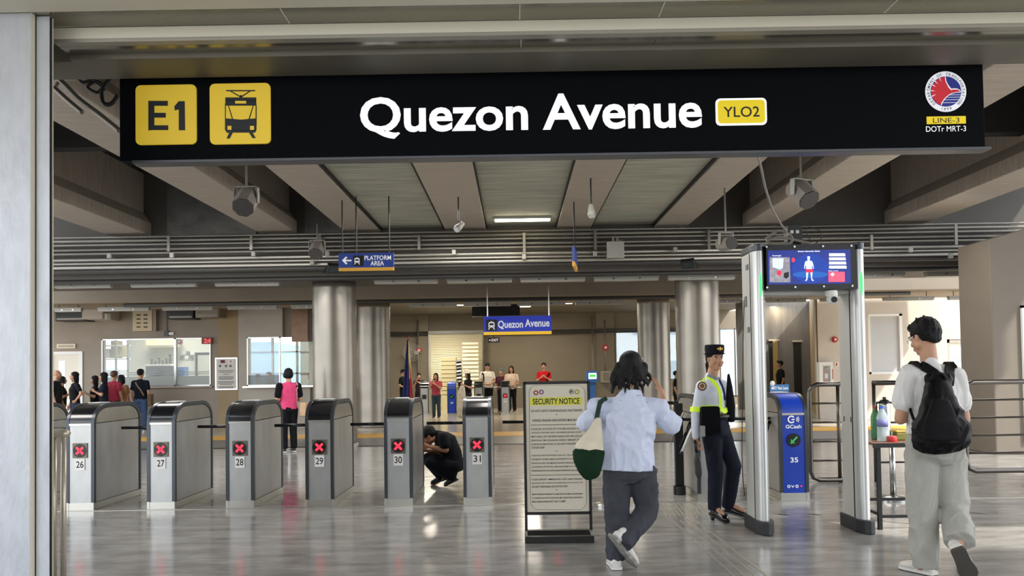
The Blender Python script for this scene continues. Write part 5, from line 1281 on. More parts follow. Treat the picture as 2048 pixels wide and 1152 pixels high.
# black panel and diagonal bar of the wide gate left of gate 34
x = W(1378, 900, YG+.5).x
x -= .12; t = thing('wide_gate_barrier', 'black panel barrier with a bar beside the gate behind the guard', 'barrier', (x, YG+.5, 0)); zz = W(1378, 806, YG+.5).z
MB().box(-.05, .05, -.05, .0, .1, zz).build('panel', m_black, t, bevel=.01); MB().tube([(-.3, .1, zz+.0), (.02, .1, zz)], .02).build('arm', m_bar, t, smooth=True); 
MB().tube([(-.12, -.15, zz-.42), (.04, -.1, zz-.1)], .017).build('diagonal_arm', m_steel, t, smooth=True); MB().lathe([(.07, 0), (.07, .1), (.05, .1)], c=(0, -.02, 0), n=16).build('foot', m_black, t)
# cables and pipes at top left behind the sign
for i, (pts, r, m, lab) in enumerate(((((108,150),(130,170),(160,200),(200,230),(240,262)), .02, m_pipe, 'grey pipe running along the left girder behind the sign'), (((108,175),(135,200),(165,225)), .018, m_pipe, 'lower grey pipe along the left girder'),
        (((150,150),(165,165),(185,160),(205,170),(195,185),(175,175),(190,165),(210,180)), .012, m_wireblk, 'tangle of black cable above the left girder'), (((240,145),(222,155),(205,180),(206,205),(222,208),(236,190)), .016, m_wireblk, 'black cable loop hanging at the left end of the sign'),
        (((108,140),(118,128),(124,142),(118,160),(112,172)), .012, m_wire, 'curled grey cable by the left jamb'))):
    cable(lab, pts, 5.6, r, m)
p = W(128, 143, 5.62); o = MB().box(-.06, .06, 0, .08, -.05, .05).build('cable_box', m_greybox, bevel=.01); o.location = (p.x, 5.6, p.z); tag(o, 'small grey box among the cables at the top left', 'junction box')
# small plant right
g = W(1988, 825, 17.0); t = thing('small_plant', 'small green plant at the foot of the right wall opening', 'plant', (g.x, 17.0, 0)); zpl = g.z
for k_ in range(9):
    a = k_*.7; MB().obox((.1*math.cos(a), .1*math.sin(a), .25+.02*k_), (.08*math.cos(a), .08*math.sin(a), .06), (-.02*math.sin(a), .02*math.cos(a), 0), (0, 0, .003)).build('leaf', mat('leaf_green', '#4d6b33', .6), t)
MB().lathe([(.1, 0), (.13, .2), (.12, .2)], n=16).build('pot', m_greybox, t)
# ------------------------------------------------------------------ people
UP = Vector((0, 0, 1))
def fuse(mb, voxel, smooth=3, fac=.5):
    """one continuous skin from overlapping closed shapes"""
    me = bpy.data.meshes.new('tmp'); me.from_pydata(mb.v, [], mb.f); me.update()
    o = bpy.data.objects.new('tmp', me); COL.objects.link(o)
    r = o.modifiers.new('r', 'REMESH'); r.mode = 'VOXEL'; r.voxel_size = voxel; r.adaptivity = 0
    dg = bpy.context.evaluated_depsgraph_get(); m2 = bpy.data.meshes.new_from_object(o.evaluated_get(dg))
    n = len(m2.vertices); V = np.empty(n*3, dtype=np.float32); m2.vertices.foreach_get('co', V); V = V.reshape(-1, 3).astype(float)
    E = np.empty(len(m2.edges)*2, dtype=np.int32); m2.edges.foreach_get('vertices', E); E = E.reshape(-1, 2)
    Fs = [tuple(p.vertices) for p in m2.polygons]
    bpy.data.objects.remove(o); bpy.data.meshes.remove(me); bpy.data.meshes.remove(m2)
    deg = np.bincount(E.ravel(), minlength=n)[:, None].astype(float); deg[deg == 0] = 1
    for _ in range(smooth):
        acc = np.zeros_like(V); np.add.at(acc, E[:, 0], V[E[:, 1]]); np.add.at(acc, E[:, 1], V[E[:, 0]])
        V = V*(1-fac) + acc/deg*fac
    return V, Fs
def skin(name, V, Fs, mats, parent, matfn=None, extra=None):
    inv = np.array(chain(parent).inverted()); V2 = V @ inv[:3, :3].T + inv[:3, 3]
    vs = [tuple(v) for v in V2]; fs = list(Fs); mi = [0]*len(Fs)
    if matfn is not None:
        for k_, f in enumerate(Fs):
            c = (V[f[0]] + V[f[2 % len(f)]])*.5; mi[k_] = matfn(c)
    if extra is not None:
        o = len(vs); im = chain(parent).inverted(); vs += [tuple(im @ Vector(v)) for v in extra.v]; fs += [tuple(i+o for i in f) for f in extra.f]; mi += extra.m
    me = bpy.data.meshes.new(name); me.from_pydata(vs, [], fs)
    for m in (mats if isinstance(mats, (list, tuple)) else [mats]): me.materials.append(m)
    me.polygons.foreach_set('material_index', mi); me.polygons.foreach_set('use_smooth', [True]*len(fs)); me.update()
    ob = bpy.data.objects.new(name, me); COL.objects.link(ob); ob.parent = parent; return ob
def folds(V, amp, fx, seed=0.0, dirv=(0, 0, 1), sharp=True):
    """cloth folds: creased noise at two scales, drawn out along dirv"""
    d = Vector(dirv).normalized(); out = V.copy(); cen = V.mean(0)
    for i in range(len(V)):
        p = Vector(V[i]); wv = noise.noise(p*3 + Vector((seed, 9, 2)))*.09
        t = p.dot(d) + wv; q0 = p - d*p.dot(d)
        q = q0*fx + d*(t*fx*.38) + Vector((seed, seed*.7, wv*6))
        n = noise.noise(q); q2 = q0*fx*2.1 + d*(t*fx*1.3) + Vector((seed*2, 4, 1)); n2 = noise.noise(q2)
        h = (.55 - min(1, abs(n)*3.2))*.9 + (.3 - min(1, abs(n2)*3))*.38 if sharp else n
        r = Vector((p.x-cen[0], p.y-cen[1], 0)); L_ = r.length; r = r/L_ if L_ > 1e-4 else Vector((0, 0, 0))
        out[i] += np.array(r)*amp*h*min(1, L_/.1)
    return out
def add_hand(mb, wrist, d, palm, thumb, s=1.0, curl=.5):
    """d: direction of the fingers, palm: way the palm faces, thumb: side the thumb is on"""
    d = Vector(d).normalized(); palm = Vector(palm); palm = (palm - d*palm.dot(d)).normalized(); th = Vector(thumb); th = (th - d*th.dot(d) - palm*th.dot(palm)).normalized()
    w = Vector(wrist)
    mb.loft([w - d*.01*s, w + d*.03*s, w + d*.065*s, w + d*.09*s], [(.024*s, .018*s), (.034*s, .016*s), (.040*s, .015*s), (.038*s, .013*s)], th, n=14)
    for k_, (off, L) in enumerate(((.029, .072), (.010, .08), (-.010, .075), (-.029, .06))):
        p = w + d*.088*s + th*off*s; a = curl*.9; dd = d
        for q, (f, r) in enumerate(((.45, .0088), (.32, .008), (.25, .0072))):
            dd = (d*math.cos(a*(q+1)*.8) + palm*math.sin(a*(q+1)*.8)).normalized(); n_ = p + dd*L*f*s
            mb.cap(p, n_, r*s, r*.92*s, n=8); p = n_
    p = w + d*.03*s + th*.03*s; dd = (d*.75 + th*.55 + palm*.35).normalized(); n_ = p + dd*.035*s; mb.cap(p, n_, .0115*s, .010*s, n=8)
    dd = (d*.9 + th*.2 + palm*(.3+curl*.3)).normalized(); mb.cap(n_, n_+dd*.03*s, .0095*s, .008*s, n=8)
def head_shapes(mb, c, fwd, up, s=1.0, fem=False):
    f = Vector(fwd).normalized(); u = Vector(up); u = (u - f*u.dot(f)).normalized(); r = f.cross(u).normalized(); ax = (r, f, u); c = Vector(c)
    P = lambda a, b, z: c + (r*a + f*b + u*z)*s
    R = lambda *q: tuple(x*s for x in q)
    mb.ell(P(0, -.012, .025), R(.074, .094, .088), ax); mb.ell(P(0, .022, -.02), R(.062, .068, .085), ax)
    mb.ell(P(0, .04, -.078), R(.040 if not fem else .034, .040, .032), ax); mb.ell(P(0, .058, -.095), R(.022, .022, .016), ax)
    for q in (-1, 1):
        mb.ell(P(q*.036, .055, -.035), R(.026, .026, .022), ax); mb.ell(P(q*.073, -.004, -.008), R(.007, .016, .028), ax)
        mb.ell(P(q*.026, .078, .028), R(.026, .012, .008), ax); mb.ell(P(q*.011, .098, -.028), R(.010, .010, .008), ax)
        mb.ell(P(q*.050, .01, -.055), R(.022, .035, .03), ax)
    mb.loft([P(0, .083, .02), P(0, .094, .0), P(0, .105, -.02), P(0, .106, -.03)], [(.009*s, .010*s), (.010*s, .012*s), (.013*s, .012*s), (.014*s, .010*s)], r, n=10)
    mb.ell(P(0, .090, -.056), R(.024, .009, .006), ax); mb.ell(P(0, .088, -.067), R(.020, .010, .007), ax)
    return P, ax
def face_extra(P, ax, s=1.0, brow=3):
    x = MB(); R = lambda *q: tuple(v*s for v in q)
    for q in (-1, 1):
        x.ell(P(q*.031, .078, .006), R(.0135, .009, .0075), ax, 10, 7, 2); x.ell(P(q*.031, .0845, .006), R(.006, .004, .006), ax, 8, 6, 3)
        x.ell(P(q*.032, .088, .024), R(.019, .004, .003), ax, 8, 6, 3)
        x.ell(P(q*.031, .083, .0145), R(.016, .006, .002), ax, 8, 6, 3)
    return x
SK = {'a': '#b98b6c', 'b': '#bd8e70', 'c': '#9d6f52'}
def skinmats(k):
    return [mat('skin_'+k, SK[k], .5, noise_amt=.06, nscale=20), mat('lips_'+k, '#98504a', .45), mat('eye_white', '#e3ddd6', .25), mat('dark_brown_hair_face', '#1c1412', .5)]
m_hair = mat('black_hair', '#0a0809', .5, spec=.25, noise_amt=.4, nscale=60, stretch=(4,4,.6), bump=.7, bscale=70)
def base_joints(o, heading, H):
    """standing person; heading = unit (x, y) the person faces"""
    f = Vector((heading[0], heading[1], 0)).normalized(); r = Vector((f.y, -f.x, 0)); o = Vector(o)
    L = lambda a, b, u: o + (r*a + f*b + UP*u)*H
    J = dict(pelvis=L(0, 0, .52), waist=L(0, .004, .6), chest=L(0, .008, .72), neck=L(0, -.005, .825), head=L(0, .012, .925), f=f, r=r, L=L, hf=f, hu=UP, H=H)
    for n_, q in (('R', 1), ('L', -1)):
        J['sh'+n_] = L(q*.108, -.005, .785); J['el'+n_] = L(q*.135, -.01, .63); J['wr'+n_] = L(q*.135, .04, .485)
        J['hip'+n_] = L(q*.052, 0, .5); J['kn'+n_] = L(q*.055, .008, .275); J['an'+n_] = L(q*.057, -.01, .045); J['to'+n_] = L(q*.065, .10, .012)
        J['hd'+n_] = None
    return J
def figure(name, label, J, loc, sk='b', voxel=.008, bulk=1.0, fem=False, hands=True, palm=None):
    s = J['H']/1.7
    t = thing('person', label, 'person', loc)
    mb = MB(); P, ax = head_shapes(mb, J['head'], J['hf'], J['hu'], s*.98, fem)
    r = J['r']; up = (J['neck']-J['pelvis']).normalized()
    mb.cap(J['neck'] - up*.03*s, J['head'] - Vector(J['hu'])*.06*s - Vector(J['hf'])*.015*s, .056*s, .05*s)
    mb.loft([J['pelvis'], J['waist'], J['chest'], J['neck']-up*.05*s], [(.13*s*bulk, .10*s*bulk), (.115*s*bulk, .085*s*bulk), (.13*s*bulk, .09*s*bulk), (.06*s, .045*s)], r)
    for q in 'RL':
        mb.cap(J['sh'+q], J['el'+q], .047*s, .038*s); mb.cap(J['el'+q], J['wr'+q], .038*s, .024*s)
        mb.cap(J['hip'+q], J['kn'+q], .078*s, .052*s); mb.cap(J['kn'+q], J['an'+q], .05*s, .034*s); mb.cap(J['an'+q], J['to'+q], .03*s, .022*s)
        if hands:
            d = J['hd'+q] or (J['wr'+q]-J['el'+q]); qq = 1 if q == 'R' else -1
            pl = (J.get('palm'+q) or (-r*qq)); tb = J.get('thumb'+q) or (J['f']*1.0)
            add_hand(mb, J['wr'+q], d, pl, tb, s*(1.0), J.get('curl', .55))
    V, Fs = fuse(mb, voxel, 2, .45)
    hc = np.array(P(0, .09, -.061)); 
    def mf(c): 
        dd = c - hc; return 1 if (abs(dd @ np.array(ax[0])) < .017*s and abs(dd @ np.array(ax[2])) < .008*s and abs(dd @ np.array(ax[1])) < .016*s) else 0
    skin('body', V, Fs, skinmats(sk), t, mf, face_extra(P, ax, s*.98))
    return t, P, ax, s
def top(t, J, m, sleeve='short', hem=None, wid=(.165, .15, .17), dep=(.12, .115, .125), voxel=.012, amp=.006, fx=9, sl=(.062, .06), name='shirt', seed=0.0, neckr=.075, extra=None, elb=None):
    s = J['H']/1.7; r = J['r']; up = (J['neck']-J['pelvis']).normalized(); hem = hem or (J['pelvis'] - up*.02*s)
    mb = MB(); shc = (J['shR']+J['shL'])/2
    mb.loft([hem, J['waist'], J['chest'], shc - up*.0*s, shc + up*.045*s], [(wid[0]*s, dep[0]*s), (wid[1]*s, dep[1]*s), (wid[2]*s, dep[2]*s), (wid[2]*.80*s, dep[2]*.74*s), (neckr*1.1*s, .062*s)], r, n=28, flat='a')
    mb.cap(J['neck']-up*.06*s, J['neck']-up*.012*s, neckr*s, .062*s)
    for q in 'RL':
        a, b, c = J['sh'+q], J['el'+q], J['wr'+q]
        mb.cap(shc + (a-shc)*.25 + up*.025*s, a, .052*s, sl[0]*.95*s)
        if sleeve == 'none': continue
        if sleeve == 'short': mb.cap(a, a+(b-a)*.62, sl[0]*s, sl[1]*s)
        elif sleeve == 'elbow': mb.cap(a, b, sl[0]*s, sl[1]*s); mb.cap(b, b+(c-b)*.12, sl[1]*s, sl[1]*s)
        else: mb.cap(a, b, sl[0]*s, sl[1]*s); mb.cap(b, b+(c-b)*.93, sl[1]*s, sl[1]*.72*s)
    if extra: extra(mb)
    V, Fs = fuse(mb, voxel, 3)
    V = folds(V, amp, fx, seed); return skin(name, V, Fs, m, t), (V, Fs)
def legs(t, J, m, rad=(.10, .075, .065), voxel=.012, amp=.005, fx=8, name='trousers', hipw=(.16, .12), seed=1.0, short=1.0, top_up=.06):
    s = J['H']/1.7; mb = MB(); r = J['r']; up = (J['waist']-J['pelvis']).normalized()
    mb.loft([(J['hipR']+J['hipL'])/2 - up*.02*s, J['pelvis'], J['pelvis']+up*top_up*s], [(hipw[0]*.95*s, hipw[1]*s), (hipw[0]*s, hipw[1]*s), (hipw[0]*.9*s, hipw[1]*.9*s)], r)
    for q in 'RL':
        mb.cap(J['hip'+q], J['kn'+q], rad[0]*s, rad[1]*s); e = J['kn'+q] + (J['an'+q]-J['kn'+q])*short
        d = (e - J['kn'+q]).normalized(); side = r if abs(d.dot(r)) < .8 else J['f']
        mb.loft([J['kn'+q], J['kn'+q]+(e-J['kn'+q])*.5, e], [(rad[1]*s, rad[1]*s), ((rad[1]+rad[2])/2*s,)*2, (rad[2]*s, rad[2]*s*1.05)], side, n=20, power=2, flat='b')
    V, Fs = fuse(mb, voxel, 3); V = folds(V, amp, fx, seed, (.2, .1, 1)); return skin(name, V, Fs, m, t)
def shoe(t, heel, toe, upv, m, ms, s=1.0, name='shoe', w=.045, ankle=None, high=.06):
    heel = Vector(heel); toe = Vector(toe); d = (toe-heel); L = d.length; d.normalize(); u = Vector(upv); u = (u - d*u.dot(d)).normalized(); side = d.cross(u)
    mb = MB(); c = lambda q, z: heel + d*(L*q) + u*z*s
    mb.loft([c(.1, .035), c(.3, .04), c(.55, .032), c(.8, .026), c(.93, .022)], [(w*.72*s, .034*s), (w*.78*s, .038*s), (w*.95*s, .028*s), (w*1.0*s, .022*s), (w*.75*s, .016*s)], side, n=18)
    mb.cap(c(.2, .05), c(.2, high+.02), .036*s, .036*s)
    V, Fs = fuse(mb, .006 if s > .8 and L > .2 else .01, 2); sh = skin(name, V, Fs, m, t)
    o = []
    for q, ww in ((0, .6), (.06, .78), (.25, .78), (.5, .85), (.7, 1.02), (.85, .98), (.95, .7), (1.0, .35)): o.append((q, ww*w*s))
    pts = [(q, x) for q, x in o] + [(q, -x) for q, x in reversed(o)]
    mb = MB(); n = len(pts); vs = [c(q, -.004) + side*x for q, x in pts] + [c(q, .014) + side*x for q, x in pts]
    mb.add(vs, [tuple(range(n-1, -1, -1)), tuple(range(n, 2*n))] + [(i, (i+1) % n, (i+1) % n+n, i+n) for i in range(n)]); mb.build('sole', ms, sh if False else t, world=True)
    return sh
def hair(t, P, ax, s, style, m=None, voxel=.008, extra=None, seed=0.0):
    m = m or m_hair; mb = MB(); R = lambda *q: tuple(v*s for v in q)
    mb.ell(P(0, -.022, .045), R(.083, .098, .083), ax, 20, 14)
    if style == 'short':
        mb.ell(P(0, -.045, .02), R(.080, .075, .075), ax); mb.ell(P(0, .045, .085), R(.062, .045, .035), ax)
        for q in (-1, 1): mb.ell(P(q*.068, .0, .035), R(.016, .035, .03), ax)
    elif style == 'long':
        mb.loft([P(0, -.03, .02), P(0, -.055, -.06), P(0, -.065, -.15), P(0, -.06, -.25)], [(.085*s, .075*s), (.085*s, .055*s), (.085*s, .04*s), (.06*s, .03*s)], ax[0])
        for q in (-1, 1): mb.loft([P(q*.07, -.0, .03), P(q*.08, .0, -.05), P(q*.082, .0, -.15)], [(.018*s, .04*s), (.022*s, .04*s), (.02*s, .03*s)], ax[0], n=12)
    elif style == 'bob':
        mb.ell(P(0, -.03, -.01), R(.095, .09, .085), ax)
        for q in (-1, 1): mb.ell(P(q*.07, .01, -.02), R(.03, .055, .06), ax)
    elif style == 'tail':
        mb.ell(P(0, -.05, .0), R(.075, .06, .07), ax); mb.loft([P(0, -.11, .01), P(0, -.14, -.06), P(0, -.125, -.15), P(0, -.11, -.22)], [(.03*s, .025*s), (.035*s, .03*s), (.03*s, .025*s), (.012*s, .012*s)], ax[0], n=12)
    elif style == 'crown':
        mb.ell(P(0, -.03, .02), R(.088, .088, .088), ax); mb.loft([P(0, -.03, .02), P(0, -.05, -.05), P(0, -.055, -.11)], [(.09*s, .07*s), (.10*s, .05*s), (.10*s, .035*s)], ax[0])
    elif style == 'bald':
        return None
    if extra: extra(mb)
    V, Fs = fuse(mb, voxel, 2)
    V = folds(V, .005*s, 34, seed, ax[2]) if style != 'x' else V
    # hair stays off the face
    c0 = np.array(P(0, 0, 0)); f = np.array(ax[1]); u = np.array(ax[2]); r_ = np.array(ax[0])
    if style in ('short', 'bob', 'long', 'tail'):
        D = V - c0; df = D @ f; du = D @ u; dr = np.abs(D @ r_)
        lim = .062*s + np.clip((du - .055*s)*1.2, 0, .07*s)
        msk = (df > lim) & (du > -.2*s); V[msk] -= np.outer(df[msk]-lim[msk], f)
    return skin('hair', V, Fs, m, t)
def ribbon(t, name, V, Fs, pts, w, off, m, n=6, th=.004, world=True, ray=None, over=None):
    """strap lying on a garment"""
    bv = BVHTree.FromPolygons([Vector(v) for v in V], Fs)
    P = curve_pts(pts, n); loc = []
    for p in P:
        if ray is not None:
            R_ = Vector(ray).normalized(); a, nn, i, d = bv.ray_cast(Vector(p) - R_*.8, R_, 1.3)
            if a is None: a, nn, i, d = bv.find_nearest(Vector(p)); nn = -R_
            nn = (nn*.35 - R_*.65).normalized(); loc.append((a - R_*off, nn)); continue
        a, nn, i, d = bv.find_nearest(Vector(p)); loc.append((a + nn*off, nn))
    if ray is not None:
        for _ in range(3): loc = [loc[0]] + [((loc[i-1][0]+loc[i][0]*2+loc[i+1][0])/4, (loc[i-1][1]+loc[i][1]*2+loc[i+1][1]).normalized()) for i in range(1, len(loc)-1)] + [loc[-1]]
    for (ox, oy) in (over or []):
        a, nn, i, d = bv.ray_cast(Vector((ox, oy, 3)), Vector((0, 0, -1)))
        if a is not None: loc.append((a + UP*off, UP))
    vs = []
    for k_ in range(len(loc)):
        tg = (loc[min(k_+1, len(loc)-1)][0] - loc[max(k_-1, 0)][0]).normalized(); nn = loc[k_][1]; sd = tg.cross(nn).normalized(); p = loc[k_][0]
        vs += [p - sd*w/2 - nn*th, p + sd*w/2 - nn*th, p + sd*w/2 + nn*th, p - sd*w/2 + nn*th]
    m_ = len(loc); fs = [(0, 1, 2, 3), tuple((m_-1)*4+i for i in (3, 2, 1, 0))]
    for k_ in range(m_-1):
        for i in range(4): fs.append((k_*4+i, (k_+1)*4+i, (k_+1)*4+(i+1) % 4, k_*4+(i+1) % 4))
    return MB().add(vs, fs).build(name, m, t, world=True, smooth=False)
def cl(name, h, r=.8, **k): return mat('cloth_'+name, h, r, spec=.15, noise_amt=k.get('n', .1), nscale=k.get('ns', 12), bump=.15, bscale=k.get('bs', 250))
m_shoew = mat('white_sneaker', '#d8d6d0', .5); m_shoeb = mat('patent_black_shoe', '#0b0b0d', .12, coat=.6); m_soled = mat('dark_sole', '#4a4640', .7); m_solew = mat('white_sole', '#dcdad4', .6)

# ================================================================== woman in the white shirt, walking away
Y0 = 5.6
g = G(1232, 1130); J = base_joints((g.x, g.y, 0), (.12, 1), 1.56)
def w3(x, y, d=0.0): return W(x, y, Y0+d)
J.update(pelvis=w3(1257, 925), waist=w3(1256, 880), chest=w3(1258, 828), neck=w3(1266, 783), head=w3(1262, 735, .03), hf=Vector((.35, 1, -.12)), hu=UP,
         shR=w3(1308, 812, .0), elR=w3(1340, 850, .06), wrR=w3(1322, 782, .14), shL=w3(1209, 812, .03), elL=w3(1174, 844, .04), wrL=w3(1192, 838, .28),
         hipR=w3(1283, 948), hipL=w3(1234, 948), knL=w3(1234, 1040), anL=w3(1232, 1112), toL=w3(1232, 1125, .15), knR=w3(1296, 1020, .05), anR=w3(1250, 1082, -.17), toR=w3(1251, 1092, -.13))
J['hdR'] = Vector((-.3, .5, .8)); J['palmR'] = Vector((-1, .3, 0)); J['hdL'] = Vector((.2, 1, .3))
tW, P, ax, s = figure('person', 'woman in white shirt and grey trousers walking away beside the notice board', J, (g.x, g.y, 0), 'a', .007, 1.2, True)
m_ws = cl('white_blue_shirt', '#ccd3e8', .75, n=.03)
def puff(mb):
    mb.ell(w3(1178, 838, .02), (.068, .075, .075)); mb.ell(w3(1334, 838, .04), (.07, .075, .07)); mb.ell(w3(1350, 845, .05), (.045, .055, .05)); mb.ell(w3(1192, 812), (.062, .07, .062)); mb.ell(w3(1322, 815), (.07, .07, .065))
    mb.loft([w3(1256, 850), w3(1259, 815), w3(1264, 792), w3(1266, 781)], [(.19, .14), (.165, .115), (.105, .085), (.07, .065)], J['r'], n=24)
    mb.loft([w3(1253, 938), w3(1254, 880), w3(1257, 835)], [(.20, .165), (.195, .165), (.19, .15)], J['r'], n=30, flat='a')
sh, VF = top(tW, J, m_ws, 'elbow', hem=w3(1254, 920), wid=(.18, .19, .205), dep=(.165, .165, .15), voxel=.008, amp=.024, fx=7.5, sl=(.072, .078), seed=3, extra=puff)
ribbon(tW, 'back_yoke_seam', *VF, [w3(1205, 806, -.2), w3(1255, 802, -.2), w3(1305, 806, -.2)], .006, .001, ray=(0, 1, 0), m= cl('seam_shade', '#a9b2cc'), th=.001)
ribbon(tW, 'collar', *VF, [w3(1240, 782, -.1), w3(1264, 788, -.15), w3(1290, 782, -.1)], .05, .006, m_ws, th=.004, ray=(0, 1, 0))
m_gt = cl('charcoal_trousers', '#41434a', .8)
legs(tW, J, m_gt, (.122, .092, .072), .009, .018, 8, hipw=(.182, .15), seed=5, top_up=.05, short=1.1)
shoe(tW, w3(1229, 1131, -.06) , w3(1231, 1127, .17), UP, m_shoew, m_solew, 1.0, w=.045, high=.05) if 0 else None
hz = Vector((w3(1231, 1130).x, Y0-.08, .008)); shoe(tW, hz, hz+Vector((.0, .25, 0)), UP, m_shoew, m_solew, 1.05, w=.05)
toe = Vector((w3(1268, 1130).x, Y0-.04, .012)); heel = w3(1222, 1072, -.22); shoe(tW, heel, toe, Vector((.75, .45, .35)), m_shoew, mat('grey_sneaker_sole', '#a8a6a0', .6, col2='#5d5b58', nscale=25), 1.08, w=.05)
def wavy(mb):
    random.seed(5)
    for k_ in range(26):      # locks falling to the shoulders
        a = k_/25; x0_ = 1232 + 58*a; dx = (a-.5)*26 + random.uniform(-4, 4); dd = -.10 + .09*abs(a-.45)*2; ln = random.uniform(768, 790) - (8 if a > .8 else 0)
        pts = [w3(x0_ + (a-.5)*-6, 726, dd*.7+.03)]
        for q in range(1, 6): pts.append(w3(x0_ + dx*q/5 + 3.2*math.sin(q*1.9+k_*1.3), 726+(ln-726)*q/5, dd*(.8+.06*q)+.02))
        pts = curve_pts(pts, 3); rr = [max(.004, .017*(1-(i_/(len(pts)-1))**3*.8)) for i_ in range(len(pts))]; mb.tube(pts, rr, 8)
hair(tW, P, ax, s*1.08, 'crown', extra=wavy, seed=2, voxel=.006)
MB().tube([P(-.085, .02, .075), P(-.05, .075, .105), P(0, .09, .112), P(.05, .075, .105), P(.088, .02, .07)], .006, 8).build('sunglasses', mat('glasses_white', '#d8dade', .2), tW, world=True, smooth=True)
# tote bag
tb_ = w3(1180, 960)
tt = thing('tote_bag', "cream and dark green tote bag hanging from the walking woman's shoulder", 'bag', (tb_.x, Y0-.05, tb_.z))
mb = MB().loft([w3(1197, 838, -.10), w3(1192, 860, -.13), w3(1184, 885, -.16), w3(1178, 903, -.17)], [(.022, .03), (.05, .045), (.085, .06), (.108, .07)], (1, 0, 0), n=28)
V, Fs = fuse(mb, .008, 3); V = folds(V, .008, 10, 4); skin('canvas_top', V, Fs, cl('cream_canvas', '#d9cfba', .9), tt)
mb = MB().loft([w3(1177, 902, -.17), w3(1177, 918, -.175), w3(1180, 938, -.17), w3(1184, 952, -.165)], [(.112, .073), (.108, .075), (.088, .07), (.06, .055)], (1, 0, 0), n=28)
V, Fs = fuse(mb, .008, 3); V = folds(V, .006, 9, 1); skin('green_base', V, Fs, cl('dark_green_canvas', '#17301f', .9), tt)
m_strap = cl('green_strap', '#2e4236')
ribbon(tt, 'strap', *VF, [w3(1196, 846, -.14), w3(1200, 825, -.2), w3(1205, 805, -.2), w3(1210, 792, -.12), w3(1213, 786, .0)], .032, .012, m_strap, ray=(0, 1, 0))

# ================================================================== man with the backpack
Y0 = 5.26
g = G(1848, 1148); J = base_joints((g.x, g.y, 0), (-.05, 1), 1.74)
J.update(pelvis=w3(1870, 890), waist=w3(1868, 845), chest=w3(1864, 785), neck=w3(1858, 722), head=w3(1848, 675, .04), hf=Vector((-.38, 1, -.35)), hu=Vector((0, .3, 1)),
         shR=w3(1908, 750), elR=w3(1928, 838, -.02), wrR=w3(1905, 826, .24), shL=w3(1816, 748), elL=w3(1801, 838, -.02), wrL=w3(1822, 826, .24),
         hipR=w3(1895, 908), hipL=w3(1844, 908), knL=w3(1845, 1015), anL=w3(1850, 1123), toL=w3(1838, 1140, .1), knR=w3(1910, 1015, -.02), anR=w3(1919, 1078, -.22), toR=w3(1921, 1090, -.24))
J['hdR'] = Vector((-.5, .8, .1)); J['hdL'] = Vector((.5, .8, .1))
tM, P, ax, s = figure('person', 'young man in white t-shirt and pale grey trousers, seen from behind', J, (g.x, g.y, 0), 'b', .007, 1.0)
sh, VF = top(tM, J, cl('white_tshirt', '#dcdad8', .85, n=.03), 'short', hem=w3(1868, 868), wid=(.185, .18, .19), dep=(.125, .125, .13), voxel=.008, amp=.018, fx=7.5, sl=(.068, .08), seed=8, name='t_shirt')
m_pg = cl('pale_grey_trousers', '#a9a8a0', .85, n=.08, ns=8)
legs(tM, J, m_pg, (.108, .092, .09), .009, .022, 7.5, hipw=(.185, .14), seed=11, top_up=.06, short=1.10)
hz = w3(1858, 1140, .02); hz.z = .01; shoe(tM, hz + Vector((.03, -.02, 0)), hz+Vector((-.09, .21, 0)), UP, mat('cream_sneaker', '#d9d6cc', .5), m_solew, 1.08, w=.05)
toe = w3(1943, 1158, -.17); toe.z = .02; heel = w3(1915, 1098, -.33); shoe(tM, heel, toe, Vector((.15, .85, .35)), m_shoew, m_soled, 1.08, w=.052)
def tuft(mb):
    random.seed(3)
    for k_ in range(46):
        a = random.uniform(0, 2*PI); e_ = random.uniform(.15, 1.35); q = (math.cos(a)*math.cos(e_), math.sin(a)*math.cos(e_), math.sin(e_))
        b = P(q[0]*.082, -.02+q[1]*.095, .045+q[2]*.088); d_ = (ax[0]*(q[0]+random.uniform(-.5, .5)) + ax[1]*(q[1]*.6+random.uniform(-.3, .5)) + ax[2]*(q[2]*.8+.1)).normalized()
        mb.cap(b - d_*.02, b + d_*random.uniform(.008, .022), .014, .006, 8)
    mb.ell(P(0, -.02, .095), (.07, .08, .045), ax)
    mb.ell(P(0, -.075, -.02), (.062, .035, .05), ax)
hair(tM, P, ax, s*1.04, 'short', extra=tuft, seed=6, voxel=.006)
MB().tube(curve_pts([P(-.075, .02, .005), P(-.068, .07, .0), P(-.055, .09, -.005), P(-.05, .095, -.02)]), .0035, 6).build('glasses', mat('glasses_white', '#d8dade'), tM, world=True, smooth=True)
bp_ = w3(1880, 905, -.2)
bk = thing('backpack', 'black backpack on the back of the man in the white t-shirt', 'backpack', (bp_.x, Y0-.2, bp_.z))
mb = MB().loft([w3(1876, 752, -.19), w3(1877, 775, -.22), w3(1880, 810, -.26), w3(1882, 850, -.28), w3(1883, 880, -.28), w3(1883, 893, -.27)], [(.055, .035), (.085, .06), (.115, .09), (.165, .115), (.185, .115), (.165, .095)], (1, 0, .02), n=34, power=2.6)
mb.cap(w3(1860, 757, -.2), w3(1893, 757, -.2), .04, .04)
V, Fs = fuse(mb, .009, 3); V = folds(V, .018, 9, 2); skin('pack_body', V, Fs, cl('black_nylon', '#08080a', .55), bk)
m_bs = cl('black_webbing', '#0c0c0e', .6)
ribbon(bk, 'strap', *VF, [w3(1868, 768), w3(1855, 748), w3(1845, 738), w3(1838, 732)], .062, .014, m_bs, th=.007, ray=(0, 1, 0), over=[(w3(1832, 720).x, Y0-.05), (w3(1828, 720).x, Y0), (w3(1824, 720).x, Y0+.06)])
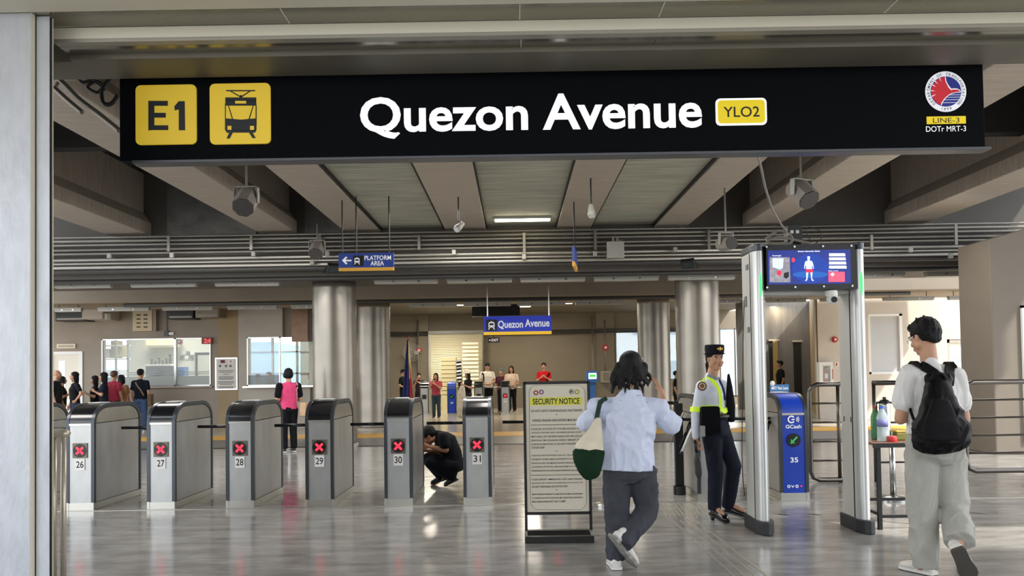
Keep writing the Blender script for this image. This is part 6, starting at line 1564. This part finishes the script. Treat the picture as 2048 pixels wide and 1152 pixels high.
ribbon(bk, 'strap', *VF, [w3(1876, 768), w3(1884, 748), w3(1889, 738), w3(1892, 732)], .062, .014, m_bs, th=.007, ray=(0, 1, 0), over=[(w3(1895, 720).x, Y0-.05), (w3(1897, 720).x, Y0), (w3(1898, 720).x, Y0+.06)])
MB().tube(curve_pts([w3(1817, 800, -.0), w3(1821, 820, -.08), w3(1828, 840, -.14), w3(1834, 850, -.18)]), .010, 8).build('lower_strap', m_bs, bk, world=True, smooth=True)
MB().tube(curve_pts([w3(1862, 760, -.24), w3(1870, 748, -.25), w3(1884, 748, -.25), w3(1892, 760, -.24)]), .010, 8).build('grab_handle', m_bs, bk, world=True, smooth=True)
MB().obox(w3(1882, 842, -.405), (.022, 0, .006), (0, .003, 0), (0, 0, .003)).build('logo_tab', m_greybox, bk, world=True)
mb = MB().loft([w3(1882, 800, -.345), w3(1884, 845, -.385), w3(1884, 880, -.38)], [(.06, .02), (.11, .03), (.12, .025)], (1, 0, 0), n=24); V, Fs = fuse(mb, .009, 2); V = folds(V, .006, 9, 7); skin('front_pocket', V, Fs, cl('black_nylon_dull', '#0e0e10', .7), bk)

# ================================================================== uniformed guard
Y0 = 7.33
g = G(1436, 1037); J = base_joints((g.x, g.y, 0), (.78, -.62), 1.64)
J.update(pelvis=w3(1431, 852), waist=w3(1426, 822), chest=w3(1421, 788), neck=w3(1422, 752), head=w3(1430, 718, -.02), hf=Vector((.22, -.97, -.02)), hu=UP,
         shR=w3(1404, 773, -.10), elR=w3(1393, 825, -.10), wrR=w3(1391, 876, -.12), shL=w3(1444, 771, .10), elL=w3(1456, 812, .16), wrL=w3(1452, 845, .08),
         hipR=w3(1423, 865, -.05), hipL=w3(1442, 865, .05), knR=w3(1431, 945, -.06), anR=w3(1429, 1012, -.04), toR=w3(1445, 1030, -.14), knL=w3(1468, 932, -.02), anL=w3(1457, 1006, .08), toL=w3(1486, 1022, .02))
J['hdR'] = Vector((.05, -.12, -1)); J['palmR'] = Vector((.7, .3, 0)); J['thumbR'] = Vector((.6, -.8, 0)); J['curl'] = 1.1
tG, P, ax, s = figure('person', 'woman security guard in white shirt, yellow straps and dark cap beside the arch', J, (g.x, g.y, 0), 'b', .006, .95, True)
m_uw = cl('uniform_white', '#d6dae6', .75, n=.03)
sh, VF = top(tG, J, m_uw, 'long', hem=w3(1428, 828), wid=(.15, .145, .165), dep=(.12, .115, .13), voxel=.009, amp=.004, fx=9, sl=(.062, .052), seed=21, name='uniform_shirt')
m_nv = cl('navy_trousers', '#1b1e2c', .75)
legs(tG, J, m_nv, (.098, .074, .062), .010, .005, 8, hipw=(.155, .12), seed=14, top_up=.07, short=1.12)
m_neon = mat('neon_yellow', '#c8ea28', .5, emit=.15); 
ring = []
pel = w3(1428, 817)
for k_ in range(17):
    a = 2*PI*k_/16; ring.append(pel + J['r']*math.cos(a)*.25 + J['f']*math.sin(a)*.22)
ribbon(tG, 'vest_belt', *VF, ring, .045, .010, m_neon, n=4)
ring2 = [p - UP*.06 for p in ring]
bl = MB(); R_ = .155
pts = [w3(1429, 832) + J['r']*math.cos(2*PI*k_/24)*.158 + J['f']*math.sin(2*PI*k_/24)*.125 for k_ in range(25)]; bl.tube(pts, .02, 8); bl.build('duty_belt', m_black, tG, world=True, smooth=True)
ribbon(tG, 'vest_strap', *VF, [w3(1412, 752), w3(1420, 760), w3(1430, 776), w3(1434, 793), w3(1434, 812)], .032, .008, m_neon, ray=(0, 1, 0))
ribbon(tG, 'vest_strap', *VF, [w3(1408, 756), w3(1402, 760), w3(1398, 764)], .03, .008, m_neon, ray=(0, 1, 0))
ribbon(tG, 'necktie', *VF, [w3(1436, 758), w3(1442, 775), w3(1446, 800)], .032, .007, cl('navy_tie', '#262f55'), ray=(0, 1, 0))
ribbon(tG, 'collar', *VF, [w3(1413, 750), w3(1424, 755), w3(1434, 757), w3(1440, 753)], .03, .012, cl('grey_check_collar', '#8f9298'), ray=(0, 1, 0))
# shoulder patch
pc = w3(1404, 769, -.25); bv = BVHTree.FromPolygons([Vector(v) for v in VF[0]], VF[1]); a, nn, i_, d_ = bv.find_nearest(pc)
MB().cyl(a - nn*.004, a + nn*.006, .042, n=24).build('shoulder_patch', mat('patch_maroon', '#6b3a3a', .6), tG, world=True); MB().cyl(a + nn*.006, a + nn*.008, .03, n=24).build('patch_ring', mat('patch_cream', '#cfc2a0', .6), tG, world=True); MB().cyl(a + nn*.008, a + nn*.010, .02, n=20).build('patch_centre', mat('patch_brown', '#7a5233', .6), tG, world=True)
hair(tG, P, ax, s*1.0, 'tail', seed=9)
capc = lambda a, b, z: P(a, b, z)
mb = MB(); n = 28; vs = []
prof = [(.088, .102, .045), (.090, .104, .062), (.094, .108, .10), (.092, .106, .138), (.075, .088, .144), (.02, .02, .146)]
for a_, b_2, z in prof: vs += [P(a_*math.cos(2*PI*i/n), -.008 + b_2*math.sin(2*PI*i/n), z) for i in range(n)]
fs = [(k_*n+i, k_*n+(i+1) % n, (k_+1)*n+(i+1) % n, (k_+1)*n+i) for k_ in range(len(prof)-1) for i in range(n)] + [tuple(range(n-1, -1, -1)), tuple(range((len(prof)-1)*n, len(prof)*n))]
cp = mb.add(vs, fs).build('cap', cl('cap_navy', '#14161f', .75), tG, world=True, auto=50)
mb = MB(); vs = []
for a_, b_2, z in ((.088, .100, .046), (.108, .122, .052), (.110, .124, .056), (.090, .102, .054)): vs += [P(a_*math.cos(2*PI*i/n), -.006 + b_2*math.sin(2*PI*i/n), z) for i in range(n)]
mb.add(vs, [(k_*n+i, k_*n+(i+1) % n, ((k_+1) % 4)*n+(i+1) % n, ((k_+1) % 4)*n+i) for k_ in range(4) for i in range(n)]).build('cap_brim', cl('cap_navy', '#14161f'), tG, world=True, auto=50)
m_gold = mat('gold_badge', '#c9a24a', .3, .8)
MB().ell(P(.0, .103, .1), (.014*1.0, .008, .022), ax).ell(P(-.018, .102, .1), (.012, .006, .012), ax).ell(P(.018, .102, .1), (.012, .006, .012), ax).build('cap_badge', m_gold, tG, world=True, smooth=True)
# belt pouch, side bag
MB().rbox(-.085, .085, -.03, .04, -.125, .125, .02).build('hip_pouch', cl('pouch_black', '#0b0c10'), tG).matrix_basis = Matrix.Translation(w3(1420, 840, -.19) - Vector(tG.location))
MB().rbox(-.02, .02, -.02, .03, -.05, .05, .008).build('key_holder', m_steel, tG).matrix_basis = Matrix.Translation(w3(1405, 862, -.22) - Vector(tG.location))
mb = MB().loft([w3(1457, 748, .0), w3(1459, 775, -.02), w3(1461, 810, -.03), w3(1463, 842, -.02)], [(.012, .015), (.03, .03), (.045, .035), (.035, .03)], (1, 0, 0)); V, Fs = fuse(mb, .01, 2); V = folds(V, .005, 9, 3); skin('dark_scarf', V, Fs, cl('black_fabric', '#121319'), tG)
for q in 'RL':
    an = J['an'+q]; to = J['to'+q]; hd_ = Vector((to.x-an.x, to.y-an.y, 0)).normalized(); hl = Vector((an.x, an.y, 0)) - hd_*.06
    tip = hl + hd_*.25; sh_ = shoe(tG, hl + UP*.055, tip + UP*.01, UP, m_shoeb, m_shoeb, .98, 'heeled_shoe', w=.042, high=.07)
    MB().lathe([(.018, 0), (.02, .02), (.03, .065)], c=tuple(hl + hd_*.03), n=12).build('heel', m_shoeb, tG, world=True, smooth=True)
# wand in the right hand
hp = w3(1394, 893, -.13); wd = thing('detector_wand', "black hand-held detector wand in the guard's right hand", 'detector wand', hp)
v1 = w3(1389, 880, -.16) - hp; v2 = w3(1393, 905, -.17) - hp; v3 = w3(1398, 955, -.18) - hp
MB().tube([v1, v2], .014, 12).build('grip', m_black, wd, smooth=True)
mb = MB().loft([v2, v2+(v3-v2)*.3, v2+(v3-v2)*.8, v3], [(.016, .014), (.034, .018), (.036, .02), (.022, .015)], (1, .3, 0)); V, Fs = fuse(mb, .006, 2)
skin('paddle', V + np.array(hp), Fs, mat('olive_black_plastic', '#2c3028', .35), wd)
# second-hand stick she holds behind
q0 = w3(1386, 858, .1); st = thing('white_baton', 'slim white baton behind the right arm of the guard', 'baton', q0)
MB().tube([w3(1384, 858, .1)-q0, w3(1364, 903, .1)-q0], .014, 10).build('rod', m_white, st, smooth=True); MB().tube([w3(1364, 903, .1)-q0, w3(1361, 909, .1)-q0], .016, 10).build('tip', m_black, st, smooth=True)

# ================================================================== man crouching between gates 30 and 31
Y0 = 9.75
g = G(893, 971); J = base_joints((g.x, g.y, 0), (-1, .1), 1.68)
J.update(pelvis=w3(906, 928), waist=w3(903, 908), chest=w3(892, 882), neck=w3(874, 868), head=w3(857, 872, -.02), hf=Vector((-.8, -.1, -.65)), hu=Vector((-.65, 0, .8)),
         shR=w3(880, 872, .17), elR=w3(880, 905, .2), wrR=w3(850, 900, .12), shL=w3(886, 876, -.17), elL=w3(892, 900, -.22), wrL=w3(857, 893, -.15),
         hipR=w3(902, 930, .09), hipL=w3(908, 932, -.09), knR=w3(856, 918, .14), knL=w3(862, 925, -.14), anR=w3(886, 956, .1), anL=w3(909, 956, -.06), toR=w3(866, 969, .12), toL=w3(893, 970, -.08))
tC, P, ax, s = figure('person', 'man in black clothes crouching between gates 30 and 31', J, (g.x, g.y, 0), 'c', .009)
m_bk = cl('black_cotton', '#0e0f14', .85, n=.05); 
top(tC, J, m_bk, 'short', hem=w3(906, 930), wid=(.165, .16, .18), dep=(.13, .13, .13), voxel=.013, amp=.006, fx=7, sl=(.075, .07), seed=2)
legs(tC, J, cl('black_trousers', '#101218', .85), (.10, .085, .065), .013, .005, 8, hipw=(.17, .15))
for q in 'RL':
    to = J['to'+q]; an = J['an'+q]; a = Vector((an.x+.05, an.y, .07 if q == 'R' else .09)); b = Vector((to.x-.03, to.y, .012)); shoe(tC, a, b, UP, m_black, m_black, 1.0, w=.046)
hair(tC, P, ax, s*1.05, 'short', seed=12)

# ================================================================== people farther away
def walker(label, px, Y, H, head, topc, legc, hs='short', sk='b', fem=False, sleeve='short', arms=None, shoes='#1b1b1d', group=None, hemu=.5, bulk=1.0, hairc=None, fw=None, vx=.014, prune=None, z0=0.0):
    x = W(px, 760, Y).x; J = base_joints((x, Y, z0), head, H); L = J['L']
    if fw: J['hf'] = Vector(fw)
    if arms == 'phone':
        for q, n_ in ((1, 'R'), (-1, 'L')): J['el'+n_] = L(q*.13, .02, .64); J['wr'+n_] = L(q*.05, .13, .70); J['hd'+n_] = J['f']*.5 - J['r']*q*.5 + UP*.5
    elif arms == 'face':
        J['elR'] = L(.13, .05, .66); J['wrR'] = L(.05, .1, .84); J['elL'] = L(-.12, .06, .65); J['wrL'] = L(-.02, .12, .74)
    elif arms == 'cross':
        for q, n_ in ((1, 'R'), (-1, 'L')): J['el'+n_] = L(q*.14, .03, .63); J['wr'+n_] = L(-q*.03, .11, .655); J['hd'+n_] = -J['r']*q
    elif arms == 'akimbo':
        J['elL'] = L(-.2, -.03, .66); J['wrL'] = L(-.11, .02, .56)
    elif arms == 'front':
        for q, n_ in ((1, 'R'), (-1, 'L')): J['el'+n_] = L(q*.14, -.01, .63); J['wr'+n_] = L(q*.06, .12, .58)
    t, P, ax, s = figure('person', label, J, (x, Y, z0), sk, vx*.75, bulk, fem)
    if group: t['group'] = group
    w = (.165*bulk, .155*bulk, .168*bulk); d = (.12*bulk, .115*bulk, .125*bulk)
    sh_, VF = top(t, J, cl('c'+topc, topc, .85), sleeve, hem=L(0, 0, hemu), wid=w, dep=d, voxel=vx, amp=.005, fx=8, seed=px*.1)
    legs(t, J, cl('c'+legc, legc, .85), (.098*bulk, .075, .066), vx, .005, 8, hipw=(.155*bulk, .12*bulk), seed=px*.2)
    for q in 'RL':
        a = J['an'+q]; b = Vector((a.x, a.y, z0+.012)) - J['f']*.05; shoe(t, b, b + J['f']*.25, UP, mat('shoe'+shoes, shoes, .5), m_solew, .97, w=.043)
    hair(t, P, ax, s*1.04, hs, m=hairc, seed=px*.3, voxel=.010)
    return t, J, P, ax, s, VF
# pink-shirted woman nearest the columns
t, J, P, ax, s, VF = walker('woman in pink top and black trousers standing before the round column, seen from behind', 577, 14.35, 1.56, (-.55, .85), '#d64a78', '#15151a', 'bob', 'a', True, 'none', 'front', '#20202a', bulk=1.05)
for q in 'RL': 
    V_, F_ = fuse(MB().cap(J['sh'+q], J['sh'+q]+(J['el'+q]-J['sh'+q])*.7, .07, .062), .012, 2); skin('black_sleeve', V_, F_, m_bk, t)
hb = J['L'](.17, -.06, .42)
b = thing('shoulder_bag', 'beige shoulder bag on the right side of the woman in pink', 'bag', hb)
mb = MB().rbox(-.06, .06, -.13, .12, .0, .26, .03, axis='x'); mb.build('bag_body', cl('beige_bag', '#c4a584'), b, bevel=.02)
ribbon(b, 'bag_strap', *VF, [J['L'](.15, -.08, .56), J['L'](.12, -.1, .7), J['L'](.09, -.05, .83), J['L'](.09, .06, .78)], .03, .01, cl('pink_strap', '#c98a92'))
# man in black t-shirt and jeans with a bag
t, J, P, ax, s, VF = walker('man in black t-shirt and blue jeans seen from behind near the office window', 281, 20.0, 1.66, (.05, 1), '#181b24', '#46597a', 'short', 'b', False, 'short', None, '#d4d4d4', bulk=1.05)
hb = J['L'](.14, .02, .42); b = thing('crossbody_bag', 'brown bag at the side of the man in jeans', 'bag', hb); MB().rbox(-.04, .06, -.08, .08, 0, .3, .02, axis='x').build('bag_body', cl('brown_bag', '#6b5a44'), b, bevel=.01)
ribbon(b, 'bag_strap', *VF, [J['L'](.12, -.1, .58), J['L'](.02, -.12, .7), J['L'](-.07, -.08, .81)], .03, .01, cl('tan_strap', '#8d7a60'))
crowd = 'people queueing at the left'
walker('man with grey hair and dark shirt at the far left edge, cut by the jamb', 113, 19.2, 1.66, (1, .2), '#25282c', '#23252d', 'bald', 'b', arms=None)
walker('woman with black hair in black, behind the grey-haired man at the left edge', 124, 19.8, 1.5, (.8, .4), '#17181c', '#20222b', 'bob', 'b', True, arms='phone')
t, J, P, ax, s, VF = walker('long-haired woman in black shirt with an ID lanyard, hand on hip', 150, 19.0, 1.60, (-.7, -.7), '#16161c', '#2c3448', 'long', 'b', True, arms='akimbo')
ribbon(t, 'lanyard', *VF, [J['L'](-.03, .1, .82), J['L'](0, .13, .72), J['L'](0, .13, .6)], .02, .008, mat('lanyard_tan', '#a58a5c', .7)); MB().box(-.035, .035, -.01, .0, -.1, 0).build('id_card', m_paper, t).location = J['L'](.0, .09, .58) - t.location
walker('shorter woman in black with face turned left in the queue', 190, 19.6, 1.50, (-.8, -.5), '#15151b', '#20222b', 'long', 'b', True, arms='phone')
walker('woman in navy shirt at her phone, just left of the man in red', 208, 19.2, 1.58, (-.9, -.35), '#1d2230', '#3a4660', 'long', 'b', True, arms='phone')
walker('man in red shirt standing in the queue under the office window', 228, 19.9, 1.62, (.3, 1), '#a8384a', '#4a4038', 'short', 'b', False, hairc=mat('brown_hair', '#5d4233', .5))
walker('woman in cream and brown patterned top at the right end of the queue', 243, 20.3, 1.52, (.2, 1), '#b08a66', '#3a3434', 'long', 'b', True)
# staff behind the glass
walker('staff member with a white hood seated inside the booth at the left pane', 516, 23.2, 1.5, (.2, -1), '#d8dadd', '#33363c', 'short', 'b', z0=0)
walker('staff member in brown inside the booth behind the glass', 538, 23.6, 1.55, (-.2, -1), '#8a6b55', '#33363c', 'short', 'b')
walker('staff member in blue at the booth counter beside the column', 623, 22.3, 1.5, (-.9, -.3), '#26307a', '#22242c', 'short', 'b')
walker('staff member in black leaning at the right pane of the ticket office', 408, 22.6, 1.46, (-1, 0), '#16181f', '#22242c', 'short', 'b', bulk=1.3)
# far hall
YF_ = 27.2
walker('man in black standing behind the flag in the far hall', 806, 27.4, 1.6, (.9, -.3), '#17171b', '#1c1d22', 'short', 'b', arms='front')
walker('person with dark hair in a dark top right of the flag in the far hall', 838, 28.2, 1.45, (.2, -1), '#3a2d30', '#26262c', 'short', 'b', arms='face')
t, *_ = walker('woman in rose shirt holding a phone to her face in the far hall', 872, 24.6, 1.44, (-.1, -1), '#b04a58', '#3b4a52', 'long', 'b', True, arms='face')
walker('woman in white sun hat and black top bending left beside the blue far gate', 936, 25.0, 1.48, (-.8, -.5), '#1a1a1e', '#2b2c33', 'long', 'b', True, arms='phone')
hx = W(933, 742, 25.0); o = MB().lathe([(.2, 0), (.2, .01), (.11, .02), (.10, .1), (.05, .13)], n=24).build('sun_hat', mat('straw_white', '#e3dcc8', .8), auto=40); o.location = (hx.x, 25.0, 1.41); tag(o, 'white sun hat on the woman beside the blue far gate', 'hat')
hb = W(922, 800, 24.75); b = thing('white_bag', 'large white fabric bag by the woman in the sun hat', 'bag', (hb.x, 24.75, .02)); V_, F_ = fuse(MB().loft([(hb.x, 24.75, .04), (hb.x, 24.75, .3), (hb.x+.02, 24.75, .75), (hb.x+.05, 24.75, 1.0)], [(.12, .08), (.14, .1), (.13, .08), (.07, .05)], (1, 0, 0)), .014, 3); V_ = folds(V_, .015, 7, 2); skin('bag_body', V_, F_, cl('bag_offwhite', '#cbc3b6'), b)
t, J, P, ax, s, VF = walker('tall man in white t-shirt and black trousers looking down behind the far gates', 975, 27.5, 1.78, (.1, -1), '#e6dcd0', '#17171b', 'short', 'b', arms='front', fw=(.1, -1, -.5), bulk=1.1)
ribbon(t, 'bag_strap', *VF, [J['L'](.1, .06, .8), J['L'](.11, .12, .72), J['L'](.12, .12, .6)], .05, .01, m_bk)
walker('person in a teal cap and maroon top half hidden behind the woman in cream', 1003, 27.9, 1.56, (-.3, -1), '#4a2530', '#26262c', 'short', 'b', hairc=mat('teal_cap', '#3f6a62', .7))
t, J, P, ax, s, VF = walker('long-haired woman in cream top and black trousers at the far gate with the red cross', 1023, 27.5, 1.66, (-.2, -1), '#dcc4ae', '#15151b', 'long', 'b', True, arms='front')
t, J, P, ax, s, VF = walker('young man in bright red t-shirt standing behind the notice board', 1088, 27.2, 1.75, (-.1, -1), '#c8202a', '#23242a', 'short', 'b', arms='phone')
ribbon(t, 'backpack_strap', *VF, [J['L'](-.1, .06, .8), J['L'](-.11, .12, .72), J['L'](-.12, .12, .6)], .05, .01, m_bk)
# dark figure in the right corridor
walker('man in dark shirt walking left before the corridor doors', 1561, 24.6, 1.68, (-1, 0), '#14151c', '#1b1c22', 'short', 'c')
walker('person with dark hair in a dark top half hidden between the right columns', 1352, 22.5, 1.4, (.9, -.3), '#1a1a1e', '#22242c', 'short', 'b')
